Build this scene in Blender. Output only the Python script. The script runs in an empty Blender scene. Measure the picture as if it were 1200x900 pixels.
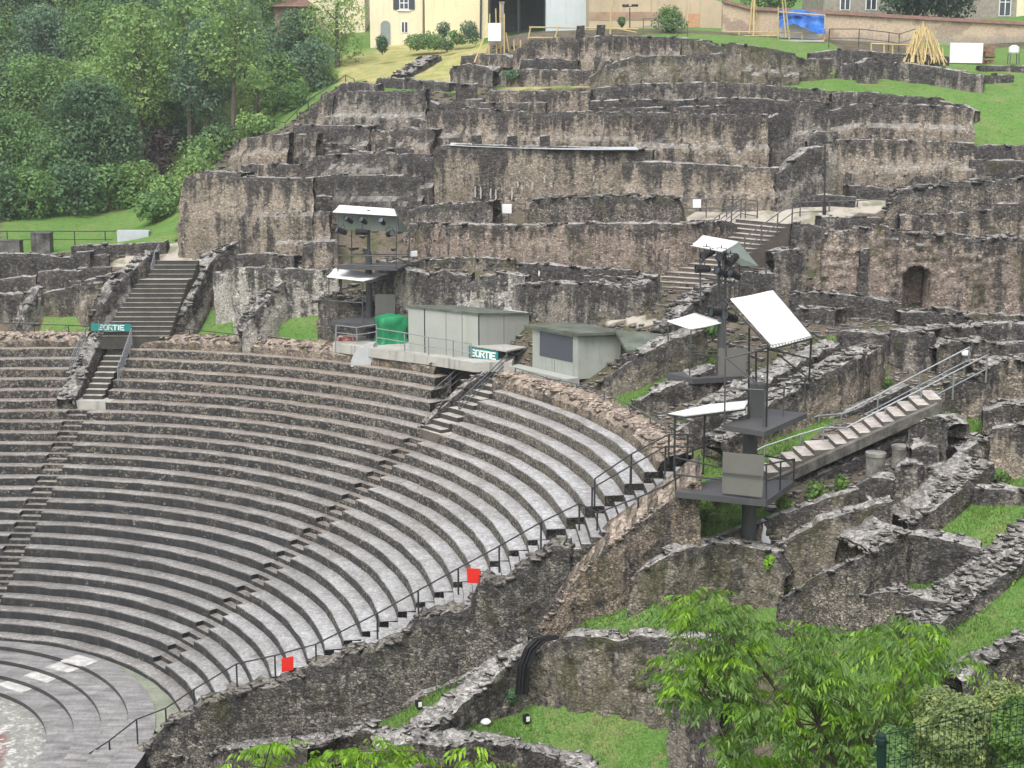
import bpy, math, random
import numpy as np
from mathutils import Vector
R = math.radians
scene = bpy.context.scene
col = scene.collection
random.seed(7)

# ------------------------------------------------------------------ camera geometry (survey of the place)
F, PIT, CZ = 1697.33, -0.18611, 22.683
OX, OY = -24.403, 47.387            # centre of the orchestra
CP, SP = math.cos(PIT), math.sin(PIT)
def ray(px, py):
    u = (px-600)/F; v = (450-py)/F
    return (u, CP-SP*v, SP+CP*v)
def atD(px, py, D):
    x, y, z = ray(px, py); s = D/y
    return (x*s, D, CZ+z*s)
def atZ(px, py, Z):
    x, y, z = ray(px, py); s = (Z-CZ)/z
    return (x*s, y*s, Z)
def projx(x, y, z):
    z -= CZ; w = y*CP+z*SP
    return 600+F*x/w, 450-F*(-y*SP+z*CP)/w
def row_r(i):
    k = i-1; return 13.2283+.6505*k+.0005*k*k
def row_z(i):
    k = i-1; return .6+.4*k+.0018*(k*k-24*k)
EA = R(-5.309); EN = (-math.sin(EA), math.cos(EA)); ET = (math.cos(EA), math.sin(EA)); EOFF = 4.812
def end_angle(r, off=EOFF):
    s = math.sqrt(max(r*r-off*off, .01)); x = EN[0]*off+ET[0]*s; y = EN[1]*off+ET[1]*s
    return math.atan2(y, x)
def pol(r, a, z=None):
    p = (OX+r*math.cos(a), OY+r*math.sin(a))
    return p if z is None else (p[0], p[1], z)
def ang_at(px, r, z, lo=-20, hi=125):
    best = None
    for k in range(600):
        a = R(lo+(hi-lo)*k/599); q = projx(*pol(r, a, z)); e = abs(q[0]-px)
        if best is None or e < best[0]: best = (e, a)
    return best[1]
AM, AL = R(38.684), R(83.854)

# ------------------------------------------------------------------ noise
def _h(i, j, k):
    n = (i*374761393 + j*668265263 + k*2147483647*3 + 1013904223) & 0xffffffff
    n = ((n ^ (n >> 13))*1274126177) & 0xffffffff
    n = ((n ^ (n >> 16))*2246822519) & 0xffffffff
    return ((n ^ (n >> 15)) & 0xffff)/65535.0
def vnoise(P):
    P = np.asarray(P, float); I = np.floor(P).astype(np.int64); f = P-I; f = f*f*(3-2*f)
    out = 0
    for a in (0, 1):
        for b in (0, 1):
            for c in (0, 1):
                w = (f[..., 0] if a else 1-f[..., 0])*(f[..., 1] if b else 1-f[..., 1])*(f[..., 2] if c else 1-f[..., 2])
                out = out+w*_h(I[..., 0]+a, I[..., 1]+b, I[..., 2]+c)
    return out*2-1
def fbm(P, o=3):
    P = np.asarray(P, float); s = 0; a = 1
    for k in range(o):
        s = s+a*vnoise(P*(2.03**k)+k*17.3); a *= .5
    return s/1.75
def cell(P):
    I = np.floor(np.asarray(P, float)).astype(np.int64)
    return _h(I[..., 0], I[..., 1], I[..., 2])*2-1

# ------------------------------------------------------------------ meshes and scene graph
def np_mesh(name, V, Q, attrs=None, smooth=False):
    V = np.asarray(V, np.float32); Q = np.asarray(Q, np.int32)
    me = bpy.data.meshes.new(name)
    n = Q.shape[1]
    me.vertices.add(len(V)); me.vertices.foreach_set('co', V.ravel())
    me.loops.add(Q.size); me.loops.foreach_set('vertex_index', Q.ravel())
    me.polygons.add(len(Q))
    me.polygons.foreach_set('loop_start', np.arange(0, Q.size, n, dtype=np.int32))
    me.polygons.foreach_set('loop_total', np.full(len(Q), n, np.int32))
    if smooth: me.polygons.foreach_set('use_smooth', np.ones(len(Q), bool))
    for k, a in (attrs or {}).items():
        at = me.attributes.new(k, 'FLOAT', 'POINT'); at.data.foreach_set('value', np.asarray(a, np.float32))
    me.update(calc_edges=True); me.validate()
    return me
ROOT = {}
def tag(o, label=None, cat=None, group=None, kind=None):
    if label: o['label'] = label; kind = kind or 'thing'
    if cat: o['category'] = cat
    if group: o['group'] = group
    if kind: o['kind'] = kind
    return o
def link(name, me, mat, parent=None):
    o = bpy.data.objects.new(name, me); col.objects.link(o)
    if mat is not None: me.materials.append(mat)
    if parent is not None:
        o.parent = parent; b = ROOT[parent]; ROOT[o] = b
        if b != (0, 0, 0):
            n = len(me.vertices); a = np.empty(n*3, np.float32); me.vertices.foreach_get('co', a)
            a = a.reshape(-1, 3)-np.array(b, np.float32); me.vertices.foreach_set('co', a.ravel()); me.update()
    else:
        ROOT[o] = (0, 0, 0)
    return o
def settle(o):
    """give a single-mesh thing its origin at the foot of the mesh"""
    me = o.data; n = len(me.vertices); a = np.empty(n*3, np.float32); me.vertices.foreach_get('co', a); a = a.reshape(-1, 3)
    c = np.array([a[:, 0].mean(), a[:, 1].mean(), a[:, 2].min()], np.float32)
    me.vertices.foreach_set('co', (a-c).ravel()); me.update(); o.location = c.tolist()
    ROOT[o] = tuple(float(v) for v in c)
    return o
def thing(name, label, cat, loc=(0, 0, 0), group=None):
    o = bpy.data.objects.new(name, None); col.objects.link(o); o.location = loc; o.empty_display_size = .3
    ROOT[o] = tuple(loc); return tag(o, label, cat, group)
def copy_tree(o, parent=None):
    c = o.copy(); col.objects.link(c)
    if parent is not None: c.parent = parent
    for ch in list(o.children): copy_tree(ch, c)
    return c
class MB:
    def __init__(s): s.v = []; s.f = []
    def add(s, vs, fs):
        b = len(s.v); s.v += [tuple(p) for p in vs]; s.f += [tuple(b+i for i in f) for f in fs]
    def box(s, c, d, rz=0, jit=0):
        x, y, z = d[0]/2, d[1]/2, d[2]/2; ca, sa = math.cos(rz), math.sin(rz); vs = []
        for k in (-1, 1):
            for j in (-1, 1):
                for i in (-1, 1):
                    px, py = i*x+random.uniform(-jit, jit), j*y+random.uniform(-jit, jit)
                    vs.append((c[0]+px*ca-py*sa, c[1]+px*sa+py*ca, c[2]+k*z+random.uniform(-jit, jit)))
        s.add(vs, [(0, 2, 3, 1), (4, 5, 7, 6), (0, 1, 5, 4), (1, 3, 7, 5), (3, 2, 6, 7), (2, 0, 4, 6)])
    def bar(s, a, b, r, n=6, r2=None):
        a, b = Vector(a), Vector(b); d = (b-a)
        if d.length < 1e-6: return
        d.normalize(); u = d.orthogonal().normalized(); w = d.cross(u); r2 = r if r2 is None else r2
        vs = [a+(u*math.cos(2*math.pi*i/n)+w*math.sin(2*math.pi*i/n))*r for i in range(n)]
        vs += [b+(u*math.cos(2*math.pi*i/n)+w*math.sin(2*math.pi*i/n))*r2 for i in range(n)]
        s.add(vs, [(i, (i+1) % n, n+(i+1) % n, n+i) for i in range(n)]+[tuple(range(n-1, -1, -1)), tuple(range(n, 2*n))])
    def flat(s, a, b, w, h):
        """rectangular section beam a-b, w wide horizontally, h high"""
        a, b = Vector(a), Vector(b); d = (b-a); d.normalize(); u = d.cross(Vector((0, 0, 1)))
        if u.length < 1e-4: u = Vector((1, 0, 0))
        u.normalize(); v = u.cross(d); vs = []
        for p in (a, b):
            for i, j in ((-1, -1), (1, -1), (1, 1), (-1, 1)): vs.append(p+u*i*w/2+v*j*h/2)
        s.add(vs, [(0, 1, 2, 3), (7, 6, 5, 4), (0, 4, 5, 1), (1, 5, 6, 2), (2, 6, 7, 3), (3, 7, 4, 0)])
    def tube(s, pts, r, n=6):
        for a, b in zip(pts, pts[1:]): s.bar(a, b, r, n)
    def slab(s, poly, t, down=True):
        """polygon (3D points) thickened by t straight down"""
        n = len(poly); lo = [(p[0], p[1], p[2]-t) for p in poly]
        s.add(list(poly)+lo, [tuple(range(n)), tuple(range(2*n-1, n-1, -1))]+[(i, n+i, n+(i+1) % n, (i+1) % n) for i in range(n)])
    def thick(s, poly, t):
        """polygon thickened along its own normal"""
        P = [Vector(p) for p in poly]; nn = (P[1]-P[0]).cross(P[2]-P[0]).normalized()*t; n = len(P)
        s.add(P+[p-nn for p in P], [tuple(range(n)), tuple(range(2*n-1, n-1, -1))]+[(i, n+i, n+(i+1) % n, (i+1) % n) for i in range(n)])
    def lathe(s, c, prof, n=14, jit=0):
        vs = []
        for r, z in prof:
            for i in range(n):
                rr = r*(1+random.uniform(-jit, jit)); vs.append((c[0]+rr*math.cos(2*math.pi*i/n), c[1]+rr*math.sin(2*math.pi*i/n), c[2]+z))
        m = len(prof)
        fs = [(j*n+i, j*n+(i+1) % n, (j+1)*n+(i+1) % n, (j+1)*n+i) for j in range(m-1) for i in range(n)]
        fs += [tuple(range(n-1, -1, -1)), tuple((m-1)*n+i for i in range(n))]
        s.add(vs, fs)
    def stone(s, c, d):
        self = s; rz = random.uniform(0, 6.28); self.box(c, d, rz, min(d)*.22)
    def obj(s, name, mat, parent=None, smooth=False):
        me = bpy.data.meshes.new(name); me.from_pydata([tuple(p) for p in s.v], [], s.f); me.update()
        if smooth: me.polygons.foreach_set('use_smooth', [True]*len(me.polygons))
        return link(name, me, mat, parent)

# ------------------------------------------------------------------ materials
MATS = {}
class NT:
    def __init__(s, name, rough=.9, spec=.25):
        s.m = bpy.data.materials.new(name); s.m.use_nodes = True; s.t = s.m.node_tree; s.b = s.t.nodes['Principled BSDF']
        s.b.inputs['Roughness'].default_value = rough; s.b.inputs['Specular IOR Level'].default_value = spec; MATS[name] = s.m
    def n(s, typ, **kw):
        x = s.t.nodes.new(typ)
        for k, v in kw.items(): setattr(x, k, v)
        return x
    def l(s, a, b): s.t.links.new(a, b)
    def pos(s, sc=(1, 1, 1)):
        g = s.n('ShaderNodeNewGeometry'); m = s.n('ShaderNodeVectorMath', operation='MULTIPLY'); s.l(g.outputs['Position'], m.inputs[0]); m.inputs[1].default_value = sc
        return m.outputs[0]
    def noise(s, vec, scale, det=3, rough=.55):
        x = s.n('ShaderNodeTexNoise'); x.inputs['Scale'].default_value = scale; x.inputs['Detail'].default_value = det; x.inputs['Roughness'].default_value = rough
        s.l(vec, x.inputs['Vector']); return x.outputs['Fac']
    def voro(s, vec, scale, feat='F1', rnd=1.0):
        x = s.n('ShaderNodeTexVoronoi', feature=feat); x.inputs['Scale'].default_value = scale; x.inputs['Randomness'].default_value = rnd
        s.l(vec, x.inputs['Vector']); return x
    def ramp(s, fac, stops, interp='LINEAR'):
        r = s.n('ShaderNodeValToRGB'); r.color_ramp.interpolation = interp; e = r.color_ramp.elements
        while len(e) < len(stops): e.new(.5)
        for k, (p, c) in enumerate(stops):
            e[k].position = p; e[k].color = (c if isinstance(c, tuple) else (c, c, c))+(1,) if not (isinstance(c, tuple) and len(c) == 4) else c
        s.l(fac, r.inputs[0]); return r.outputs[0]
    def mix(s, fac, a, b, typ='MIX'):
        x = s.n('ShaderNodeMix', data_type='RGBA', blend_type=typ)
        for sock, v in ((x.inputs[0], fac), (x.inputs[6], a), (x.inputs[7], b)):
            if isinstance(v, (int, float)): sock.default_value = v
            elif isinstance(v, tuple): sock.default_value = v+(1,)
            else: s.l(v, sock)
        return x.outputs[2]
    def math(s, op, a, b=None, clamp=False):
        x = s.n('ShaderNodeMath', operation=op, use_clamp=clamp)
        for sock, v in zip(x.inputs, (a, b)):
            if v is None: continue
            if isinstance(v, (int, float)): sock.default_value = v
            else: s.l(v, sock)
        return x.outputs[0]
    def mr(s, v, a, b, c=0, d=1):
        x = s.n('ShaderNodeMapRange'); x.interpolation_type = 'SMOOTHSTEP'; s.l(v, x.inputs[0])
        for k, q in enumerate((a, b, c, d)): x.inputs[k+1].default_value = q
        return x.outputs[0]
    def attr(s, name):
        a = s.n('ShaderNodeAttribute'); a.attribute_name = name; return a.outputs['Fac']
    def up(s):
        g = s.n('ShaderNodeNewGeometry'); x = s.n('ShaderNodeSeparateXYZ'); s.l(g.outputs['True Normal'], x.inputs[0]); return x.outputs[2]
    def bump(s, h, st=.5, dist=.05):
        b = s.n('ShaderNodeBump'); b.inputs['Strength'].default_value = st; b.inputs['Distance'].default_value = dist
        s.l(h, b.inputs['Height']); s.l(b.outputs[0], s.b.inputs['Normal'])
    def col(s, c): s.l(c, s.b.inputs['Base Color'])

def plain(name, c, rough=.6, var=.12, sc=1.5, metal=0, spec=.3, dirt=None):
    m = NT(name, rough, spec); p = m.pos(); n1 = m.noise(p, sc, 4); n2 = m.noise(p, sc*9, 2)
    f = m.math('ADD', m.math('MULTIPLY', n1, .7), m.math('MULTIPLY', n2, .3))
    lo = tuple(x*(1-var*1.6) for x in c); hi = tuple(min(1, x*(1+var)) for x in c)
    cc = m.ramp(f, [(.3, lo), (.7, hi)])
    if dirt:
        st = m.noise(m.pos((1.6, 1.6, .16)), 2.2, 4); cc = m.mix(m.mr(st, .52, .72, 0, .75), cc, dirt)
    m.col(cc); m.b.inputs['Metallic'].default_value = metal
    m.bump(n2, .12, .02); return m.m

def ruin_mat(name, c1, c2, c3, mortar, dark=.5, topd=.8, streak=.8, moss=.15, sc=6.0, topc=(.40, .382, .36), flat=1.7, crest=.5):
    """rubble masonry: small stones in mortar, black lichen along the crest and in vertical streaks, moss"""
    m = NT(name, .95, .12)
    p = m.pos((1, 1, flat)); wob = m.n('ShaderNodeTexNoise'); wob.inputs['Scale'].default_value = 2.3; m.l(p, wob.inputs['Vector'])
    ws = m.n('ShaderNodeVectorMath', operation='SCALE'); ws.inputs['Scale'].default_value = .16; m.l(wob.outputs['Color'], ws.inputs[0])
    pw = m.n('ShaderNodeVectorMath', operation='ADD'); m.l(p, pw.inputs[0]); m.l(ws.outputs[0], pw.inputs[1]); pv = pw.outputs[0]
    v = m.voro(pv, sc); sm = m.voro(pv, sc, 'SMOOTH_F1') if False else None; e = m.voro(pv, sc, 'DISTANCE_TO_EDGE'); v2 = m.voro(pv, sc*2.1)
    sepc = m.n('ShaderNodeSeparateColor'); m.l(v.outputs['Color'], sepc.inputs[0]); sep2 = m.n('ShaderNodeSeparateColor'); m.l(v2.outputs['Color'], sep2.inputs[0])
    big = m.noise(m.pos(), .32, 4, .6); fine = m.noise(m.pos(), 10, 4, .75)
    stone = m.ramp(sepc.outputs[0], [(0, c1), (.3, c2), (.62, c3), (.8, tuple(min(.7, x*1.22) for x in c2)), (1, tuple(x*.45 for x in c1))])
    stone = m.mix(m.mr(big, .40, .62, 0, .5), stone, c3)
    stone = m.mix(1.0, stone, m.ramp(sep2.outputs[0], [(0, .62), (.75, 1.05), (1, 1.4)]), 'MULTIPLY')
    stone = m.mix(1.0, stone, m.ramp(fine, [(.25, .6), (.75, 1.35)]), 'MULTIPLY')
    edge = m.mr(m.math('ADD', e.outputs['Distance'], m.math('MULTIPLY', m.math('SUBTRACT', fine, .5), .10)), .0, .10)
    jo = m.mix(m.mr(m.noise(m.pos(), 1.1, 4), .4, .6), tuple(x*.30 for x in mortar), tuple(x*.80 for x in mortar))
    c = m.mix(m.math('ADD', m.math('MULTIPLY', edge, .9), .1), jo, stone)
    dt = m.attr('dtop')
    st = m.noise(m.pos((1.5, 1.5, .10)), 1.25, 4, .62); st2 = m.noise(m.pos((1, 1, .35)), 3.4, 4, .65); st3 = m.noise(m.pos((1, 1, .22)), .5, 3, .6)
    topf = m.math('MAXIMUM', m.math('SUBTRACT', 1.0, m.math('DIVIDE', dt, topd)), -.30)
    k = m.math('ADD', m.math('MULTIPLY', topf, crest), m.math('ADD', m.math('MULTIPLY', m.math('SUBTRACT', st, .5), 3.6*streak), m.math('ADD', m.math('MULTIPLY', m.math('SUBTRACT', st2, .5), 1.7), m.math('MULTIPLY', m.math('SUBTRACT', st3, .5), 2.2*streak))))
    k = m.math('ADD', k, m.math('MULTIPLY', m.math('SUBTRACT', sepc.outputs[2], .5), .35))
    k = m.mr(m.math('ADD', k, dark-.5), -.17, .44)
    dk = m.mix(sepc.outputs[1], (.030, .029, .030), (.085, .078, .076)); dk = m.mix(1.0, dk, m.ramp(sep2.outputs[1], [(0, .6), (.8, 1.1), (1, 2.6)]), 'MULTIPLY')
    c = m.mix(m.math('MULTIPLY', k, .93), c, dk)
    mo = m.mr(m.noise(m.pos((1, 1, .7)), .9, 5, .65), .62-moss*.4, .76-moss*.3)
    c = m.mix(m.math('MULTIPLY', mo, .55), c, m.mix(fine, (.03, .042, .012), (.095, .085, .035)))
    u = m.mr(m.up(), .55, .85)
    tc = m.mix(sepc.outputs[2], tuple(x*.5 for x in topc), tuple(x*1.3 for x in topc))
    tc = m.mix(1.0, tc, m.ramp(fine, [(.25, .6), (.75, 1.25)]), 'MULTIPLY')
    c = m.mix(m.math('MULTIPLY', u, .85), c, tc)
    m.col(c)
    h = m.math('ADD', m.math('MULTIPLY', edge, .6), m.math('ADD', m.math('MULTIPLY', fine, .6), m.math('MULTIPLY', sepc.outputs[0], .5)))
    m.bump(h, .8, .06); return m.m

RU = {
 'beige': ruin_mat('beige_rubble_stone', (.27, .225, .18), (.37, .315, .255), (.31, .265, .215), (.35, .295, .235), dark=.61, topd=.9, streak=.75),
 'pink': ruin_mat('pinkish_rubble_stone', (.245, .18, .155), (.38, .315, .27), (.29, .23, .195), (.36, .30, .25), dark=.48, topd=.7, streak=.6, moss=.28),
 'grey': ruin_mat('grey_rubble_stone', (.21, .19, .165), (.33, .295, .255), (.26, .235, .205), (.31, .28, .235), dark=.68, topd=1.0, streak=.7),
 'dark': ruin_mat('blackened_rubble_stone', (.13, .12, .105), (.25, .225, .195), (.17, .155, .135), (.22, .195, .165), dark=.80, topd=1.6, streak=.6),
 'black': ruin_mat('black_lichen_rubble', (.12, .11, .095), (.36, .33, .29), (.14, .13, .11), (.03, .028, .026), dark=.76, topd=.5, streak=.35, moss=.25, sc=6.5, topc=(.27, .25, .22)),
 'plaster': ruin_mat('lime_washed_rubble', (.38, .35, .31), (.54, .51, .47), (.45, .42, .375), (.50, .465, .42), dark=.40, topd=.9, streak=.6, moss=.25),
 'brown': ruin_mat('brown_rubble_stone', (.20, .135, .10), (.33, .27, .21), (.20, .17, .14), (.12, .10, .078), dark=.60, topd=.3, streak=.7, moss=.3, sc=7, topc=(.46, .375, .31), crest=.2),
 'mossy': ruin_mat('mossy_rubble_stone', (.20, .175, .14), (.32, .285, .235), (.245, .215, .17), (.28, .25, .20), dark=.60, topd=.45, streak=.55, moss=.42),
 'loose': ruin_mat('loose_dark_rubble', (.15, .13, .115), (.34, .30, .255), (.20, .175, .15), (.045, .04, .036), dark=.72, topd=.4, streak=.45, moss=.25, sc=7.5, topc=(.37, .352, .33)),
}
def seat_mat():
    m = NT('seat_stone', .5, .5)
    p = m.pos((1, 1, 1.2)); v = m.voro(p, 9); e = m.voro(p, 9, 'DISTANCE_TO_EDGE'); sc = m.n('ShaderNodeSeparateColor'); m.l(v.outputs['Color'], sc.inputs[0])
    fine = m.noise(m.pos(), 12, 4, .75); big = m.noise(m.pos(), .45, 4, .6); up = m.attr('upper'); cl = m.attr('paler')
    edge = m.mr(e.outputs['Distance'], .02, .14)
    # risers: black lichen with pale stones showing through, more of them high up
    st = m.noise(m.pos((1, 1, .5)), 1.3, 4, .65)
    amt = m.math('ADD', m.math('MULTIPLY', up, .62), m.math('ADD', m.math('MULTIPLY', m.math('SUBTRACT', st, .5), 1.3), m.math('ADD', m.math('MULTIPLY', cl, .30), -.16)))
    show = m.mr(m.math('SUBTRACT', amt, m.math('MULTIPLY', sc.outputs[0], .9)), -.34, .22)
    stone = m.mix(sc.outputs[1], (.115, .098, .078), (.28, .245, .20)); stone = m.mix(1.0, stone, m.ramp(fine, [(.3, .5), (.7, 1.3)]), 'MULTIPLY')
    gri = m.mix(m.mr(m.noise(m.pos((1, 1, .35)), 2.6, 5, .7), .42, .66), m.mix(fine, (.006, .007, .009), (.022, .022, .025)), m.mix(fine, (.018, .018, .018), (.055, .052, .05)))
    ris = m.mix(m.math('MULTIPLY', show, edge), gri, stone)
    ris = m.mix(m.mr(m.noise(m.pos(), 1.7, 4), .6, .75, 0, .35), ris, (.045, .055, .025))
    tr = m.mix(up, m.mix(m.mr(big, .35, .65), (.20, .19, .18), (.29, .28, .27)), m.mix(m.mr(big, .35, .65), (.245, .20, .165), (.30, .26, .22)))
    tr = m.mix(cl, tr, m.mix(m.mr(big, .35, .65), (.35, .345, .345), (.45, .45, .46)))  # treads turn paler by angle towards the right end
    tr = m.mix(m.math('MULTIPLY', m.mr(m.noise(m.pos(), 2.0, 5, .7), .48, .75), .6), tr, (.14, .125, .11))
    tr = m.mix(1.0, tr, m.ramp(fine, [(.3, .6), (.7, 1.28)]), 'MULTIPLY')
    tr = m.mix(1.0, tr, m.ramp(sc.outputs[2], [(0, .72), (.7, 1.05), (1, 1.3)]), 'MULTIPLY')
    tr = m.mix(m.mr(m.noise(m.pos(), 6, 2), .66, .72, 0, .5), tr, (.62, .61, .58))
    tr = m.mix(m.mr(m.noise(m.pos((1, 1, 3)), 1.1, 5, .75), .58, .72, 0, .5), tr, (.12, .125, .085))
    u = m.mr(m.up(), .4, .7); m.col(m.mix(u, ris, tr))
    rr = m.mix(u, (.9, .9, .9), m.ramp(m.noise(m.pos(), 1.3, 4), [(.35, .30), (.65, .6)])); sep = m.n('ShaderNodeSeparateColor'); m.l(rr, sep.inputs[0]); m.l(sep.outputs[0], m.b.inputs['Roughness'])
    m.bump(m.math('ADD', m.math('MULTIPLY', edge, .5), fine), .7, .03); return m.m
SEAT = seat_mat()
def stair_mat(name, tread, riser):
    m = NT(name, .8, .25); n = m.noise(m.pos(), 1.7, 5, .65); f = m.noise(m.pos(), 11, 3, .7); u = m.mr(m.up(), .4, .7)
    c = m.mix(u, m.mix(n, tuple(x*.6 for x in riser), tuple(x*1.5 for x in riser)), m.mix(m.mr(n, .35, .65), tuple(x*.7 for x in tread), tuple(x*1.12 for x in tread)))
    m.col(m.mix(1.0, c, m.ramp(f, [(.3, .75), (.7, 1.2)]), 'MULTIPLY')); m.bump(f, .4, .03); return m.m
def ground_mat():
    m = NT('ground_cover', .95, .12); g = m.attr('grass'); dry = m.attr('dry'); path = m.attr('path'); wood = m.attr('wood')
    n1 = m.noise(m.pos(), 1.1, 5, .6); n2 = m.noise(m.pos(), 14, 3, .75); n3 = m.noise(m.pos(), .25, 4, .6)
    gr = m.mix(n1, (.088, .165, .040), (.155, .272, .070)); gr = m.mix(m.mr(m.noise(m.pos(), .6, 5, .7), .5, .68, 0, .7), gr, (.20, .225, .085)); gr = m.mix(m.mr(n3, .5, .62, 0, .55), gr, (.085, .20, .036))
    gr = m.mix(m.mr(m.noise(m.pos(), 1.6, 5, .7), .56, .70, 0, .75), gr, (.21, .185, .10)); gr = m.mix(m.mr(m.noise(m.pos(), 3.1, 4), .55, .66, 0, .6), gr, (.055, .12, .025))
    gr = m.mix(dry, gr, m.mix(m.mr(n1, .35, .65), (.26, .29, .095), (.42, .36, .17)))
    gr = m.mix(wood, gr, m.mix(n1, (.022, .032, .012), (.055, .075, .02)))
    gr = m.mix(1.0, gr, m.ramp(n2, [(.3, .55), (.7, 1.35)]), 'MULTIPLY')
    so = m.mix(n1, (.085, .068, .05), (.20, .165, .13)); so = m.mix(m.mr(m.noise(m.pos(), .8, 5, .7), .46, .6, 0, .75), so, (.06, .075, .025)); so = m.mix(m.mr(m.noise(m.pos(), 3.3, 4), .55, .65, 0, .6), so, (.05, .046, .042))
    so = m.mix(1.0, so, m.ramp(n2, [(.3, .5), (.7, 1.4)]), 'MULTIPLY')
    ed = m.math('ADD', g, m.math('MULTIPLY', m.math('SUBTRACT', m.noise(m.pos(), 3, 4), .5), .9))
    c = m.mix(m.mr(ed, .30, .62), so, gr)
    pa = m.mix(n1, (.34, .30, .25), (.50, .46, .41)); pa = m.mix(m.mr(m.noise(m.pos(), .7, 5, .7), .5, .62, 0, .7), pa, (.17, .18, .10)); c = m.mix(m.mr(path, .3, .7), c, pa)
    m.col(c); m.bump(n2, .8, .07); return m.m
GROUND = ground_mat()
def leaf_mat(name, c, trans=.25, rough=.55):
    m = NT(name, rough, .3); v = m.attr('lv')
    m.col(m.ramp(v, [(0, tuple(x*.5 for x in c)), (.5, c), (1, (c[0]*1.9, c[1]*1.55, c[2]*1.3))]))
    tr = m.n('ShaderNodeBsdfTranslucent'); m.l(m.ramp(v, [(0, tuple(x*.7 for x in c)), (1, (c[0]*2, c[1]*1.7, c[2]))]), tr.inputs[0])
    mx = m.n('ShaderNodeMixShader'); mx.inputs[0].default_value = trans; m.l(m.b.outputs[0], mx.inputs[1]); m.l(tr.outputs[0], mx.inputs[2])
    m.l(mx.outputs[0], m.t.nodes['Material Output'].inputs[0]); return m.m
STEEL = plain('grey_painted_steel', (.10, .105, .11), .5, .2, 3)
DSTEEL = plain('dark_steel', (.032, .033, .037), .55, .2, 3)
GALV = plain('galvanised_steel', (.25, .265, .28), .45, .15, 4, .3)
CONC = plain('pale_concrete', (.40, .39, .36), .85, .15, 1.2, dirt=(.2, .19, .17))
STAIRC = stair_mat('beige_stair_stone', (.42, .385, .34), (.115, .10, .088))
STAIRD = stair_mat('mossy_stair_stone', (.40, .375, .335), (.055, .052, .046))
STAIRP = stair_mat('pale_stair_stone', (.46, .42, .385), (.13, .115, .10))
WHITE = plain('white_membrane', (.72, .72, .715), .55, .07, .8, dirt=(.60, .60, .58))
WHITEP = plain('white_paint', (.80, .80, .79), .6, .05, 2)
HUTG = plain('pale_green_grey_panel', (.35, .36, .33), .7, .06, .7, dirt=(.30, .33, .29))
HUTM = plain('mottled_grey_panel', (.335, .355, .32), .75, .10, 1.1, dirt=(.22, .25, .23))
ROOFM = plain('mossy_roof_felt', (.115, .13, .105), .9, .4, 1.2)
TOWG = plain('tower_grey_paint', (.075, .075, .08), .5, .12, 1.2, dirt=(.085, .085, .09))
TOWP = plain('tower_panel_paint', (.15, .145, .135), .6, .08, 1.2, dirt=(.16, .155, .15))
CANVAS = plain('grey_green_canvas', (.17, .20, .18), .8, .1, 2)
RED = plain('red_sign_paint', (.72, .03, .022), .5, .06, 3)
TEAL = plain('teal_sign_paint', (.018, .20, .19), .5, .1, 3)
TARPG = plain('green_tarpaulin', (.015, .21, .085), .45, .15, 2)
TARPB = plain('blue_tarpaulin', (.025, .14, .50), .5, .5, 1.2)
WOOD = plain('raw_timber', (.52, .40, .19), .75, .12, 3)
BLACK = plain('black_rubber', (.012, .012, .014), .45, .2, 4)
BARK = plain('grey_bark', (.12, .10, .08), .95, .3, 5)
CREAM = plain('cream_render', (.74, .66, .47), .9, .05, .5, dirt=(.62, .55, .40))
CREAM2 = plain('yellow_render', (.80, .69, .45), .9, .05, .5, dirt=(.68, .58, .38))
OCHRE = plain('ochre_render', (.48, .38, .27), .9, .10, .4, dirt=(.36, .28, .20))
PGREY = plain('pale_blue_grey_render', (.52, .56, .60), .85, .06, .5, dirt=(.42, .46, .50))
HSTONE = plain('house_stone', (.30, .27, .23), .9, .25, 3)
TILE = plain('clay_roof_tile', (.17, .10, .075), .85, .25, 2)
GLASS = plain('window_glass', (.05, .06, .08), .12, .3, 2, spec=.6)
SHUT = plain('dark_shutter_paint', (.055, .065, .085), .6, .15, 3)
DARKIN = plain('dark_shed_boarding', (.05, .055, .06), .8, .25, 1)
CYAN = plain('pale_sheet', (.46, .49, .52), .4, .08, 2)
MARBLE = None
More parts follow.
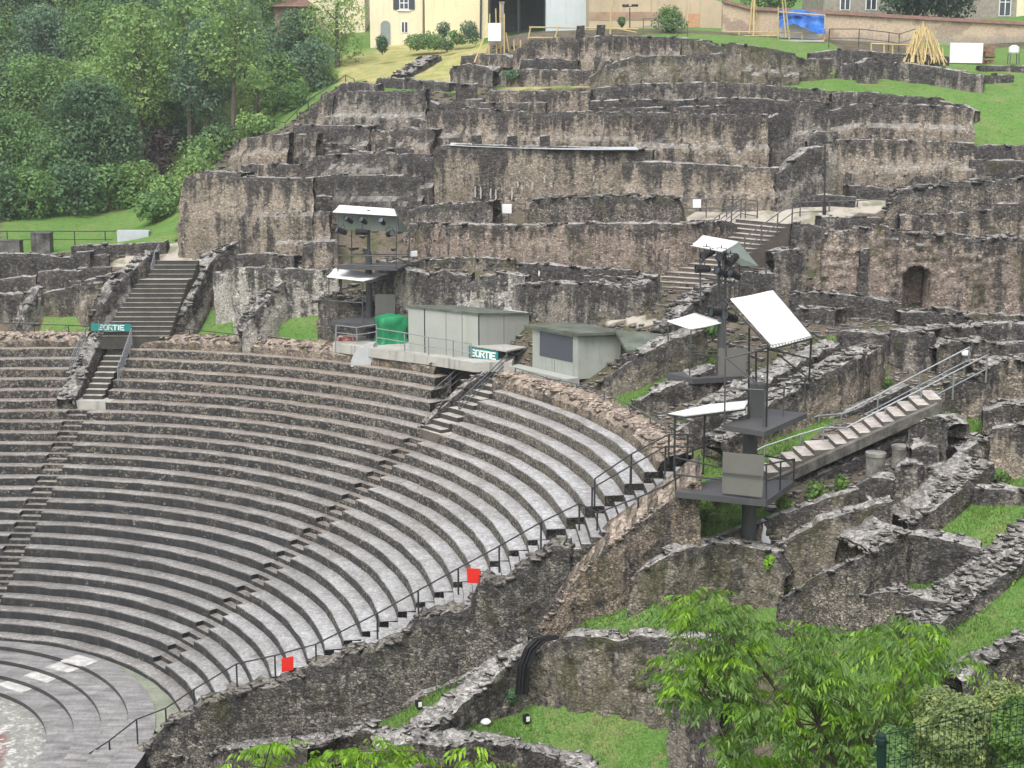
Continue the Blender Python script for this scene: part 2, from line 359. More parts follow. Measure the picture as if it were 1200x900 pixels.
# ------------------------------------------------------------------ terrain
ctrl = []
def cp(px, py, D): ctrl.append(atD(px, py, D))
def cone(r): return 10.35+(r-30.3)*.59
for a in (-4, 20, 40, 60, 80, 100, 115):
    for i in (1, 8, 15, 21, 25): ctrl.append(pol(row_r(i)+.3, R(a), row_z(i)-2.0))
    if a >= 20: ctrl.append(pol(31.0, R(a), 10.15)); ctrl.append(pol(32.2, R(a), 10.4))
for a in (-150, -90, -40, 0, 90, 150): ctrl.append(pol(9, R(a), -1.2))
ctrl.append((OX, OY, -1.2)); ctrl.append((-60, 40, 0)); ctrl.append((-60, 20, 0)); ctrl.append((-35, 15, -.5))
for a in (80, 90, 98): ctrl.append(pol(36, R(a), 14.0))
for a in (62, 74): ctrl.append(pol(35, R(a), 12.6))
for px, py, D in [(300, 380, 76.5), (270, 385, 76), (345, 365, 77.5), (75, 375, 80), (100, 380, 79.5), (20, 300, 86), (205, 296, 84.5), (100, 285, 90), (30, 262, 95), (150, 262, 95), (215, 290, 85), (330, 290, 82),
 (150, 235, 102), (40, 235, 104), (250, 170, 113), (330, 115, 122), (395, 85, 124), (150, 150, 120), (60, 60, 140), (250, 60, 142), (440, 80, 124), (480, 50, 138), (560, 48, 136), (520, 70, 122), (620, 30, 140), (420, 95, 112), (560, 85, 110),
 (600, 45, 113), (700, 40, 114), (800, 42, 112), (660, 100, 97.5), (600, 170, 89), (700, 172, 88), (500, 182, 89.5), (400, 205, 89), (300, 205, 91), (600, 240, 83), (700, 236, 82), (500, 242, 83.5), (600, 312, 75), (500, 318, 76), (720, 322, 73), (420, 330, 77.5),
 (450, 120, 99), (500, 150, 93.5), (370, 150, 96), (300, 180, 97), (350, 192, 92),
 (850, 52, 110), (950, 65, 108), (1050, 65, 109), (1150, 72, 108), (1190, 70, 110), (1000, 100, 97), (900, 97, 97.5), (800, 98, 98), (1100, 106, 96), (1165, 130, 92), (1190, 165, 88.5), (1150, 168, 88),
 (850, 130, 93), (900, 190, 86), (800, 180, 87), (1050, 168, 88.5), (1050, 220, 82), (1150, 214, 82.5), (820, 240, 80), (900, 245, 79), (1000, 242, 79), (880, 256, 78), (1190, 232, 80), (1100, 280, 76),
 (715, 374, 68), (770, 375, 67), (960, 345, 69.5), (1070, 363, 68), (1190, 380, 66.5), (940, 330, 71), (1000, 370, 66), (1090, 385, 64.5), (1060, 430, 60.5), (1180, 400, 64), (980, 400, 63), (900, 420, 62.5), (930, 470, 57.5), (1000, 450, 59.5), (820, 425, 63), (760, 452, 61), (860, 480, 58), (700, 462, 63), (800, 520, 53.5), (740, 480, 59.5), (850, 540, 51.8),
 (1085, 512, 52.0), (1140, 485, 54), (980, 562, 50.6), (890, 598, 49.3), (1190, 470, 56), (1120, 540, 50.5), (1180, 560, 48), (1050, 590, 47.6), (950, 580, 49), (930, 620, 47.7), (877, 642, 47.2), (830, 600, 48.6), (820, 640, 47.7), (740, 700, 48.2),
 (1000, 650, 46), (920, 690, 45.8), (1140, 600, 45.5), (1060, 675, 44), (1100, 690, 43), (1020, 730, 42.5), (1160, 730, 40), (1190, 690, 41), (1110, 770, 38.5), (720, 735, 46.6), (800, 740, 46.4), (850, 745, 45.8), (660, 745, 47.5),
 (680, 860, 44.3), (770, 870, 43.5), (600, 835, 45.6), (490, 840, 48), (430, 850, 49), (630, 830, 45.6), (560, 880, 42.5), (850, 850, 42), (300, 890, 50.5), (200, 905, 51.5), (380, 862, 50)]:
    cp(px, py, D)
for x, y, z in [(0, -4, 21), (0, 3, 19.6), (-6, 10, 15.5), (6, 10, 15.8), (0, 18, 12), (12, 20, 11.6), (-10, 24, 7), (5, 28, 7.0), (12, 30, 7.6), (-15, 38, 1), (20, 12, 15.5), (22, 30, 9.5), (0, 34, 4.5), (8, 35, 5.6), (30, 50, 13.5), (35, 70, 18), (50, 60, 19), (45, 90, 24), (60, 110, 30), (20, 125, 29.5), (60, 140, 33), (0, 160, 33), (-60, 150, 40), (-60, 110, 24), (-70, 90, 17), (-40, 180, 44), (40, 180, 36), (-30, 0, 17), (-60, -10, 18), (40, -5, 22), (-90, 60, 8), (90, 60, 24), (90, 160, 38), (-95, 170, 46)]:
    ctrl.append((x, y, z))
C = np.array(ctrl, float); XY = C[:, :2]
def _U(d2): return np.where(d2 > 1e-9, d2*np.log(np.maximum(d2, 1e-9)), 0)
N = len(C); K = _U(((XY[:, None]-XY[None])**2).sum(-1))+np.eye(N)*2.0
Pm = np.concatenate([np.ones((N, 1)), XY], 1); A = np.zeros((N+3, N+3)); A[:N, :N] = K; A[:N, N:] = Pm; A[N:, :N] = Pm.T
SOL = np.linalg.solve(A, np.concatenate([C[:, 2], np.zeros(3)]))
def gz(x, y):
    x = np.asarray(x, float); y = np.asarray(y, float); sh = x.shape; q = np.stack([x.ravel(), y.ravel()], -1)
    out = np.empty(len(q))
    for k in range(0, len(q), 8000):
        s = q[k:k+8000]; out[k:k+8000] = _U(((s[:, None]-XY[None])**2).sum(-1))@SOL[:N]+SOL[N]+s@SOL[N+1:]
    return out.reshape(sh)
_DD = np.arange(20, 190, .2)
def hit(px, py, d0=24, d1=190):
    x, y, z = ray(px, py); D = _DD[(_DD >= d0) & (_DD <= d1)]; s = D/y
    h = CZ+z*s-gz(x*s, D); k = np.nonzero(h < 0)[0]
    if len(k) == 0: return atD(px, py, 150)
    k = k[0]
    if k == 0: return (x*s[0], D[0], CZ+z*s[0])
    t = h[k-1]/(h[k-1]-h[k]); d = D[k-1]+t*.2
    return (x*d/y, d, CZ+z*d/y)
def inpoly(X, Y, poly):
    r = np.zeros(X.shape, bool); n = len(poly)
    for i in range(n):
        x1, y1 = poly[i]; x2, y2 = poly[(i+1) % n]
        c = ((y1 > Y) != (y2 > Y)) & (X < (x2-x1)*(Y-y1)/(y2-y1+1e-12)+x1); r ^= c
    return r
def hpoly(pp): return [hit(*p)[:2] for p in pp]
GRASS = [  # outlines of the grass plots on the ground
 [(0, 300), (0, 215), (330, 80), (420, 40), (600, 40), (560, 95), (440, 100), (400, 100), (330, 150), (270, 170), (215, 240), (205, 285)],
 [(140, 350), (122, 410), (40, 415), (50, 360)], [(190, 425), (215, 392), (250, 362), (300, 362), (295, 425)], [(290, 425), (360, 348), (384, 350), (384, 425)],
 [(585, 110), (585, 96), (740, 94), (745, 106)], [(400, 110), (400, 98), (560, 98), (560, 112)],
 [(880, 108), (900, 90), (1000, 80), (1120, 68), (1215, 66), (1215, 172), (1120, 172), (1115, 124), (980, 108)], [(700, 45), (830, 40), (960, 46), (985, 56), (960, 72), (900, 60), (830, 52)], [(1060, 46), (1215, 58), (1215, 70), (1110, 66)],
 [(690, 470), (800, 425), (840, 412), (820, 450), (740, 500)], [(780, 560), (800, 500), (860, 470), (1010, 420), (1040, 430), (980, 490), (900, 550), (860, 590), (800, 600)], [(960, 400), (975, 392), (1015, 404), (1000, 414)],
 [(1100, 560), (1100, 486), (1155, 484), (1155, 520), (1140, 545)], [(1085, 640), (1120, 580), (1215, 585), (1215, 640)], [(1060, 690), (1062, 672), (1150, 680), (1140, 695)], [(1140, 560), (1160, 548), (1215, 552), (1215, 585)],
 [(1080, 780), (1130, 725), (1200, 668), (1215, 668), (1215, 780)], [(610, 775), (670, 706), (800, 700), (940, 690), (965, 780), (850, 780), (700, 768)],
 [(520, 900), (560, 838), (630, 816), (800, 836), (850, 900)], [(420, 880), (445, 830), (520, 810), (560, 812), (530, 850), (470, 880)], [(1030, 610), (1060, 588), (1110, 565), (1115, 575), (1060, 612)], [(800, 660), (815, 590), (880, 590), (930, 600), (900, 650), (850, 662)],
 [(900, 900), (940, 700), (1060, 735), (1080, 900)], [(1080, 900), (1080, 782), (1215, 782), (1215, 900)],
]
DRY = [[(395, 100), (400, 60), (470, 50), (560, 45), (600, 60), (545, 96), (440, 100)], [(590, 108), (590, 97), (740, 95), (745, 106)]]
PATHS = [[(120, 312), (232, 312), (262, 284), (235, 276), (200, 284), (150, 298)], [(800, 262), (812, 246), (900, 236), (1042, 228), (1040, 246), (960, 262), (930, 270), (860, 270)], [(704, 381), (712, 372), (776, 373), (770, 382)]]
gw = [hpoly(p) for p in GRASS]; dw = [hpoly(p) for p in DRY]; pw_ = [hpoly(p) for p in PATHS]
def axis(a, b, c, d, fine, coarse):
    return np.concatenate([np.arange(a, b, coarse), np.arange(b, c, fine), np.arange(c, d+.1, coarse)])
gx = axis(-240, -52, 46, 240, .45, 6.0); gy = axis(-60, 30, 126, 400, .45, 6.0)
X, Y = np.meshgrid(gx, gy); Zg = gz(np.clip(X, -95, 95), np.clip(Y, -30, 185))
Zg = Zg+.05*fbm(np.stack([X*1.1, Y*1.1, X*0], -1), 3)
wx = X-OX; wy = Y-OY; rr_ = np.hypot(wx, wy); aa_ = np.degrees(np.arctan2(wy, wx))
kk_ = np.clip((rr_-13.2283)/.66, 0, 25); Zg = np.where((rr_ < 31.1) & (aa_ > -9) & (aa_ < 125), np.minimum(Zg, .6+.4*kk_-1.3), Zg)
gm = np.zeros(X.shape); dm = np.zeros(X.shape); pm_ = np.zeros(X.shape)
for p in gw: gm[inpoly(X, Y, p)] = 1
for p in dw: dm[inpoly(X, Y, p)] = 1
for p in pw_: pm_[inpoly(X, Y, p)] = 1
gm[(Y > 118) | (X < -48) | (Y < 34) | (X > .375*Y) | (X < -.375*Y)] = 1
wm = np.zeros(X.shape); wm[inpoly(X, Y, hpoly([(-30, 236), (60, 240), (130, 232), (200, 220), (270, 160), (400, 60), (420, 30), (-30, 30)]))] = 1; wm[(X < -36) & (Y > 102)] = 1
ny, nx = X.shape; idx = np.arange(ny*nx).reshape(ny, nx)
Q = np.stack([idx[:-1, :-1], idx[:-1, 1:], idx[1:, 1:], idx[1:, :-1]], -1).reshape(-1, 4)
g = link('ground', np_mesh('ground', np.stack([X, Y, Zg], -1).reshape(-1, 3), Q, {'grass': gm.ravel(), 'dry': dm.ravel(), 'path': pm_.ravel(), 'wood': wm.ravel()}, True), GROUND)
tag(g, kind='structure')
def blades(name, polys, count, h, w, mat, maxd=70):
    """short grass standing on the ground inside the given plots"""
    V = []; lv = []; rng = np.random.default_rng(3)
    pts = []
    areas = []
    for p in polys:
        a = abs(sum(p[i][0]*p[(i+1) % len(p)][1]-p[(i+1) % len(p)][0]*p[i][1] for i in range(len(p))))/2; areas.append(a)
    tot = sum(areas)
    for p, a in zip(polys, areas):
        xs = [q[0] for q in p]; ys = [q[1] for q in p]; n = int(count*a/tot*((max(xs)-min(xs))*(max(ys)-min(ys))/max(a, .01)))
        q = np.stack([rng.uniform(min(xs), max(xs), n), rng.uniform(min(ys), max(ys), n)], -1); pts.append(q[inpoly(q[:, 0], q[:, 1], p)])
    P = np.concatenate(pts); P = P[(np.hypot(P[:, 0]-OX, P[:, 1]-OY) > 31.6) | (P[:, 1] < OY+2)]; n = len(P); z = gz(P[:, 0], P[:, 1]); B = np.column_stack([P, z-.02])
    a = rng.uniform(0, 6.28, n); hh = h*rng.uniform(.5, 1.4, n); d = np.stack([np.cos(a), np.sin(a), 0*a], -1)*w
    ln = np.stack([rng.normal(0, .35, n)*hh, rng.normal(0, .35, n)*hh, hh], -1)
    V = np.stack([B-d, B+d, B+ln+d*.15, B+ln-d*.15], 1).reshape(-1, 3); Qb = np.arange(4*n).reshape(-1, 4)
    o = link(name, np_mesh(name, V, Qb, {'lv': np.repeat(rng.uniform(0, 1, n), 4)}), mat); tag(o, 'short green grass growing on plots between the ruined walls', 'grass', kind='stuff'); return o
LEAFG = leaf_mat('grass_blades', (.118, .225, .046), .2)
near = [p for p in gw if np.mean([q[1] for q in p]) < 72]
blades('grass', near, 110000, .085, .018, LEAFG)
def edge_weeds(polys, per_m, h, w, mat):
    rng = np.random.default_rng(11); pts = []
    for p in polys:
        for a, b in zip(p, p[1:]+p[:1]):
            L = math.hypot(b[0]-a[0], b[1]-a[1]); n = int(L*per_m); f = rng.uniform(0, 1, n); q = np.stack([a[0]+(b[0]-a[0])*f, a[1]+(b[1]-a[1])*f], -1)+rng.normal(0, .16, (n, 2)); pts.append(q[vnoise(np.column_stack([q*.8, q[:, 0]*0])) > -.25])
    P = np.concatenate(pts); P = P[(np.hypot(P[:, 0]-OX, P[:, 1]-OY) > 31.6) | (P[:, 1] < OY+2)]; n = len(P); B = np.column_stack([P, gz(P[:, 0], P[:, 1])-.02]); a = rng.uniform(0, 6.28, n); hh = h*rng.uniform(.35, 1.6, n); d = np.stack([np.cos(a), np.sin(a), 0*a], -1)*w
    ln = np.stack([rng.normal(0, .4, n)*hh, rng.normal(0, .4, n)*hh, hh], -1); V = np.stack([B-d, B+d, B+ln+d*.15, B+ln-d*.15], 1).reshape(-1, 3)
    o = link('wall_foot_weeds', np_mesh('wall_foot_weeds', V, np.arange(4*n).reshape(-1, 4), {'lv': np.repeat(rng.uniform(0, 1, n), 4)}), mat); tag(o, 'long grass and weeds growing along the feet of the ruined walls', 'weeds', kind='stuff')
edge_weeds(near, 55, .22, .022, leaf_mat('weed_blades', (.085, .17, .04), .2))

def rubble(name, poly, n, sz, mat, label, seed):
    rng = np.random.default_rng(seed); xs = [q[0] for q in poly]; ys = [q[1] for q in poly]; x = rng.uniform(min(xs), max(xs), n*3); y = rng.uniform(min(ys), max(ys), n*3); ok = inpoly(x, y, poly)
    for p in gw+pw_: ok &= ~inpoly(x, y, p)
    ok &= (np.hypot(x-OX, y-OY) > 31.5) | (x > 4); x = x[ok][:n]; y = y[ok][:n]; k = len(x); c = np.column_stack([x, y, gz(x, y)])
    d = np.stack([rng.uniform(.4, 1.2, k), rng.uniform(.3, .8, k), rng.uniform(.15, .45, k)], -1)*(sz*rng.uniform(.5, 1.6, k)**1.5)[:, None]; a = rng.uniform(0, 6.28, k); ca, sa = np.cos(a)[:, None], np.sin(a)[:, None]
    b = np.array([(i, j, l) for l in (-1, 1) for j in (-1, 1) for i in (-1, 1)], float); v = b[None]*d[:, None]*(1+rng.uniform(-.35, .12, (k, 8, 3)))
    v = np.stack([v[..., 0]*ca-v[..., 1]*sa, v[..., 0]*sa+v[..., 1]*ca, v[..., 2]], -1)+c[:, None]
    BQ = np.array([(0, 2, 3, 1), (4, 5, 7, 6), (0, 1, 5, 4), (1, 3, 7, 5), (3, 2, 6, 7), (2, 0, 4, 6)])
    o = link(name, np_mesh(name, v.reshape(-1, 3), (np.arange(k)[:, None, None]*8+BQ[None]).reshape(-1, 4), {'dtop': np.repeat(rng.uniform(.1, .6, k), 8)}), mat); tag(o, label, 'rubble', kind='stuff')
rubble('rubble', hpoly([(600, 470), (600, 300), (960, 330), (1215, 330), (1215, 720), (900, 740), (620, 760), (660, 700), (830, 580), (700, 470)]), 5200, .13, RU['grey'], 'loose stones scattered over the bare ground between the ruins at right', 5)
rubble('rubble', hpoly([(-20, 400), (-20, 290), (200, 290), (270, 170), (400, 90), (600, 50), (1000, 70), (960, 330), (600, 370)]), 4200, .17, RU['grey'], 'loose stones scattered over the bare ground of the upper terraces', 6)
# ------------------------------------------------------------------ ruined walls
WN = [0]
def chips(path_s, P, nrm, zt, t, dens, sz, rng):
    """loose flat stones lying along a wall crest: vertices (n,8,3)"""
    L = path_s[-1]; n = int(L*t*dens)
    if n < 1: return None
    s = rng.uniform(0, L, n); u = rng.uniform(.02, .98, n)
    px = np.interp(s, path_s, P[:, 0]); py = np.interp(s, path_s, P[:, 1]); pz = np.interp(s, path_s, zt)
    nx_ = np.interp(s, path_s, nrm[:, 0]); ny_ = np.interp(s, path_s, nrm[:, 1])
    c = np.stack([px+nx_*u*t, py+ny_*u*t, pz+rng.uniform(-.03, .05, n)*sz/.2], -1)
    d = np.stack([rng.uniform(.4, 1.35, n), rng.uniform(.3, .9, n), rng.uniform(.12, .36, n)], -1)*sz*(rng.uniform(.5, 1.15, n)[:, None])
    a = rng.uniform(0, 6.28, n); ca, sa = np.cos(a), np.sin(a)
    k = np.array([(i, j, l) for l in (-1, 1) for j in (-1, 1) for i in (-1, 1)], float)
    v = k[None]*d[:, None]*(1+rng.uniform(-.3, .12, (n, 8, 3))); tl = rng.normal(0, .10, (n, 2))
    x = v[..., 0]*ca[:, None]-v[..., 1]*sa[:, None]; y = v[..., 0]*sa[:, None]+v[..., 1]*ca[:, None]
    return np.stack([x, y, v[..., 2]+x*tl[:, :1]+y*tl[:, 1:]], -1)+c[:, None]
BOXQ = np.array([(0, 2, 3, 1), (4, 5, 7, 6), (0, 1, 5, 4), (1, 3, 7, 5), (3, 2, 6, 7), (2, 0, 4, 6)])
def wall(label, st, mat='beige', t=.7, rag=.16, dens=5, sz=.17, name='ruined_wall', cat='ruined wall', group='ruined walls of the theatre', rough=1.0, close=None, deep=.8, arch=None, slope=0, parent=None, ledge=True):
    """a ruined masonry wall; stations are survey points (x, crest, foot[, distance]) of its front face"""
    WN[0] += 1; rng = np.random.default_rng(100+WN[0]); B = []
    for s in st:
        if len(s) == 4: p = atD(s[0], s[2], s[3]); D = s[3]
        else: p = hit(s[0], s[2]); D = p[1]
        B.append((p[0], D, p[2], atD(s[0], s[1], D)[2]))
    B = np.array(B, float)
    if B[:, 1].mean() > 77: dens *= .45; rag *= .55
    if B[:, 1].mean() < 62 and mat in ('mossy', 'grey', 'dark'): dens *= .6
    seg = np.hypot(np.diff(B[:, 0]), np.diff(B[:, 1])); S = np.concatenate([[0], np.cumsum(seg)])
    Dm = B[:, 1].mean(); ds = (.17 if Dm < 62 else .26) if not arch else .11
    m = max(3, int(S[-1]/ds)+1); q = np.linspace(0, S[-1], m)
    P = np.stack([np.interp(q, S, B[:, k]) for k in range(4)], -1)
    if len(st) > 2:
        for _ in range(2): P[1:-1, :2] = (P[:-2, :2]+P[1:-1, :2]*2+P[2:, :2])/4
    tx = np.gradient(P[:, 0]); ty = np.gradient(P[:, 1]); ln = np.hypot(tx, ty)+1e-9; nrm = np.stack([-ty/ln, tx/ln], -1)
    sg = np.sign((nrm*P[:, :2]).sum(-1).sum()) or 1; nrm *= sg
    seed = WN[0]*7.7; ns = np.stack([q*1.3, q*0+seed, q*0], -1); ns2 = np.stack([q*3.7, q*0+seed+3, q*0], -1)
    h0 = np.maximum(P[:, 3]-P[:, 2], .3)
    cut = rag*(np.round(fbm(ns, 2)*3)/3*.9+.55*vnoise(ns2))-.25*rag
    zt = P[:, 3]+np.minimum(cut, rag*.6)
    zb = np.minimum(P[:, 2], gz(P[:, 0], P[:, 1]))-deep
    H = (zt-zb).max(); nv = int(min(30 if not arch else 64, max(4, H/(ds*1.05))))
    f = np.linspace(0, 1, nv+1)
    def rows(off, nn):
        ff = np.linspace(0, 1, nn+1); Z = zb[:, None]+(zt-zb)[:, None]*ff[None]
        return np.stack([P[:, 0:1]+nrm[:, 0:1]*off+0*Z, P[:, 1:2]+nrm[:, 1:2]*off+0*Z, Z], -1)
    Fr = rows(0, nv); Bk = rows(t, 5)[:, ::-1]
    T = [np.stack([P[:, 0]+nrm[:, 0]*t*k, P[:, 1]+nrm[:, 1]*t*k, zt+slope*k], -1)[:, None] for k in (.28, .5, .74)]
    Bk[:, 0, 2] += slope
    V = np.concatenate([Fr]+T+[Bk], 1); nr = V.shape[1]
    fl = V.reshape(-1, 3); lv_ = np.repeat(zb+(zt-zb)*(rng.uniform(.50, .66)+.02*fbm(np.stack([q*.35, q*0+seed+5, q*0], -1), 2)), V.shape[1]); big_ = (np.repeat(h0, V.shape[1]) > 1.7) & (Dm > 77.5) & (mat != 'plaster') & ledge; prot = np.where((fl[:, 2] < np.round(lv_/.12)*.12) & big_, -rng.uniform(.16, .34), 0); l2 = lv_+np.repeat((zt-zb)*rng.uniform(.16, .24)*(.6+.35*fbm(np.stack([q*.22, q*0+seed+40, q*0], -1), 2)), V.shape[1]); prot = prot-np.where((fl[:, 2] < np.round(l2/.15)*.15) & big_ & (np.repeat(vnoise(np.stack([q*.28, q*0+seed+8, q*0], -1)), V.shape[1]) > -.15), .15, 0); bw_ = rng.uniform(2.4, 4.2); prot = prot-np.where(np.repeat(((q+rng.uniform(0, 3)) % bw_) < rng.uniform(.55, .9), V.shape[1]) & big_ & (rng.uniform() < .65), rng.uniform(.14, .30), 0); d = prot*(rough > .5)+(.06*fbm(fl*1.1+seed, 3)+.06*cell(fl*np.array([2.6, 2.6, 4.2])+seed)+.02*vnoise(fl*5))*rough
    inw = np.ones((m, nr)); inw[:, nv+1:nv+4] = 0; inw[:, nv+4:] = -1; d = d.reshape(m, nr)
    V[..., 0] += nrm[:, None, 0]*d*inw; V[..., 1] += nrm[:, None, 1]*d*inw; V[:, nv+1:nv+4, 2] += (d[:, nv+1:nv+4]*1.3)
    ft = np.clip((V[..., 2]-(zt[:, None]-.5))/.5, 0, 1)[..., None]; ctr = np.stack([P[:, 0]+nrm[:, 0]*t/2, P[:, 1]+nrm[:, 1]*t/2], -1)
    V[..., :2] += (ctr[:, None]-V[..., :2])*ft*.10*rough
    # ragged ends
    for e, k in ((0, 1), (m-1, -1)):
        jit = .14*rough*fbm(V[e]*2.2+seed, 2); tdir = np.array([tx[e], ty[e]])/ln[e]*k; V[e, :, :2] += tdir*jit[:, None]
    dt = np.maximum(zt[:, None]-V[..., 2], 0); dt[:, nv+1:nv+4] = 0
    idx = np.arange(m*nr).reshape(m, nr)
    Q = [np.stack([idx[:-1, :-1], idx[1:, :-1], idx[1:, 1:], idx[:-1, 1:]], -1).reshape(-1, 4)]
    if arch:                       # arch = (px centre, half width m, height m): faces inside the opening become a recess
        ax = np.argmin(abs(np.array([projx(*P[i, :3])[0] for i in range(m)])-arch[0])); sc_ = q-q[ax]
        loc = np.abs(sc_)[:, None]+0*V[..., 2]; hz = V[..., 2]-P[ax, 2]
        inside = (loc < arch[1]) & (hz < arch[2]-arch[1]+np.sqrt(np.maximum(arch[1]**2-loc**2, 0))) & (np.arange(nr)[None] <= nv-1)
        V[..., :2] += np.where(inside, arch[3], 0)[..., None]*nrm[:, None]; dt = np.where(inside, -.8, dt)  # recess interior coloured darker, shade of the opening painted in
    for e, fl_ in ((0, 0), (m-1, 1)):
        fr = idx[e, :nv+1]; bk = idx[e, nv+4:][::-1]; tp = idx[e, nv+1:nv+4]; kk = np.round(np.linspace(0, 5, nv+1)).astype(int)
        a = np.stack([fr[:-1], fr[1:], bk[kk[1:]], bk[kk[:-1]]], -1); Q.append(a if fl_ else a[:, ::-1])
        z = np.array([[fr[-1], tp[0], tp[1], tp[2]], [fr[-1], tp[2], bk[-1], bk[-1]]])[:1]; Q.append(z if fl_ else z[:, ::-1])
    VV = [V.reshape(-1, 3)]; DT = [dt.ravel()]; n0 = m*nr
    c = chips(q, P, nrm, zt, t, dens, sz*(1 if Dm < 62 else 1.25), rng)
    if c is not None:
        n = len(c); VV.append(c.reshape(-1, 3)); DT.append(np.repeat(rng.uniform(0, .3, n), 8))
        Q.append((np.arange(n)[:, None, None]*8+BOXQ[None]+n0).reshape(-1, 4))
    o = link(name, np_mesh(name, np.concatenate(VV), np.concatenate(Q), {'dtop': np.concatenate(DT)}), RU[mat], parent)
    if parent is None: settle(o); tag(o, label, cat, group)
    return o, (P, nrm, zt, q)
W = wall
# --- left of the left stair
W('low blackened wall with flat crest under the lawn railing at the far left', [(-12, 297, 328), (40, 297, 328), (66, 301, 326), (90, 303, 322)], 'dark', .8, .06)
W('square grey pier at the right end of the blackened wall left of the stair', [(88, 296, 322), (107, 295, 322)], 'grey', .9, .05)
W('short grey wall stub between the square pier and the left stair', [(107, 300, 318), (129, 299, 316)], 'grey', .7, .05)
W('broken beige wall in the second row below the far left blackened wall', [(-12, 328, 352), (20, 325, 352), (43, 324, 350)], 'beige', .7, .14)
W('beige wall with light capping in the second row beside the left stair ruins', [(44, 319, 343), (70, 317, 342), (97, 318, 340), (98, 314, 333), (130, 313, 331)], 'beige', .7, .10)
W('low knobbly wall in the third row between the beige walls and left stair', [(80, 328, 350), (100, 329, 346), (120, 324, 342), (140, 319, 338)], 'grey', .6, .16)
W('dark low wall at the far left edge just above the seating railing', [(-12, 347, 380), (22, 344, 378), (40, 341, 370)], 'grey', .7, .14)
W('beige back wall standing behind the small grass plot left of the stair', [(50, 344, 370), (80, 338, 371), (100, 333, 370), (122, 332, 368)], 'mossy', .7, .08)
W('pale heap of rubble running down to the railing at far left', [(18, 388, 402), (32, 366, 392), (46, 340, 372), (52, 336, 366)], 'plaster', .8, .12, dens=12)
W('rubble flank wall sloping down along the left side of the wide stair', [(108, 386, 402), (122, 360, 396), (140, 332, 372), (156, 318, 352), (176, 300, 330), (188, 293, 312)], 'grey', 1.0, .12, dens=16, sz=.2)
W('round shouldered rubble flank wall along the right side of the wide stair', [(206, 392, 414), (220, 366, 402), (236, 335, 378), (248, 308, 352), (262, 294, 325), (280, 282, 312)], 'grey', 1.2, .12, dens=14, sz=.2)
# --- right of the left stair
W('low dark rubble wall on top of the lime washed wall by the stair head', [(262, 300, 322), (285, 297, 320), (320, 298, 318), (346, 300, 318)], 'grey', .7, .16)
W('lime washed wall with black crest behind two grass plots', [(252, 320, 380), (285, 313, 379), (315, 315, 377), (350, 316, 372), (398, 317, 366)], 'plaster', .7, .12)
W('barrel backed sloping rubble wall dividing the two grass plots', [(284, 388, 410), (300, 366, 404), (322, 342, 388), (344, 322, 370), (356, 316, 352)], 'plaster', 1.3, .08, dens=16, sz=.16)
W('square flat topped ruin block left of the light tower', [(355, 286, 318), (380, 283, 320), (396, 283, 318)], 'beige', 1.6, .03, dens=2)
W('black stained wall with a ledge behind the square ruin block', [(325, 250, 300), (350, 248, 296), (388, 249, 292)], 'beige', .9, .06)
W('dark upper ledge wall left of the far light tower canopy', [(328, 232, 262), (360, 230, 258), (388, 230, 256), (394, 238, 256)], 'dark', 1.0, .06)
W('dark rubble mound wall under the platform of the far light tower', [(372, 352, 398), (392, 345, 402), (412, 352, 398), (434, 358, 394)], 'loose', 1.6, .22, dens=14, sz=.2)
W('low ledge wall crossing behind the stair head path and its railing', [(258, 288, 298), (300, 284, 296), (330, 290, 302)], 'grey', .6, .14)
W('long low wall behind the stair head path under the lawn', [(84, 289, 306), (110, 287, 304), (150, 286, 300), (196, 284, 298)], 'grey', .7, .1)
# --- middle ruins behind the cabins
W('grey broken wall right of the far light tower with a stepped crest', [(436, 320, 372), (455, 312, 370), (478, 315, 368), (500, 320, 366), (530, 318, 364), (552, 320, 360)], 'grey', .9, .18)
W('lime streaked rounded wall stub behind the green roofed cabin', [(536, 342, 376), (556, 326, 374), (575, 320, 372), (596, 319, 370), (616, 324, 368)], 'plaster', 1.0, .16)
W('low dark wall with level crest running below the long pink wall', [(606, 309, 330), (650, 311, 332), (690, 315, 332), (746, 317, 328)], 'dark', .7, .06)
W('stout beige wall with dark crest left of the right stair', [(584, 328, 366), (620, 335, 375), (655, 331, 379), (692, 331, 380), (730, 336, 376), (756, 334, 366), (774, 320, 352)], 'grey', 1.1, .16, dens=8)
W('flat slab wall capping the stout wall beside the right stair railing', [(676, 322, 334), (715, 324, 336), (754, 328, 338)], 'dark', .8, .06)
W('low mossy wall foot running along the base of the long pink wall', [(440, 306, 320), (500, 304, 318), (560, 302, 318), (604, 304, 318)], 'mossy', .6, .12)
W('long pinkish wall with mossy foot behind the cabins', [(478, 262, 309), (540, 263, 312), (600, 264, 314), (680, 262, 320), (760, 262, 324), (800, 262, 318), (850, 259, 292), (864, 262, 284)], 'pink', 1.0, .06)
W('dark rubble crest wall left of the white notice board', [(476, 246, 284), (500, 240, 284), (540, 238, 284), (578, 236, 284)], 'loose', 1.0, .16, dens=10)
W('long dark rubble crest wall right of the white notice board', [(619, 237, 286), (650, 230, 286), (700, 228, 286), (750, 231, 286), (796, 231, 284), (803, 240, 280)], 'loose', 1.2, .18, dens=10)
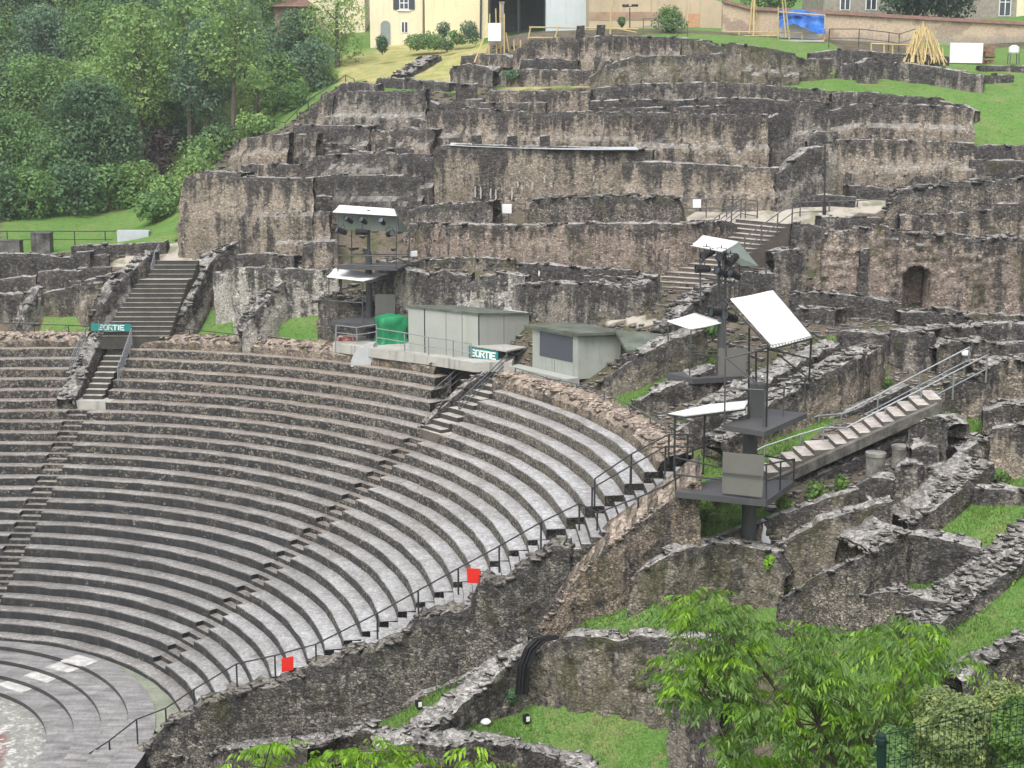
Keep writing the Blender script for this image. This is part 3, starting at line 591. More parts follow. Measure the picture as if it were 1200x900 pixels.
# --- upper walls, left part
W('massive beige end wall at the left edge of the ruins above the lawn', [(213, 230, 298), (217, 210, 298), (232, 202, 298), (258, 201, 297), (284, 203, 296)], 'beige', 2.2, .10)
W('brownish wall right of the massive left end wall', [(284, 208, 296), (315, 208, 294), (345, 209, 292), (368, 208, 290)], 'beige', 1.0, .08)
W('black topped ledge wall left of the tall streaked wall', [(364, 208, 252), (400, 205, 250), (450, 206, 248), (497, 207, 246)], 'dark', 1.0, .05)
W('dark wall with pale crest above the black ledge wall', [(366, 184, 216), (400, 180, 216), (450, 180, 214), (506, 181, 214)], 'grey', .9, .10)
W('pale cornered beige wall in the left terraces below the slope fence', [(274, 170, 206), (282, 163, 206), (308, 160, 204), (340, 156, 202)], 'beige', 1.0, .08)
W('narrow buttress pier right of the pale cornered wall', [(346, 158, 196), (372, 157, 194)], 'beige', 1.0, .08)
W('low wall of the left terraces above the massive left end wall', [(283, 194, 214), (318, 192, 214), (354, 193, 212)], 'beige', .9, .12)
W('orange tinted stepped wall above the brownish left wall', [(354, 190, 216), (378, 187, 214), (398, 186, 212)], 'beige', .9, .12)
W('stained wall with jagged crest in the left terraces, fourth row up', [(382, 177, 198), (410, 175, 196), (442, 178, 196), (470, 172, 194), (500, 176, 192)], 'grey', .9, .2)
W('dark wall with level pale capping under the slope fence', [(343, 146, 176), (380, 147, 180), (433, 148, 184)], 'grey', .9, .05)
W('beige broken wall in the middle of the left terraces', [(430, 152, 182), (450, 154, 184), (480, 150, 186), (510, 152, 190)], 'beige', .9, .16)
W('short knobbly wall left of the tall streaked wall, just under its crest level', [(440, 164, 186), (470, 160, 186), (505, 164, 186)], 'grey', .8, .2)
W('slope edge wall stepping down to the left beside the hill fence', [(356, 136, 158), (368, 128, 156), (378, 118, 154), (392, 110, 152)], 'beige', .9, .2)
W('broad dark wall with level crest high on the left terraces', [(376, 110, 150), (400, 107, 152), (440, 107, 154), (470, 108, 154), (500, 104, 152)], 'grey', 1.0, .08)
W('low crumbled wall along the edge of the dry lawn', [(441, 92, 102), (465, 92, 104), (495, 94, 106), (526, 97, 108)], 'grey', .7, .12)
W('low dark wall stub at the left end of the dry lawn edge', [(398, 98, 112), (420, 96, 112), (442, 99, 110)], 'grey', .7, .12)
W('rubble ridge climbing across the dry lawn below the cream house', [(478, 88, 92), (492, 78, 86), (506, 70, 78), (518, 65, 71)], 'loose', 1.6, .16, dens=9, sz=.24)
W('dark square block beside the little green terrace', [(534, 99, 128), (556, 98, 128), (560, 102, 126)], 'dark', 1.6, .08)
W('low wall in front of the little green terrace', [(514, 121, 134), (540, 117, 134), (566, 116, 132)], 'grey', .7, .1)
W('stepped rubble wall rising toward the timber frame at left', [(528, 79, 104), (545, 75, 104), (560, 75, 102), (578, 82, 102)], 'grey', 1.0, .16)
W('beige corner wall under the timber frame with the white board', [(540, 66, 84), (560, 63, 84), (585, 64, 84), (600, 68, 84)], 'beige', 1.2, .12)
# --- upper walls, middle
TALL = W('tall streaked wall with a metal capped crest in the middle of the ruins', [(508, 178, 246), (512, 171, 246), (540, 169, 246), (600, 171, 246), (660, 172, 244), (720, 174, 242), (764, 176, 240)], 'beige', 1.3, .04, dens=1, ledge=False)
W('beige wall with thin pale crest right of the metal capped wall', [(727, 190, 246), (770, 190, 246), (830, 193, 246), (880, 196, 246), (912, 197, 244)], 'beige', .9, .05, dens=2)
W('block like ruin stub standing on the thin crested beige wall', [(834, 176, 206), (840, 169, 206), (872, 170, 204), (880, 182, 204)], 'dark', 1.0, .08)
W('wide stained wall directly above the metal capped wall', [(500, 132, 180), (535, 128, 184), (560, 127, 186), (620, 131, 188), (680, 131, 188), (740, 132, 188)], 'beige', 1.0, .08)
W('long pinkish beige wall above the thin crested wall', [(738, 131, 200), (780, 132, 204), (830, 134, 206), (898, 134, 204)], 'beige', 1.0, .08)
W('dark twin buttress at the right end of the long pinkish beige wall', [(896, 140, 196), (910, 133, 196), (926, 137, 194)], 'dark', 1.6, .08)
W('low dark ledge wall over the metal capped wall at left', [(552, 166, 178), (600, 164, 177), (650, 166, 176), (690, 163, 176), (740, 163, 176)], 'grey', .6, .1)
W('black and white streaked wall below the yellow grass terrace', [(570, 106, 136), (600, 106, 137), (650, 107, 137), (692, 108, 136)], 'beige', 1.0, .08)
W('dark layered wall right of the yellow grass terrace', [(690, 118, 140), (740, 117, 140), (800, 117, 141), (860, 114, 142), (900, 116, 144), (936, 119, 146)], 'dark', 1.1, .1)
W('thin upper ledge wall with grey weathered capping right of the grass terrace', [(694, 104, 122), (750, 98, 122), (810, 97, 122), (880, 98, 122), (935, 103, 122), (968, 106, 122)], 'grey', .9, .1)
W('buttressed wall with deep shaded bay beside the tall lamp pole', [(924, 134, 190), (935, 120, 192), (950, 117, 192), (970, 122, 192)], 'grey', 1.1, .1)
W('evenly streaked wall above the yellow grass terrace', [(585, 84, 102), (610, 81, 102), (650, 82, 102), (692, 83, 101)], 'beige', 1.0, .06)
W('mossy beige wall above the yellow grass terrace, second from the right', [(692, 90, 104), (705, 80, 104), (722, 72, 104), (740, 67, 104), (790, 65, 104), (830, 64, 104), (868, 60, 104)], 'mossy', 1.1, .12)
W('low ruin wall below the yellow timber rail at left', [(600, 62, 88), (620, 48, 88), (650, 45, 88), (684, 45, 86)], 'beige', 1.0, .1)
W('broad pale wall below the yellow timber rail in the middle', [(680, 44, 88), (720, 42, 86), (745, 42, 82), (790, 44, 78), (832, 47, 76), (840, 52, 76)], 'beige', 1.0, .1)
W('short wall below the evenly streaked wall and ivy', [(562, 80, 96), (590, 79, 96)], 'mossy', .8, .1)
W('wide mossy wall below the blue tarpaulin shelter', [(798, 45, 100), (825, 48, 100), (838, 54, 100), (860, 51, 100), (884, 53, 100), (925, 62, 98), (940, 68, 96), (976, 68, 92)], 'mossy', 1.2, .12)
W('dark front block at the left end of the wall under the tarpaulin shelter', [(800, 62, 98), (830, 62, 98), (834, 66, 97)], 'grey', .8, .1)
# --- upper walls, right part
W('ruin wall below the yellow timber railing at upper right', [(978, 78, 92), (1000, 74, 94), (1020, 67, 94), (1042, 70, 92)], 'grey', 1.2, .18)
W('round rubble pillar stub on the grass slope at upper right', [(1004, 74, 98), (1016, 70, 99), (1028, 74, 98)], 'grey', 1.5, .1)
W('long dark wall across the upper right grass slope', [(1028, 72, 92), (1060, 74, 96), (1100, 79, 101), (1128, 85, 107), (1152, 88, 109)], 'grey', 1.1, .14)
W('low wall end at the right of the upper grass slope', [(1150, 88, 99), (1170, 88, 98), (1188, 88, 97)], 'grey', .8, .1)
W('low crest wall along the lower edge of the upper right grass', [(974, 109, 130), (1010, 107, 130), (1050, 111, 130), (1106, 115, 130)], 'grey', .9, .12)
W('large beige wall with black crest below the upper right grass', [(962, 142, 172), (973, 130, 172), (1002, 122, 172), (1060, 122, 173), (1108, 124, 174), (1138, 128, 170)], 'beige', 1.2, .08)
W('tall broad beige wall behind the tall lamp pole', [(972, 168, 224), (985, 163, 224), (1040, 164, 223), (1090, 166, 221), (1140, 168, 219)], 'beige', 1.1, .05)
W('sloping pale buttress left of the tall broad beige wall', [(944, 166, 226), (952, 154, 226), (966, 153, 226), (978, 158, 226)], 'grey', 1.2, .1)
W('stepped rubble wall right of the thin crested wall', [(908, 205, 246), (930, 186, 242), (948, 174, 238), (960, 172, 234)], 'grey', 1.0, .18)
W('dark wall with level crest at the right edge under the green slope', [(1138, 170, 192), (1170, 170, 193), (1310, 171, 194)], 'grey', .9, .06)
W('lower dark wall with level crest at the right edge', [(1134, 187, 222), (1165, 188, 222), (1310, 190, 222)], 'grey', .9, .06)
W('low ledge wall behind the pale path railing at right', [(910, 227, 243), (950, 228, 243), (1002, 231, 243)], 'dark', .8, .06)
W('low rubble wall right of the lamp pole behind the path', [(994, 218, 234), (1020, 218, 234), (1052, 222, 236)], 'grey', .8, .14)
W('high dark rubble mound wall at right above the niche wall', [(1034, 250, 282), (1042, 232, 284), (1060, 222, 285), (1100, 216, 286), (1140, 210, 288), (1170, 208, 290), (1310, 211, 292)], 'loose', 1.8, .2, dens=12, sz=.24)
W('pale wall face below the dark rubble mound at right', [(1054, 252, 292), (1100, 250, 293), (1158, 246, 294), (1162, 238, 294), (1310, 240, 296)], 'beige', 1.0, .1)
W('low retaining wall of the pale path at the stair head', [(958, 254, 276), (990, 255, 276), (1036, 256, 276)], 'grey', .7, .06)
W('short beige wall right of the stair head', [(926, 262, 300), (948, 262, 300), (966, 268, 298)], 'grey', .9, .08)
W('long pinkish wall with an arched niche at right', [(952, 290, 352), (958, 276, 354), (985, 272, 356), (1000, 266, 358), (1030, 266, 362), (1042, 271, 364), (1085, 273, 368), (1120, 276, 372), (1160, 278, 376), (1310, 282, 382)], 'pink', 1.5, .16, arch=(1071, .66, 2.15, 1.8), dens=8)
W('dark square pier with grass on top beside the right stair', [(905, 296, 346), (926, 293, 346), (944, 294, 344)], 'grey', 1.6, .06)
W('dark stub wall behind the middle light tower', [(860, 322, 352), (885, 320, 352), (914, 320, 350)], 'dark', 1.2, .08)
W('low black wall below the arched niche wall', [(924, 345, 366), (950, 342, 368), (985, 345, 371), (1020, 349, 374), (1054, 356, 378)], 'dark', .9, .06)
W('broken low wall left of the white floodlight', [(930, 362, 376), (955, 361, 378), (978, 364, 384)], 'grey', .9, .12)
W('flat topped low wall in front of the arched niche', [(1054, 366, 384), (1090, 366, 386), (1142, 373, 388)], 'dark', 1.2, .05)
W('long low slab wall at the right edge below the niche wall', [(1090, 382, 402), (1130, 384, 404), (1160, 378, 402), (1310, 382, 404)], 'grey', 1.0, .08)
W('square dark block above the open gallery at right', [(1040, 386, 426), (1066, 390, 440), (1094, 391, 436), (1097, 388, 424)], 'grey', 2.0, .06)
W('stepped wall left of the square dark block', [(978, 392, 416), (1000, 386, 420), (1022, 390, 424), (1042, 392, 426)], 'grey', .9, .18)
W('rubble wall above the head of the steel railed stair', [(1096, 408, 440), (1114, 400, 438), (1140, 398, 434), (1170, 402, 432), (1310, 404, 432)], 'loose', 1.2, .16, dens=12)
W('pale topped wall with a dark doorway at right of the stair', [(1126, 446, 490), (1140, 438, 492), (1154, 430, 492), (1178, 422, 482), (1310, 416, 478)], 'beige', 1.2, .16, dens=14, sz=.2)
W('low block wall left of the dark doorway at right', [(1104, 450, 482), (1116, 444, 484), (1128, 442, 486)], 'grey', 1.2, .1)
W('pale rubble flank wall sloping down along the right side of the diagonal stair', [(778, 388, 400), (800, 366, 388), (818, 350, 374), (840, 334, 358), (862, 326, 350)], 'grey', 1.0, .14, dens=14, sz=.2)
W('dark shaded wall below the mossy slab beside the kiosk', [(728, 416, 452), (760, 412, 446), (802, 404, 428)], 'dark', .6, .04, dens=1)
W('narrow dark pier at the left end of the tall streaked wall', [(493, 186, 244), (509, 184, 244)], 'dark', .7, .14, dens=7)
W('low pale ledge wall below the dark wall under the slope fence', [(350, 166, 182), (400, 168, 184), (432, 168, 186)], 'beige', .7, .14, dens=7)
W('short ledge inside the pale cornered left wall', [(300, 177, 196), (322, 176, 196), (342, 178, 194)], 'grey', .7, .14, dens=7)
W('low wall of small steps under the broad dark left wall', [(398, 126, 146), (420, 124, 146), (446, 127, 148)], 'grey', .7, .14, dens=7)
W('thin ledge wall below the broad dark left wall, right half', [(462, 136, 156), (500, 141, 158), (545, 141, 158)], 'beige', .7, .14, dens=7)
W('little cross wall stepping up right of the stained jagged wall', [(486, 160, 182), (498, 150, 180), (508, 146, 178)], 'grey', .7, .14, dens=7)
W('low ledge wall along the foot of the wide stained middle wall', [(560, 152, 174), (610, 153, 175), (660, 151, 176), (700, 154, 175)], 'grey', .7, .14, dens=7)
W('broken ledge halfway up the long pinkish beige wall', [(745, 158, 186), (790, 162, 188), (822, 160, 188)], 'pink', .7, .14, dens=7)
W('pair of low steps below the tall broad beige wall by the lamp pole', [(1000, 206, 226), (1050, 204, 226), (1100, 207, 225)], 'grey', .7, .14, dens=7)
W('ruined ledge in front of the large black crested right wall', [(1000, 152, 170), (1050, 149, 171), (1100, 153, 172)], 'beige', .7, .14, dens=7)
W('small broken wall in front of the mossy wall under the blue shelter', [(842, 82, 100), (880, 78, 100), (920, 82, 99)], 'grey', .7, .14, dens=7)
W('small broken wall in front of the mossy beige wall above the terrace', [(735, 84, 102), (770, 80, 102), (800, 84, 102)], 'grey', .7, .14, dens=7)
W('cross wall stub in front of the broad pale wall under the timber rail', [(690, 66, 84), (704, 58, 84), (718, 62, 84)], 'grey', .7, .14, dens=7)
W('low dark wall foot below the ruin wall under the yellow rail', [(610, 70, 90), (640, 68, 90), (676, 71, 89)], 'dark', .7, .14, dens=7)
W('narrow cross wall stepping down in the middle of the left terraces', [(452, 178, 206), (462, 184, 210), (470, 192, 214)], 'grey', .7, .14, dens=7)
W('rough low wall in front of the brownish left wall', [(262, 240, 292), (290, 241, 290), (318, 246, 288)], 'beige', .7, .14, dens=7)
W('dark pier on the long pinkish wall left of the arched niche', [(1004, 292, 360), (1016, 290, 361)], 'dark', .7, .14, dens=7)
W('broken front wall with stepped crest between pinkish wall and gallery', [(1100, 362, 384), (1150, 368, 388), (1310, 376, 392)], 'mossy', .7, .14, dens=7)
W('low ruined wall on the yard left of the pale timber railing', [(950, 62, 76), (985, 58, 76), (1018, 60, 76)], 'grey', .7, .10, dens=4)
W('low dark wall behind the leaning pole sheaf', [(1016, 60, 74), (1060, 64, 76), (1112, 66, 77)], 'dark', .7, .10, dens=4)
W('thin kerb wall at the far right under the white tank', [(1148, 76, 84), (1180, 77, 84), (1310, 78, 85)], 'grey', .7, .10, dens=4)
W('layered wall stub at the top of the upper right green slope', [(1090, 84, 98), (1112, 86, 100), (1128, 92, 104)], 'grey', .7, .10, dens=4)
W('thin layered wall along the upper right slope, lower edge', [(1100, 118, 134), (1126, 122, 140), (1140, 130, 146)], 'grey', .7, .10, dens=4)
W('second thin layer of the dark layered wall by the terrace', [(700, 126, 142), (780, 126, 143), (850, 123, 144)], 'grey', .7, .10, dens=4)
W('low pale layer below the black and white streaked wall', [(560, 120, 138), (600, 121, 139), (640, 120, 139)], 'beige', .7, .10, dens=4)
W('stepped stub left of the low wall by the little green terrace', [(490, 112, 130), (504, 118, 132), (516, 124, 134)], 'grey', .7, .10, dens=4)
W('low layer wall under the dark block on the thin crested wall', [(770, 176, 200), (800, 178, 202), (834, 178, 202)], 'dark', .7, .10, dens=4)
W('low broken layer in front of the tall beige wall beside the buttress', [(976, 196, 226), (988, 200, 227), (1000, 204, 228)], 'grey', .7, .10, dens=4)
# --- radial walls on the right
W('first radial ridge wall beside the flat roofed kiosk', [(694, 452, 474), (720, 434, 466), (750, 416, 456), (790, 396, 440), (828, 386, 424)], 'mossy', 1.2, .1, dens=8)
W('second radial ridge wall, low and pale, below the middle tower', [(736, 474, 492), (765, 460, 486), (800, 446, 474), (840, 430, 460)], 'grey', 1.0, .12, dens=10)
W('third radial ridge wall running up behind the big tower', [(790, 506, 534), (820, 488, 526), (860, 466, 508), (900, 446, 488), (940, 424, 462), (985, 400, 438)], 'grey', 1.2, .14, dens=12)
W('pale crested radial wall with open gallery right of the big tower', [(846, 520, 548), (880, 494, 532), (910, 468, 512), (950, 446, 500), (1000, 420, 478), (1036, 404, 452)], 'beige', 1.2, .14, dens=14, sz=.2)
W('low slab wall carrying the left railing of the steel railed stair', [(862, 540, 562, 54.2), (893, 522, 546, 54.4), (960, 496, 522, 54.8), (1030, 468, 496, 55.4), (1066, 450, 480, 55.8)], 'dark', .7, .06)
W('curved rubble wall at the turn of the steel railed stair', [(1062, 504, 545), (1078, 492, 552), (1098, 486, 556), (1108, 500, 560)], 'grey', 1.0, .1, dens=10)
W('dark shaded wall under the near edge of the steel railed stair', [(902, 584, 612, 49.95), (981, 547, 592, 50.6), (1040, 519, 566, 51.1), (1094, 495, 550, 51.5)], 'dark', .4, .05, dens=2)
# --- ruins at lower right
W('thin ledge wall below the steel railed stair', [(776, 650, 668), (830, 632, 656), (880, 616, 646), (940, 593, 640), (1003, 573, 622)], 'mossy', .5, .05, dens=3)
W('stone pier carrying the tallest column stub', [(1000, 566, 606), (1020, 560, 610), (1046, 562, 606)], 'grey', 1.0, .06)
W('stone pier carrying the second column stub', [(1046, 548, 592), (1064, 543, 590), (1082, 545, 584)], 'grey', 1.0, .06)
W('stone pier carrying the smallest column stub', [(1066, 527, 566), (1082, 522, 564), (1100, 524, 560)], 'grey', 1.0, .06)
W('low mossy wall right of the big tower foot', [(900, 642, 694), (925, 630, 688), (955, 614, 676), (985, 600, 664), (1045, 588, 640)], 'mossy', .8, .1, dens=9)
W('broad rubble wall climbing between the lower right grass rooms, lower half', [(908, 708, 748), (940, 684, 745), (975, 667, 742), (1012, 652, 740), (1036, 638, 716), (1062, 622, 694)], 'loose', 1.6, .12, dens=30, sz=.15, slope=.15)
W('broad rubble wall climbing between the lower right grass rooms, upper half', [(1062, 614, 650), (1086, 601, 634), (1106, 588, 618), (1130, 569, 600), (1164, 544, 576)], 'loose', 1.5, .1, dens=30, sz=.15, slope=.15)
W('black room wall under the largest lower right grass plot', [(1058, 626, 684), (1090, 630, 686), (1120, 636, 684), (1146, 642, 676)], 'dark', 1.0, .06, dens=8)
W('diagonal wall of stacked flat stones at the lower right edge', [(1058, 752, 766), (1080, 740, 758), (1104, 727, 744), (1132, 709, 728), (1164, 685, 704), (1184, 668, 688), (1300, 582, 602)], 'loose', 1.6, .1, dens=30, sz=.17)
W('low soil capped wall joining the two rubble walls at lower right', [(1008, 696, 738), (1040, 694, 738), (1078, 702, 736), (1106, 708, 734)], 'loose', .9, .08, dens=10)
W('low back wall of the largest lower right grass plot', [(1122, 568, 592), (1150, 573, 592), (1310, 581, 598)], 'grey', .8, .08, dens=10)
W('short wall between two small grass plots at right', [(1082, 547, 566), (1100, 546, 566), (1118, 545, 564)], 'grey', .8, .08, dens=10)
W('rubble pier wall right of the smallest grass plot', [(1122, 528, 566), (1150, 518, 562), (1168, 514, 556)], 'grey', 1.2, .12, dens=14)
W('beige wall at the right edge beyond the small grass plots', [(1158, 502, 562), (1180, 500, 562), (1310, 498, 560)], 'beige', .9, .1)
W('thick light topped wall at right edge between doorway and grass room', [(1150, 482, 520), (1170, 476, 520), (1310, 470, 516)], 'loose', 1.2, .14, dens=14)
W('tumbled rubble wall end at the right edge above the mesh fence', [(1128, 800, 830), (1150, 776, 815), (1180, 760, 808), (1310, 748, 804)], 'loose', 1.0, .2, dens=22, sz=.2)
W('grey side wall under the upper right side of the diagonal stair', [(868, 326, 352, 72.2), (890, 304, 338, 73.4), (912, 284, 322, 74.8), (931, 266, 306, 76.2)], 'grey', .5, .04, dens=1)
# --- foot of the seating
def Eoff(px, ytop, off):
    """distance at which the ray meets the vertical plane parallel to the seating end, off metres from the centre"""
    x, y, z = ray(px, ytop); den = EN[0]*x+EN[1]*y; s = (EN[0]*OX+EN[1]*OY+off)/den; return s*y
def est(pts, off): return [(px, yt, yb, Eoff(px, yt, off)) for px, yt, yb in pts]
W('black rubble wall stepping down the lower end of the seating', est([(120, 915, 980), (150, 896, 960), (168, 880, 950), (188, 858, 940), (208, 846, 925), (225, 832, 915), (250, 822, 900), (272, 810, 890), (310, 802, 880), (356, 790, 870), (400, 772, 860), (424, 756, 850)], 2.3), 'black', .8, .34, dens=16, sz=.2, deep=1.5, slope=.1)
W('black rubble wall with jagged crest along the middle of the seating end', est([(420, 770, 850), (438, 752, 845), (472, 748, 835), (478, 734, 830), (496, 722, 822), (520, 716, 815), (548, 708, 800), (564, 682, 790), (602, 678, 780), (618, 657, 765), (642, 642, 750), (668, 640, 740)], 2.3), 'black', .8, .30, dens=16, sz=.2, deep=1.5, slope=.1)
W('brown wall of laid stones along the upper end of the seating', est([(634, 738, 748), (650, 712, 744), (670, 684, 738), (692, 660, 726), (712, 640, 706), (730, 627, 690), (765, 602, 660), (798, 576, 628), (821, 559, 606)], 1.5), 'brown', 1.5, .08, dens=40, sz=.13, deep=1.2, slope=.5)
W('overhanging broken vault edge at the foot of the black rubble wall', est([(470, 828, 846), (500, 812, 838), (540, 796, 825), (575, 780, 812), (604, 762, 795)], 1.9), 'grey', .5, .1, dens=8, deep=.1)
W('mossy retaining wall below the big light tower', [(734, 694, 724), (746, 670, 722), (790, 649, 717), (836, 634, 714), (872, 641, 713), (905, 646, 714), (918, 676, 714)], 'mossy', .8, .06, dens=6)
W('long mossy wall with pale crest behind the lowest grass plot', [(618, 772, 826), (632, 760, 828), (656, 746, 830), (700, 744, 836), (722, 752, 840), (746, 744, 844), (800, 748, 850), (838, 753, 854)], 'mossy', .9, .08, dens=8)
W('stepped rubble ridge between the two lowest grass plots', [(462, 872, 890), (500, 856, 880), (530, 838, 866), (552, 818, 852), (575, 800, 842), (600, 776, 836), (624, 754, 824)], 'grey', 1.0, .16, dens=18, sz=.2)
W('pale ended wall closing the lowest grass plot at right', [(783, 828, 910), (806, 822, 912), (842, 818, 915)], 'grey', 1.0, .08, dens=8)
W('front wall with brown weathered crest at the bottom edge', [(436, 884, 960), (480, 872, 960), (520, 876, 960), (560, 869, 960), (600, 874, 960), (650, 888, 965), (700, 904, 970)], 'grey', 1.2, .1, dens=12)
W('low broken wall in the foreground rubble at the bottom left', [(350, 872, 900), (392, 862, 894), (430, 856, 890), (452, 862, 886)], 'loose', .8, .16, dens=16)
W('dark rubble bank below the black wall at the bottom left', [(190, 890, 940), (250, 880, 935), (310, 876, 930), (360, 880, 925)], 'loose', 1.6, .2, dens=16, sz=.24)
# ------------------------------------------------------------------ seating
def ring_np(r0, r1, z0, z1, a0, a1, seed, wob=.02, ds=.3):
    n = max(3, int(abs(a1-a0)*r1/ds)); a = np.linspace(a0, a1, n+1); rng = np.random.default_rng(seed)
    j = fbm(np.stack([a*r0*1.2, a*0+seed*3.1, a*0], -1), 3)*wob*2; jz = fbm(np.stack([a*r0*.9, a*0+seed*5.3+9, a*0], -1), 3)*wob*1.6
    prof = [(r0, z0), (r0+.0, z0+(z1-z0)*.5), (r0+.008, z1-.035), (r0+.03, z1), (r0+(r1-r0)*.5, z1+.01), (r1, z1+.012), (r1, z0)]
    m = len(prof); V = np.zeros((n+1, m, 3))
    for k, (r, z) in enumerate(prof):
        rr = r+(j if k < 5 else 0); V[:, k, 0] = OX+rr*np.cos(a); V[:, k, 1] = OY+rr*np.sin(a); V[:, k, 2] = z+(jz if k in (3, 4) else jz*.5 if k == 2 else 0)
    idx = np.arange((n+1)*m).reshape(n+1, m); nx2 = np.roll(idx, -1, 1)
    Q = np.stack([idx[:-1], idx[1:], nx2[1:], nx2[:-1]], -1).reshape(-1, 4)[:, ::-1]
    caps = [[idx[0, 0], idx[0, 1], idx[0, 5], idx[0, 6]], [idx[0, 1], idx[0, 2], idx[0, 3], idx[0, 5]], [idx[-1, 6], idx[-1, 5], idx[-1, 1], idx[-1, 0]], [idx[-1, 5], idx[-1, 3], idx[-1, 2], idx[-1, 1]]]
    return V.reshape(-1, 3), np.concatenate([Q, np.array(caps)])
def seat_row(parent, i, a0, a1, seed):
    r0, z1 = row_r(i), row_z(i); V, Q = ring_np(r0, row_r(i+1)+.35, z1-.85, z1, a0, a1, seed)
    link('seat_row', np_mesh('seat_row', V, Q, {'upper': np.full(len(V), np.clip((i-8)/17, 0, 1)), 'paler': np.clip((.95-np.arctan2(V[:, 1]-OY, V[:, 0]-OX))/.75, 0, 1)}), SEAT, parent)
def seatattr(o, u, c):
    n = len(o.data.vertices)
    for k, v in (('upper', u), ('paler', c)): o.data.attributes.new(k, 'FLOAT', 'POINT').data.foreach_set('value', np.full(n, v, np.float32))
HW = .52                         # half width of an aisle
right = thing('seating_block', 'right hand block of curved stone seat rows ending at the brown wall', 'seating block', pol(14, R(10), 0), 'blocks of curved stone seating')
midb = thing('seating_block', 'wide middle block of dark curved stone seat rows between the two aisles', 'seating block', pol(14, R(60), 0), 'blocks of curved stone seating')
leftb = thing('seating_block', 'left hand block of dark curved stone seat rows cut by the picture edge', 'seating block', pol(14, R(95), 0), 'blocks of curved stone seating')
RL = {21: 513, 22: 529, 23: 544, 24: 559, 25: 577}; ML = {21: 497, 22: 501, 23: 503, 24: 506, 25: 510}
LR = {20: 124, 21: 127, 22: 132, 23: 138, 24: 145, 25: 152}; LLm = {20: 80, 21: 82, 22: 86, 23: 90, 24: 94, 25: 99}
am_hi = {}; 
for i in range(1, 26):
    r, z = row_r(i), row_z(i); d = HW/r
    a_r = ang_at(RL[i], r, z) if i in RL else AM-0*d
    a_m0 = ang_at(ML[i], r, z) if i in ML else AM+2*d
    a_m1 = ang_at(LR[i], r, z) if i in LR else AL
    a_l = ang_at(LLm[i], r, z) if i in LLm else AL+2*d
    seat_row(right, i, end_angle(r), a_r, i); seat_row(midb, i, a_m0, a_m1, 50+i); seat_row(leftb, i, a_l, R(118), 100+i)
def steps_obj(name, label, aR, iu, loc):
    t = thing(name, label, 'aisle stair', loc, 'aisle stairs through the seating')
    for i in range(1, iu+1):
        r, z = row_r(i), row_z(i)
        mb = MB()
        for (ra, rb, zz, k) in ((r-.0, r+.36, z-.19, 0), (r+.36, row_r(i+1)+.02, z, 1)):
            a0 = aR(r); a1 = a0+2*HW/r; vs = []
            for zq in (z-.9+k*.02, zz+k*.006):
                for rq in (ra, rb):
                    for aq in (a0, a1): vs.append(pol(rq, aq, zq))
            mb.add(vs, [(0, 1, 3, 2), (4, 6, 7, 5), (0, 4, 5, 1), (1, 5, 7, 3), (3, 7, 6, 2), (2, 6, 4, 0)])
        o = mb.obj('step', SEAT, t); seatattr(o, .25 if i < 12 else .7, 0)
    return t
steps_obj('aisle_stair', 'narrow stepped aisle running down the middle of the seating below the exit canopy', lambda r: AM, 20, pol(14, AM, 0))
steps_obj('aisle_stair', 'narrow stepped aisle at left running down below the exit banner', lambda r: AL, 19, pol(14, AL, 0))
# stair along the end of the seating
t = thing('end_stair', 'white stone stair running down along the right end of the seating', 'stair', pol(13.5, end_angle(13.5, 3.6), 0))
for i in range(0, 27):
    r, z = row_r(i), row_z(i); off1 = 2.45
    if i < 20: tr = [(r, r+.34, z-.2), (r+.34, row_r(i+1)+.03, z-.004)]
    else: tr = [(r-.02, r+.33, z-.40), (r+.33, row_r(i+1)+.03, z-.22)]
    mb = MB()
    for k, (ra, rb, zz) in enumerate(tr):
        vs = []
        for zq in (z-1.5-.01*k, zz):
            for rq in (ra, rb):
                for of in (EOFF-.004 if not (i < 20 and k) else EOFF+.05, off1):
                    a = end_angle(rq, of); vs.append(pol(rq, a, zq))
        mb.add(vs, [(0, 1, 3, 2), (4, 6, 7, 5), (0, 4, 5, 1), (1, 5, 7, 3), (3, 7, 6, 2), (2, 6, 4, 0)])
    o = mb.obj('step', SEAT, t); seatattr(o, .3, 1)
OC = (OX+1.5*math.cos(R(110)), OY+1.5*math.sin(R(110)))
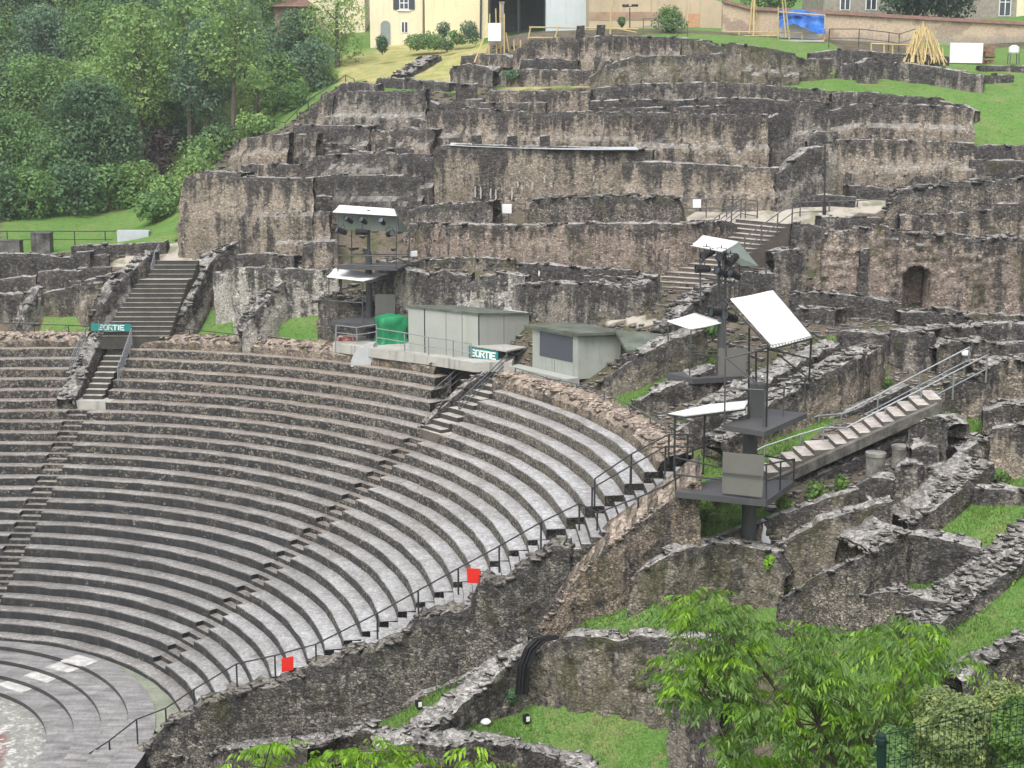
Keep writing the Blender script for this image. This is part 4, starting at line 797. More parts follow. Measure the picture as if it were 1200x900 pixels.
# rim, paved gap, orchestra
mb = MB()
V, Q = ring_np(row_r(0)+.05, row_r(1)+.3, -.6, .22, end_angle(13, 3.0), R(125), 300)
o = link('orchestra_kerb', np_mesh('orchestra_kerb', V, Q, {'upper': np.zeros(len(V)), 'paler': np.clip((.6-np.arctan2(V[:, 1]-OY, V[:, 0]-OX))/.6, 0, 1)*.6}), SEAT); settle(o); tag(o, 'low stone kerb step at the foot of the lowest seat row', 'stone kerb')
def marble_mat():
    m = NT('orchestra_marble', .38, .5); p = m.pos(); n = m.noise(m.pos((1, 3, 1)), .8, 5, .6)
    c = m.ramp(n, [(.3, (.15, .145, .145)), (.5, (.24, .235, .235)), (.7, (.32, .315, .315))])
    b = m.n('ShaderNodeTexBrick'); b.inputs['Scale'].default_value = .8; b.inputs['Mortar Size'].default_value = .008; b.inputs['Color1'].default_value = (.9, .9, .9, 1); b.inputs['Color2'].default_value = (1.1, 1.08, 1.06, 1); b.inputs['Mortar'].default_value = (.55, .55, .55, 1)
    m.l(p, b.inputs['Vector']); c = m.mix(1.0, c, b.outputs[0], 'MULTIPLY')
    st = m.noise(m.pos((.25, 2.2, 1)), 1.6, 4); c = m.mix(m.mr(st, .56, .68, 0, .5), c, (.13, .11, .10))
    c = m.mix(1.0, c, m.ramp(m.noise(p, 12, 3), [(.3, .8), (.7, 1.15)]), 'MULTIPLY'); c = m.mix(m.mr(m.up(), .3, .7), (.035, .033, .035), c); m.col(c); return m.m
MARBLE = marble_mat()
PLANK = plain('greenish_worn_paving', (.22, .235, .18), .7, .22, 1.1, dirt=(.12, .14, .08))
SLABW = plain('white_marble_slab', (.50, .49, .47), .5, .3, 3)
def disc(name, c, r0, r1, z0, z1, a0, a1, mat, n=96):
    mb = MB(); vs = []
    for k in range(n+1):
        a = a0+(a1-a0)*k/n
        for r, z in ((r0, z0), (r0, z1), (r1, z1), (r1, z0)): vs.append((c[0]+r*math.cos(a), c[1]+r*math.sin(a), z))
    fs = [(4*k+j, 4*k+(j+1) % 4, 4*k+4+(j+1) % 4, 4*k+4+j) for k in range(n) for j in range(4)]
    mb.add(vs, fs+[(0, 3, 2, 1), (4*n, 4*n+1, 4*n+2, 4*n+3)]); return mb.obj(name, mat)
mb = MB(); vs = []; n = 96
for k in range(n+1):
    a = R(9+161*k/n); q = (OC[0]+11.7*math.cos(a), OC[1]+11.7*math.sin(a)); e = pol(row_r(0)+.3, a)
    if math.hypot(q[0]-OX, q[1]-OY) > row_r(0)+.1: q = pol(row_r(0)+.1, a)
    vs += [(q[0], q[1], -.7), (q[0], q[1], .02), (e[0], e[1], .02), (e[0], e[1], -.7)]
mb.add(vs, [(4*k+j, 4*k+(j+1) % 4, 4*k+4+(j+1) % 4, 4*k+4+j) for k in range(n) for j in range(4)])
g0 = mb.obj('paved_gap', PLANK); tag(g0, kind='structure')
ot = thing('orchestra_steps', 'concentric grey marble steps around the orchestra floor', 'orchestra steps', (OC[0], OC[1], -.3))
RR = [7.75, 8.75, 9.75, 10.75, 11.75]
for k in range(4):
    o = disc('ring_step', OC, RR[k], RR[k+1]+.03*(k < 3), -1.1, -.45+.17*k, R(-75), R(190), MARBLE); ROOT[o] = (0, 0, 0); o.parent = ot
    me = o.data
    for v in me.vertices: v.co.x -= OC[0]; v.co.y -= OC[1]; v.co.z += .3
def mosaic_mat():
    m = NT('orchestra_mosaic', .45, .45); p = m.pos(); s = m.n('ShaderNodeVectorMath', operation='SUBTRACT'); m.l(p, s.inputs[0]); s.inputs[1].default_value = (OC[0], OC[1], 0)
    l = m.n('ShaderNodeVectorMath', operation='LENGTH'); sx = m.n('ShaderNodeSeparateXYZ'); m.l(s.outputs[0], sx.inputs[0]); cx = m.n('ShaderNodeCombineXYZ'); m.l(sx.outputs[0], cx.inputs[0]); m.l(sx.outputs[1], cx.inputs[1]); m.l(cx.outputs[0], l.inputs[0])
    n = m.noise(p, 1.6, 4); wob = m.math('ADD', l.outputs['Value'], m.math('MULTIPLY', n, .5))
    c = m.ramp(m.math('DIVIDE', wob, 8.0), [(0, (.28, .28, .27)), (.60, (.29, .285, .275)), (.66, (.17, .085, .07)), (.80, (.20, .105, .085)), (.84, (.24, .24, .22)), (.93, (.27, .27, .245)), (1, (.21, .21, .19))])
    c = m.mix(m.mr(m.noise(p, 2.6, 4, .7), .5, .62), c, (.50, .50, .47)); c = m.mix(1.0, c, m.ramp(m.noise(p, 9, 3), [(.3, .7), (.7, 1.2)]), 'MULTIPLY'); m.col(c); return m.m
of = disc('orchestra_floor', OC, .02, RR[0]+.03, -1.1, -.62, 0, R(360), mosaic_mat()); tag(of, kind='structure')
# pale inlaid slabs crossing the rings
for k, (q, lab) in enumerate([([(71, 774), (92, 767), (115, 774.5), (99, 781)], 'white marble slab crossing the outermost orchestra ring'), ([(52, 782), (71, 774.8), (99, 781.5), (80, 788)], 'small speckled white slab crossing the second orchestra ring'), ([(27, 791.5), (51, 783), (79, 789), (55, 800)], 'speckled white slab crossing the third orchestra ring'), ([(-4, 802), (25, 792.5), (54, 801), (24, 812)], 'large white marble slab on the innermost orchestra ring')]):
    z = -.45+.17*(3-k)+.006; mb = MB(); P = [atZ(x, y, z) for x, y in q]; mb.slab(P, .05); o = mb.obj('marble_slab', SLABW); settle(o); tag(o, lab, 'marble slab', 'white slabs laid across the orchestra rings')
# parapets of broken stone above the top seat row
def parapet(label, a0, a1, seed):
    n = int((a1-a0)*30/.2); a = np.linspace(a0, a1, n+1); s = a*30; prof = [(29.55, 9.4), (29.62, 10.3), (29.68, 10.52), (29.9, 10.72), (30.2, 10.82), (30.55, 10.9), (30.85, 10.85), (30.95, 10.3), (31.0, 9.4)]
    V = np.zeros((n+1, len(prof), 3))
    for k, (r, z) in enumerate(prof):
        pp = np.stack([s*2.2, a*0+k*.9, a*0+seed], -1); jr = .07*fbm(pp, 3); jz = .10*fbm(pp+31, 3)+.05*cell(pp*1.7)
        rr = r+jr*(k > 0); V[:, k] = np.stack([OX+rr*np.cos(a), OY+rr*np.sin(a), z+(jz if 1 < k < 7 else 0*jz)], -1)
    m = len(prof); idx = np.arange((n+1)*m).reshape(n+1, m); Q = np.stack([idx[:-1, :-1], idx[:-1, 1:], idx[1:, 1:], idx[1:, :-1]], -1).reshape(-1, 4)
    Q = np.concatenate([Q, np.array([[idx[e, 0], idx[e, 2], idx[e, 5], idx[e, 8]] for e in (0, n)])])
    rng = np.random.default_rng(seed); P = np.stack([OX+29.7*np.cos(a), OY+29.7*np.sin(a)], -1); nrm = np.stack([np.cos(a), np.sin(a)], -1)
    c = chips(s-s[0], P, nrm, np.full(n+1, 10.74), 1.2, 16, .15, rng); k = len(c); c[..., 2] += (np.hypot(c[..., 0]-OX, c[..., 1]-OY)-29.7)*.14
    V2 = np.concatenate([V.reshape(-1, 3), c.reshape(-1, 3)]); Q2 = np.concatenate([Q, (np.arange(k)[:, None, None]*8+BOXQ[None]+(n+1)*m).reshape(-1, 4)])
    dt = np.full(len(V2), .5); dt[:(n+1)*m] = np.tile(np.array([1.2, .5, .3, .2, .2, .2, .3, .6, 1.]), n+1)
    o = link('stone_parapet', np_mesh('stone_parapet', V2, Q2, {'dtop': dt}), RU['brown']); settle(o); tag(o, label, 'parapet', 'rubble parapets above the top seat row')
parapet('reddish rubble parapet above the right hand seats in front of the kiosk', end_angle(30, 4.9), ang_at(580, 29.8, 10.6), 1)
parapet('long reddish rubble parapet above the middle seats below the cabins', ang_at(512, 29.8, 10.6), ang_at(153, 29.8, 10.6), 2)
parapet('reddish rubble parapet above the left hand seats', ang_at(100, 29.8, 10.6), R(118), 3)
# passage flank walls of the two stairways through the seating
def flank(label, pts, mat, t=.45):
    """pts: (angle, r, ztop)"""
    mbp = [pol(r, a) for a, r, z in pts]; st = []
    for (a, r, z), p in zip(pts, mbp):
        q = projx(p[0], p[1], z); b = projx(p[0], p[1], z-1.4); st.append((q[0], q[1], b[1], p[1]))
    W(label, st, mat, t, .08, dens=10, name='passage_wall', cat='passage wall', group='rubble walls flanking the stairways in the seats')
def aat(d, i): return ang_at(d[i], row_r(i), row_z(i))
def radial_steps(name, label, a, w, r0, z0, r1, z1, n, mat, landing=None, cat='stair'):
    t = thing(name, label, cat, pol(r0, a, z0-.5)); dr = (r1-r0)/n; dz = (z1-z0)/n; u = (math.cos(a), math.sin(a)); v = (-u[1], u[0])
    for k in range(n):
        ra, rb, z = r0+dr*k, r0+dr*(k+1)+.03, z0+dz*(k+1); mb = MB(); w2 = w/2 if not callable(w) else w((k+.5)/n)/2; vs = []
        for zq in (z-.9, z-.03, z):
            for rq, e in ((ra-(.02 if zq > z-.04 else 0), 0), (rb, 0)):
                for s in (-1, 1): vs.append((OX+u[0]*rq+v[0]*s*w2, OY+u[1]*rq+v[1]*s*w2, zq))
        mb.add(vs, [(0, 1, 3, 2), (8, 10, 11, 9), (0, 4, 5, 1), (1, 5, 7, 3), (3, 7, 6, 2), (2, 6, 4, 0), (4, 8, 9, 5), (5, 9, 11, 7), (7, 11, 10, 6), (6, 10, 8, 4)])
        mb.obj('step', mat, t)
    return t
ALc = (ang_at(104, row_r(22), row_z(22))+ang_at(124, row_r(22), row_z(22)))/2
radial_steps('passage_stair', 'narrow grey concrete stair in the left stairway below the exit banner', ALc, 1.05, row_r(20)+.5, row_z(20)-.02, 31.4, 10.68, 12, STAIRD)
ARc = (ang_at(508, row_r(22), row_z(22))+ang_at(526, row_r(22), row_z(22)))/2
radial_steps('passage_stair', 'dark covered stair under the exit canopy in the middle of the seats', ARc, 1.3, row_r(21)+.2, row_z(21)-.05, 31.2, 10.6, 10, STAIRD)
flank('dark rubble wall on the left of the left stairway, under its white railing', [(ALc+.60/r_, r_, z_) for r_, z_ in ((row_r(20)-.1, row_z(20)+.15), (row_r(21)+.2, row_z(21)+.2), (row_r(23), row_z(23)+.15), (row_r(25), row_z(25)+.2), (30.6, 10.85))], 'loose', 1.0)
flank('dark rubble wall on the left of the covered stairway', [(ARc+.72/r_, r_, z_) for r_, z_ in ((row_r(21)+.1, row_z(21)+.05), (row_r(23), row_z(23)+.02), (row_r(25), row_z(25)+.0), (30.4, 10.65))], 'loose', .45)
for lab, d, i, k in (('pale landing slab at the foot of the left stairway', LR, 20, .6), ('sandy landing slab at the foot of the covered stairway', RL, 21, .6)):
    r, z = row_r(i), row_z(i); a1 = ALc if d is LR else ARc; mb = MB(); vs = []
    hw = 1.25/r
    for rq in (r+.02, r+1.0):
        for s in (-1.15, .9): vs.append(pol(rq, a1+s*hw*.8, z-.0+.014))
    mb.slab([vs[0], vs[2], vs[3], vs[1]], .8); o = mb.obj('landing_slab', CONC if d is LR else STAIRC); settle(o); tag(o, lab, 'landing')
# the wide stair at left and the diagonal stair at right
def quad_stair(name, label, bl, br, tl, tr, n, mat, land=None, base=.8, group=None):
    """n steps between a bottom edge (bl, br) and a top edge (tl, tr), all 3D points; land = step index made a deep landing"""
    t = thing(name, label, 'stair', tuple((Vector(bl)+Vector(br))/2-Vector((0, 0, .3))), group)
    fr = np.linspace(0, 1, n+1)
    if land:
        wts = np.ones(n); wts[land] = 3.0 if n > 15 else 1.9; fr = np.concatenate([[0], np.cumsum(wts)/wts.sum()])
    bl, br, tl, tr = map(Vector, (bl, br, tl, tr))
    for k in range(n):
        f0, f1 = fr[k], fr[k+1]+.01; z = bl.z+(tl.z-bl.z)*(k+1)/n
        a, b, c, d = bl.lerp(tl, f0), br.lerp(tr, f0), br.lerp(tr, f1), bl.lerp(tl, f1); back = (d-a).normalized()*.03; mb = MB()
        lo = [(p.x+back.x, p.y+back.y, z-base) for p in (a, b, c, d)]; mi = [(p.x+back.x, p.y+back.y, z-.05) for p in (a, b)]+[(p.x, p.y, z-.05) for p in (c, d)]; li = [(p.x, p.y, z-.045) for p in (a, b, c, d)]; hi = [(p.x, p.y, z) for p in (a, b, c, d)]
        mb.add(lo+mi+li+hi, [(3, 2, 1, 0)]+[(j*4+i, j*4+(i+1) % 4, j*4+4+(i+1) % 4, j*4+4+i) for j in range(3) for i in range(4)]+[(12, 13, 14, 15)])
        mb.obj('step', mat, t)
    return t
zb = 10.75; zt_ = 14.55
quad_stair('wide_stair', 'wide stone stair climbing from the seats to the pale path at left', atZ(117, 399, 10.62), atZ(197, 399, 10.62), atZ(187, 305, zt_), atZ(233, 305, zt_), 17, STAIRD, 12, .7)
bl, br = hit(712, 375), hit(775, 376)
zr = atD(867, 257, 77)[2]; bl = atZ(712, 375, bl[2]); br = atZ(774, 376, bl[2])
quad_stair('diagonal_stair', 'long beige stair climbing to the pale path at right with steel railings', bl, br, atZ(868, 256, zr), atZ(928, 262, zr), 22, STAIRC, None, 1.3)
def P(px, py, D): return atD(px, py, D)
# ------------------------------------------------------------------ railings
def railing(label, tops, h, mat, r=.026, lower=(), posts=None, group='metal railings', cat='railing', name='railing', rp=None):
    """tops: 3D points of the top rail; a post under every point (or those listed)"""
    T = [Vector(p) for p in tops]; t = thing(name, label, cat, tuple(T[0]-Vector((0, 0, h))), group)
    mb = MB(); mb.tube(T, r); mb.obj('top_rail', mat, t)
    for k in lower:
        m2 = MB(); m2.tube([p-Vector((0, 0, h*k)) for p in T], r*.8, 5); m2.obj('lower_rail', mat, t)
    for i in (posts if posts is not None else range(len(T))):
        m3 = MB(); m3.bar(T[i], T[i]-Vector((0, 0, h)), rp or r*1.15); m3.obj('post', mat, t)
    return t
def onE(px, py, off): return atD(px, py, Eoff(px, py, off))
railing('long dark handrail stepping down the right end of the seats with two red panels', [onE(*p, 2.75) for p in [(60, 908), (94, 890), (128, 868), (160, 843), (194, 830), (227, 808), (277, 778), (322, 768), (370, 755), (442, 719), (490, 692), (537, 666), (585, 640), (634, 612), (679, 590)]], .95, DSTEEL, .03, posts=[1, 2, 3, 4, 5, 6, 7, 8, 9, 10, 11, 12, 13, 14])
railing('upper handrail of the seating end stair, left one of the pair near the big tower', [onE(*p, 4.2) for p in [(697, 561), (740, 532), (784, 509), (806, 509)]], 1.05, DSTEEL, .03)
railing('second handrail of the seating end stair, lower one of the pair near the big tower', [onE(*p, 3.6) for p in [(694, 572), (739, 546), (780, 523), (812, 524)]], 1.0, DSTEEL, .03)
railing('low curved handrail beside the brown wall by the big tower', [onE(*p, 2.5) for p in [(679, 590), (700, 601), (748, 583), (777, 570), (800, 556)]], .62, DSTEEL, .03, posts=[1, 2, 3, 4])
def ringrail(label, px, py, mat, h=.95, lower=()):
    return railing(label, [atD(x, y, OY+30.55*math.sin(ang_at(x, 30.55, 11.5))) for x, y in zip(px, py)], h, mat, .026, lower)
ringrail('thin dark handrail along the parapet at the far left', [-8, 40, 80, 113], [378, 380, 381, 383], DSTEEL, .75)
ringrail('dark handrail along the parapet in front of the left grass plots', [152, 185, 222, 268, 318, 372, 392], [382, 383, 386, 391, 395, 402, 404], DSTEEL, .85)
ringrail('handrail along the parapet in front of the kiosk and down to the big tower', [604, 641, 676, 708, 738, 762, 780], [431, 443, 450, 461, 474, 488, 500], STEEL, .75)
def drail(label, pts, h, mat, r=.028, lower=(.33, .66), posts=None): return railing(label, pts, h, mat, r, lower, posts)
zs = lambda i: row_z(i)+1.0
drail('white mesh handrail on the left side of the left stairway', [P(82, 421, 74.0), P(91, 402, 75.2), P(100, 384, 76.3)], .9, GALV, .024, (.2, .4, .6, .8))
drail('white mesh handrail on the right side of the left stairway', [P(137.5, 431, 74.2), P(146, 408, 75.4), P(154, 385, 76.5)], .9, GALV, .024, (.2, .4, .6, .8))
drail('dark barred handrail on the left side of the covered stairway', [P(500.5, 463, 67.0), P(528, 439, 68.0), P(553, 417, 68.9)], .95, STEEL, .03, (.3, .6))
drail('dark barred handrail on the right side of the covered stairway', [P(538, 470, 64.8), P(566, 443, 66.2), P(594, 416, 67.4)], 1.0, STEEL, .032, (.2, .4, .6, .8))
# left stair and path railings
dL = hit(190, 312)[1]
railing('white handrail with bars on the left shoulder of the wide stair', [P(177, 312, 81.5), P(181, 297, 82.7), P(186, 286, 84)], 1.0, GALV, .028, (.25, .5, .75))
railing('dark handrail along the right side of the wide stair head and pale path', [P(233, 305, 82.5), P(244, 290, 84.2), P(254, 284, 85.5), P(264, 283, 86), P(274, 282, 86.5), P(283, 270, 87), P(290, 263, 87.5), P(310, 262, 88)], 1.0, DSTEEL, .03, (), [0, 1, 2, 3, 4, 5, 6, 7])
railing('dark lawn railing running across the left end of the ruins', [P(x, y, 88.5) for x, y in [(-10, 271), (8, 271), (61, 271), (87, 271), (123, 271), (162, 270), (186, 269), (194, 268), (214, 266)]], 1.0, DSTEEL, .032, (.5,))
railing('short dark railing turning along the lawn edge by the massive end wall', [P(199, 284, 86), P(211, 279, 86.5), P(221, 276, 87), P(232, 268, 88)], .95, DSTEEL, .03)
railing('thin fence railing climbing the grassy hill edge beside the terraces', [P(308, 155, 104), P(321, 141, 106), P(334, 144, 103), P(348, 130, 105), P(361, 118, 107), P(405, 88, 111), P(415, 93, 108)], 1.0, DSTEEL, .03, (.5,))
# right stair and path
a0, a1 = Vector(atZ(712, 375, bl[2])), Vector(atZ(868, 256, zr)); b0, b1 = Vector(atZ(774, 376, bl[2])), Vector(atZ(928, 262, zr)); UPZ = Vector((0, 0, 1.05))
railing('grey barred railing on the left side of the long diagonal stair', [a0.lerp(a1, f)+UPZ for f in (.42, .58, .70, .82, .92, 1.0)]+[tuple(Vector(P(888, 236, 78)))], 1.05, STEEL, .032, (.25, .5, .75))
railing('grey handrail on the right side of the long diagonal stair and along the path', [b0.lerp(b1, f)+UPZ for f in (.62, .75, .88, 1.0)]+[P(938, 237, 78), P(972, 236, 78.5), P(1005, 235, 79), P(1040, 233, 79.5)], 1.05, STEEL, .032, (.5,))
railing('thin railing behind the pale path carrying the right white notice', [P(800, 233, 78.1), P(828, 233, 78.2), P(852, 233, 78.2), P(874, 234, 78.1)], 1.0, STEEL, .026, (.5,))
railing('thin railing in the gap of the crest wall carrying the left white notice', [P(579, 238, 79.3), P(596, 238, 79.3), P(616, 239, 79.3)], 1.1, STEEL, .024, (.5,))
# steel railed stair
def lerp3(a, b, f): return tuple(Vector(a).lerp(Vector(b), f))
s0f, s0b, s1f, s1b = atZ(898, 560, 9.85), atZ(886, 549, 9.85), atZ(1102, 468, 12.4), atZ(1090, 457, 12.4)
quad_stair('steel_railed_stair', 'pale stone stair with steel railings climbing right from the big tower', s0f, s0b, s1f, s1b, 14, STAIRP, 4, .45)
railing('near steel handrail of the stair climbing right from the big tower', [P(862, 540, 51.9), P(896, 523, 52), P(938, 509, 52.1), P(965, 501, 52.1), P(992, 501, 52.2), P(1038, 477, 52.4), P(1080, 456, 52.6), P(1118, 436, 52.9), P(1157, 416, 53.3)], 1.05, GALV, .032, (.5,))
railing('far steel handrail of the stair climbing right from the big tower', [P(850, 525, 54), P(893, 507, 54.2), P(930, 496, 54.4), P(960, 487, 54.6), P(986, 485, 54.8), P(1029, 463, 55.2), P(1078, 437, 55.6), P(1136, 407, 56)], 1.0, GALV, .032, (.5,))
mb = MB(); mb.flat(P(899, 569, 49.85), P(1100, 477, 51.4), .24, .34); o = mb.obj('stair_kerb', plain('weathered_stringer', (.15, .14, .125), .9, .5, 2, dirt=(.05, .048, .045))); settle(o); tag(o, 'pale stone stringer under the near side of the steel railed stair', 'stair stringer')
# red panels, banners, notices
def panel(name, label, cat, corners, mat, t=.03, group=None, text=None, tsize=None, tmat=None):
    mb = MB(); mb.thick(corners, t); o = mb.obj(name, mat); settle(o); tag(o, label, cat, group); return o
def sq(px0, py0, px1, py1, D, dd=0): return [P(px0, py1, D), P(px1, py1, D+dd), P(px1, py0, D+dd), P(px0, py0, D)]
d1 = Eoff(336, 778, 2.7)-.05; d2 = Eoff(555, 675, 2.7)-.05
panel('red_panel', 'plain red square panel hanging low on the long handrail', 'sign', [P(330, 788, d1), P(344, 785, d1+.1), P(344, 769, d1+.1), P(330, 772, d1)], RED, .03, 'red panels on the handrail')
panel('red_panel', 'plain red square panel hanging higher up on the long handrail', 'sign', [P(548, 683, d2), P(563, 684, d2+.1), P(563, 667, d2+.1), P(547, 666, d2)], RED, .03, 'red panels on the handrail')
LET = {'S': [[(1, .92), (.8, 1), (.2, 1), (0, .85), (0, .62), (.2, .5), (.8, .5), (1, .38), (1, .15), (.8, 0), (.2, 0), (0, .08)]], 'O': [[(.2, 0), (0, .2), (0, .8), (.2, 1), (.8, 1), (1, .8), (1, .2), (.8, 0), (.2, 0)]], 'R': [[(0, 0), (0, 1), (.8, 1), (1, .85), (1, .65), (.8, .5), (0, .5)], [(.5, .5), (1, 0)]], 'T': [[(0, 1), (1, 1)], [(.5, 1), (.5, 0)]], 'I': [[(.5, 0), (.5, 1)]], 'E': [[(1, 1), (0, 1), (0, 0), (1, 0)], [(0, .5), (.8, .5)]]}
def lettering(word, o0, ux, uz, w, h, gap, th, parent, mat, off):
    mb = MB(); x = 0; nrm = ux.cross(uz).normalized()*off
    for ch in word:
        ww = w*.35 if ch == 'I' else w
        for stroke in LET[ch]:
            for (p, q) in zip(stroke, stroke[1:]):
                a = o0+nrm+ux*(x+p[0]*ww)+uz*(p[1]*h); b = o0+nrm+ux*(x+q[0]*ww)+uz*(q[1]*h); d = (b-a)
                if d.length < 1e-5: continue
                d.normalize(); s = d.cross(nrm.normalized())*th/2; e = d*th*.45; n2 = nrm.normalized()*.008
                mb.add([a-s-e, b-s+e, b+s+e, a+s-e, a-s-e-n2, b-s+e-n2, b+s+e-n2, a+s-e-n2], [(0, 1, 2, 3), (7, 6, 5, 4), (0, 4, 5, 1), (1, 5, 6, 2), (2, 6, 7, 3), (3, 7, 4, 0)])
        x += ww+gap
    return mb.obj('lettering', mat, parent)
def banner(name, label, c00, c10, c11, c01, frac, hf):
    t = thing(name, label, 'sign', tuple((Vector(c00)+Vector(c10))/2), 'teal exit signs')
    mb = MB(); mb.thick([c00, c10, c11, c01], .04); b = mb.obj('board', TEAL, t)
    A = Vector(c00); ux = (Vector(c10)-A); uz = (Vector(c01)-A); W_ = ux.length; H_ = uz.length; ux.normalize(); uz.normalize()
    n = 6; w = W_*frac/6.6; gap = w*.26; tot = 5*w+.35*w+5*gap; lettering('SORTIE', A+ux*(W_-tot)*.52+uz*H_*(1-hf)/2, ux, uz, w, H_*hf, gap, H_*.14, t, WHITEP, .012)
db = OY+29.1
t_ = banner('exit_sign', 'teal exit banner with white letters over the left stairway', P(107, 387.5, db), P(153.5, 388.5, db), P(153.5, 380, db), P(107, 379, db), .62, .62)
# notices
for q, lab, D in (((588.5, 239, 599.5, 250), 'small white square notice on the gap railing in the dark crest wall', 79.15), ((812, 233.5, 821.5, 243.5), 'small white square notice on the railing behind the pale path', 77.9)):
    panel('notice_board', lab, 'notice', sq(*q, D), WHITEP, .03, 'white notices')
for q, D_, lab in (((969, 513, 993, 530), 51.7, 'pale green panel leaning on the upper landing of the steel railed stair'), ((919, 529, 940, 548), 51.7, 'pale green panel leaning on the lower landing of the steel railed stair')):
    panel('leaning_board', lab, 'panel', [P(q[0], q[3], D_), P(q[2], q[3]-3, D_+.1), P(q[2], q[1], D_+.35), P(q[0], q[1]+2, D_+.25)], plain('pale_green_board', (.36, .42, .36), .7, .1, 2), .04, 'panels on the steel railed stair')
# ------------------------------------------------------------------ cabins and deck
def prism(mb, base, ztops, zb):
    n = len(base); lo = [(x, y, zb) for x, y in base]; hi = [(x, y, z) for (x, y), z in zip(base, ztops)]
    mb.add(lo+hi, [tuple(range(n-1, -1, -1)), tuple(range(n, 2*n))]+[(i, (i+1) % n, n+(i+1) % n, n+i) for i in range(n)])
def corner4(a, b, c): return [a[:2], b[:2], c[:2], (a[0]+c[0]-b[0], a[1]+c[1]-b[1])]
def zat(p, py):                   # height of the point above plan position p that shows at picture height py
    q0 = projx(p[0], p[1], 8)[1]; q1 = projx(p[0], p[1], 18)[1]; return 8+10*(q0-py)/(q0-q1)
ZD = 11.0
A, B_, C_ = atZ(479, 411, ZD+.1), atZ(560, 419, ZD+.1), atZ(620, 409, ZD+.1)
hb = corner4(A, B_, C_); ht = [zat(hb[0], 358), zat(hb[1], 367), zat(hb[2], 367.5)]; ht.append(ht[0]+ht[2]-ht[1])
t = thing('technical_cabin', 'long grey green panelled cabin with mossy flat roof beside the green tarpaulin', 'cabin', (B_[0], B_[1], ZD), 'cabins on the seating parapet')
mb = MB(); prism(mb, hb, ht, ZD-.4); mb.obj('wall_panels', HUTG, t)
def over(b, e): 
    cx = sum(p[0] for p in b)/4; cy = sum(p[1] for p in b)/4; return [(cx+(p[0]-cx)*e, cy+(p[1]-cy)*e) for p in b]
def roofslab(b, zz, e, th, mat, t, lift=0):
    o = over(b, e); mb = MB(); n = 4; vs = [(x, y, z+lift) for (x, y), z in zip(o, zz)]+[(x, y, z+th+lift) for (x, y), z in zip(o, zz)]
    mb.add(vs, [(3, 2, 1, 0), (4, 5, 6, 7)]+[(i, (i+1) % 4, 4+(i+1) % 4, 4+i) for i in range(4)]); return mb.obj('roof', mat, t)
roofslab(hb, ht, 1.05, .09, ROOFM, t, .005)
def seam(t, p, q, f, z0, z1, w, mat=BLACK, off=.012, name='panel_joint'):
    d = Vector((q[0]-p[0], q[1]-p[1], 0)); n = Vector((d.y, -d.x, 0)).normalized(); c = Vector((p[0], p[1], 0))+d*f+n*off; mb = MB(); u = d.normalized()*w/2
    mb.add([c-u+Vector((0, 0, z0)), c+u+Vector((0, 0, z0)), c+u+Vector((0, 0, z1)), c-u+Vector((0, 0, z1)), c-u-n*.03+Vector((0, 0, z0)), c+u-n*.03+Vector((0, 0, z0)), c+u-n*.03+Vector((0, 0, z1)), c-u-n*.03+Vector((0, 0, z1))], [(0, 1, 2, 3), (7, 6, 5, 4), (0, 4, 5, 1), (1, 5, 6, 2), (2, 6, 7, 3), (3, 7, 4, 0)]); return mb.obj(name, mat, t)
zt0 = lambda f: ht[0]+(ht[1]-ht[0])*f-.03
seam(t, hb[0], hb[1], .24, ZD-.2, zt0(.24), .05); seam(t, hb[0], hb[1], .55, ZD-.2, zt0(.55), .02, STEEL); seam(t, hb[0], hb[1], .78, ZD-.2, zt0(.78), .02, STEEL); seam(t, hb[1], hb[2], .02, ZD-.2, ht[1]-.03, .05); seam(t, hb[1], hb[2], .5, ZD-.2, ht[1]-.03, .02, STEEL)
o4 = over(hb, 1.0); mb = MB(); zr_ = ht[2]+.11; mb.slab([(o4[2][0]-.9, o4[2][1]-.2, zr_), (o4[2][0], o4[2][1]-.1, zr_), (o4[2][0]-.3, o4[2][1]+1.0, zr_+.03), (o4[2][0]-1.3, o4[2][1]+.9, zr_+.03)], .03); mb.obj('roof_sheet', CYAN, t)
A2, B2, C2 = atZ(624, 432, ZD-.2), atZ(677, 444, ZD-.2), atZ(727, 441, ZD-.2)
kb = corner4(A2, B2, C2); kt = [zat(kb[0], 382), zat(kb[1], 391), zat(kb[2], 389)]; kt.append(kt[0]+kt[2]-kt[1])
t = thing('ticket_kiosk', 'small mottled grey kiosk with a dark roller shutter and overhanging mossy roof', 'cabin', (B2[0], B2[1], ZD-.2), 'cabins on the seating parapet')
mb = MB(); prism(mb, kb, kt, ZD-.22); mb.obj('wall_panels', HUTM, t); roofslab(kb, kt, 1.2, .12, ROOFM, t, .005)
m_ = MB(); sh = NT('roller_shutter_grey', .5, .3); wv = sh.n('ShaderNodeTexWave', bands_direction='Z'); wv.inputs['Scale'].default_value = 6; sh.l(sh.pos(), wv.inputs['Vector']); sh.col(sh.ramp(wv.outputs['Fac'], [(0, (.055, .06, .075)), (1, (.095, .10, .12))]))
d = Vector((kb[1][0]-kb[0][0], kb[1][1]-kb[0][1], 0)); zz0, zz1 = zat(kb[0], 413), zat(kb[0], 384.5)
seam(t, kb[0], kb[1], .53, zz0, zz1, d.length*.72, sh.m, .02, 'roller_shutter'); seam(t, kb[0], kb[1], .5, ZD-.2, zz0-.05, .02, STEEL)
nn = Vector((d.y, -d.x, 0)).normalized()
mb = MB(); a, b = Vector((kb[0][0], kb[0][1], 0)), Vector((kb[1][0], kb[1][1], 0)); ud = d.normalized()
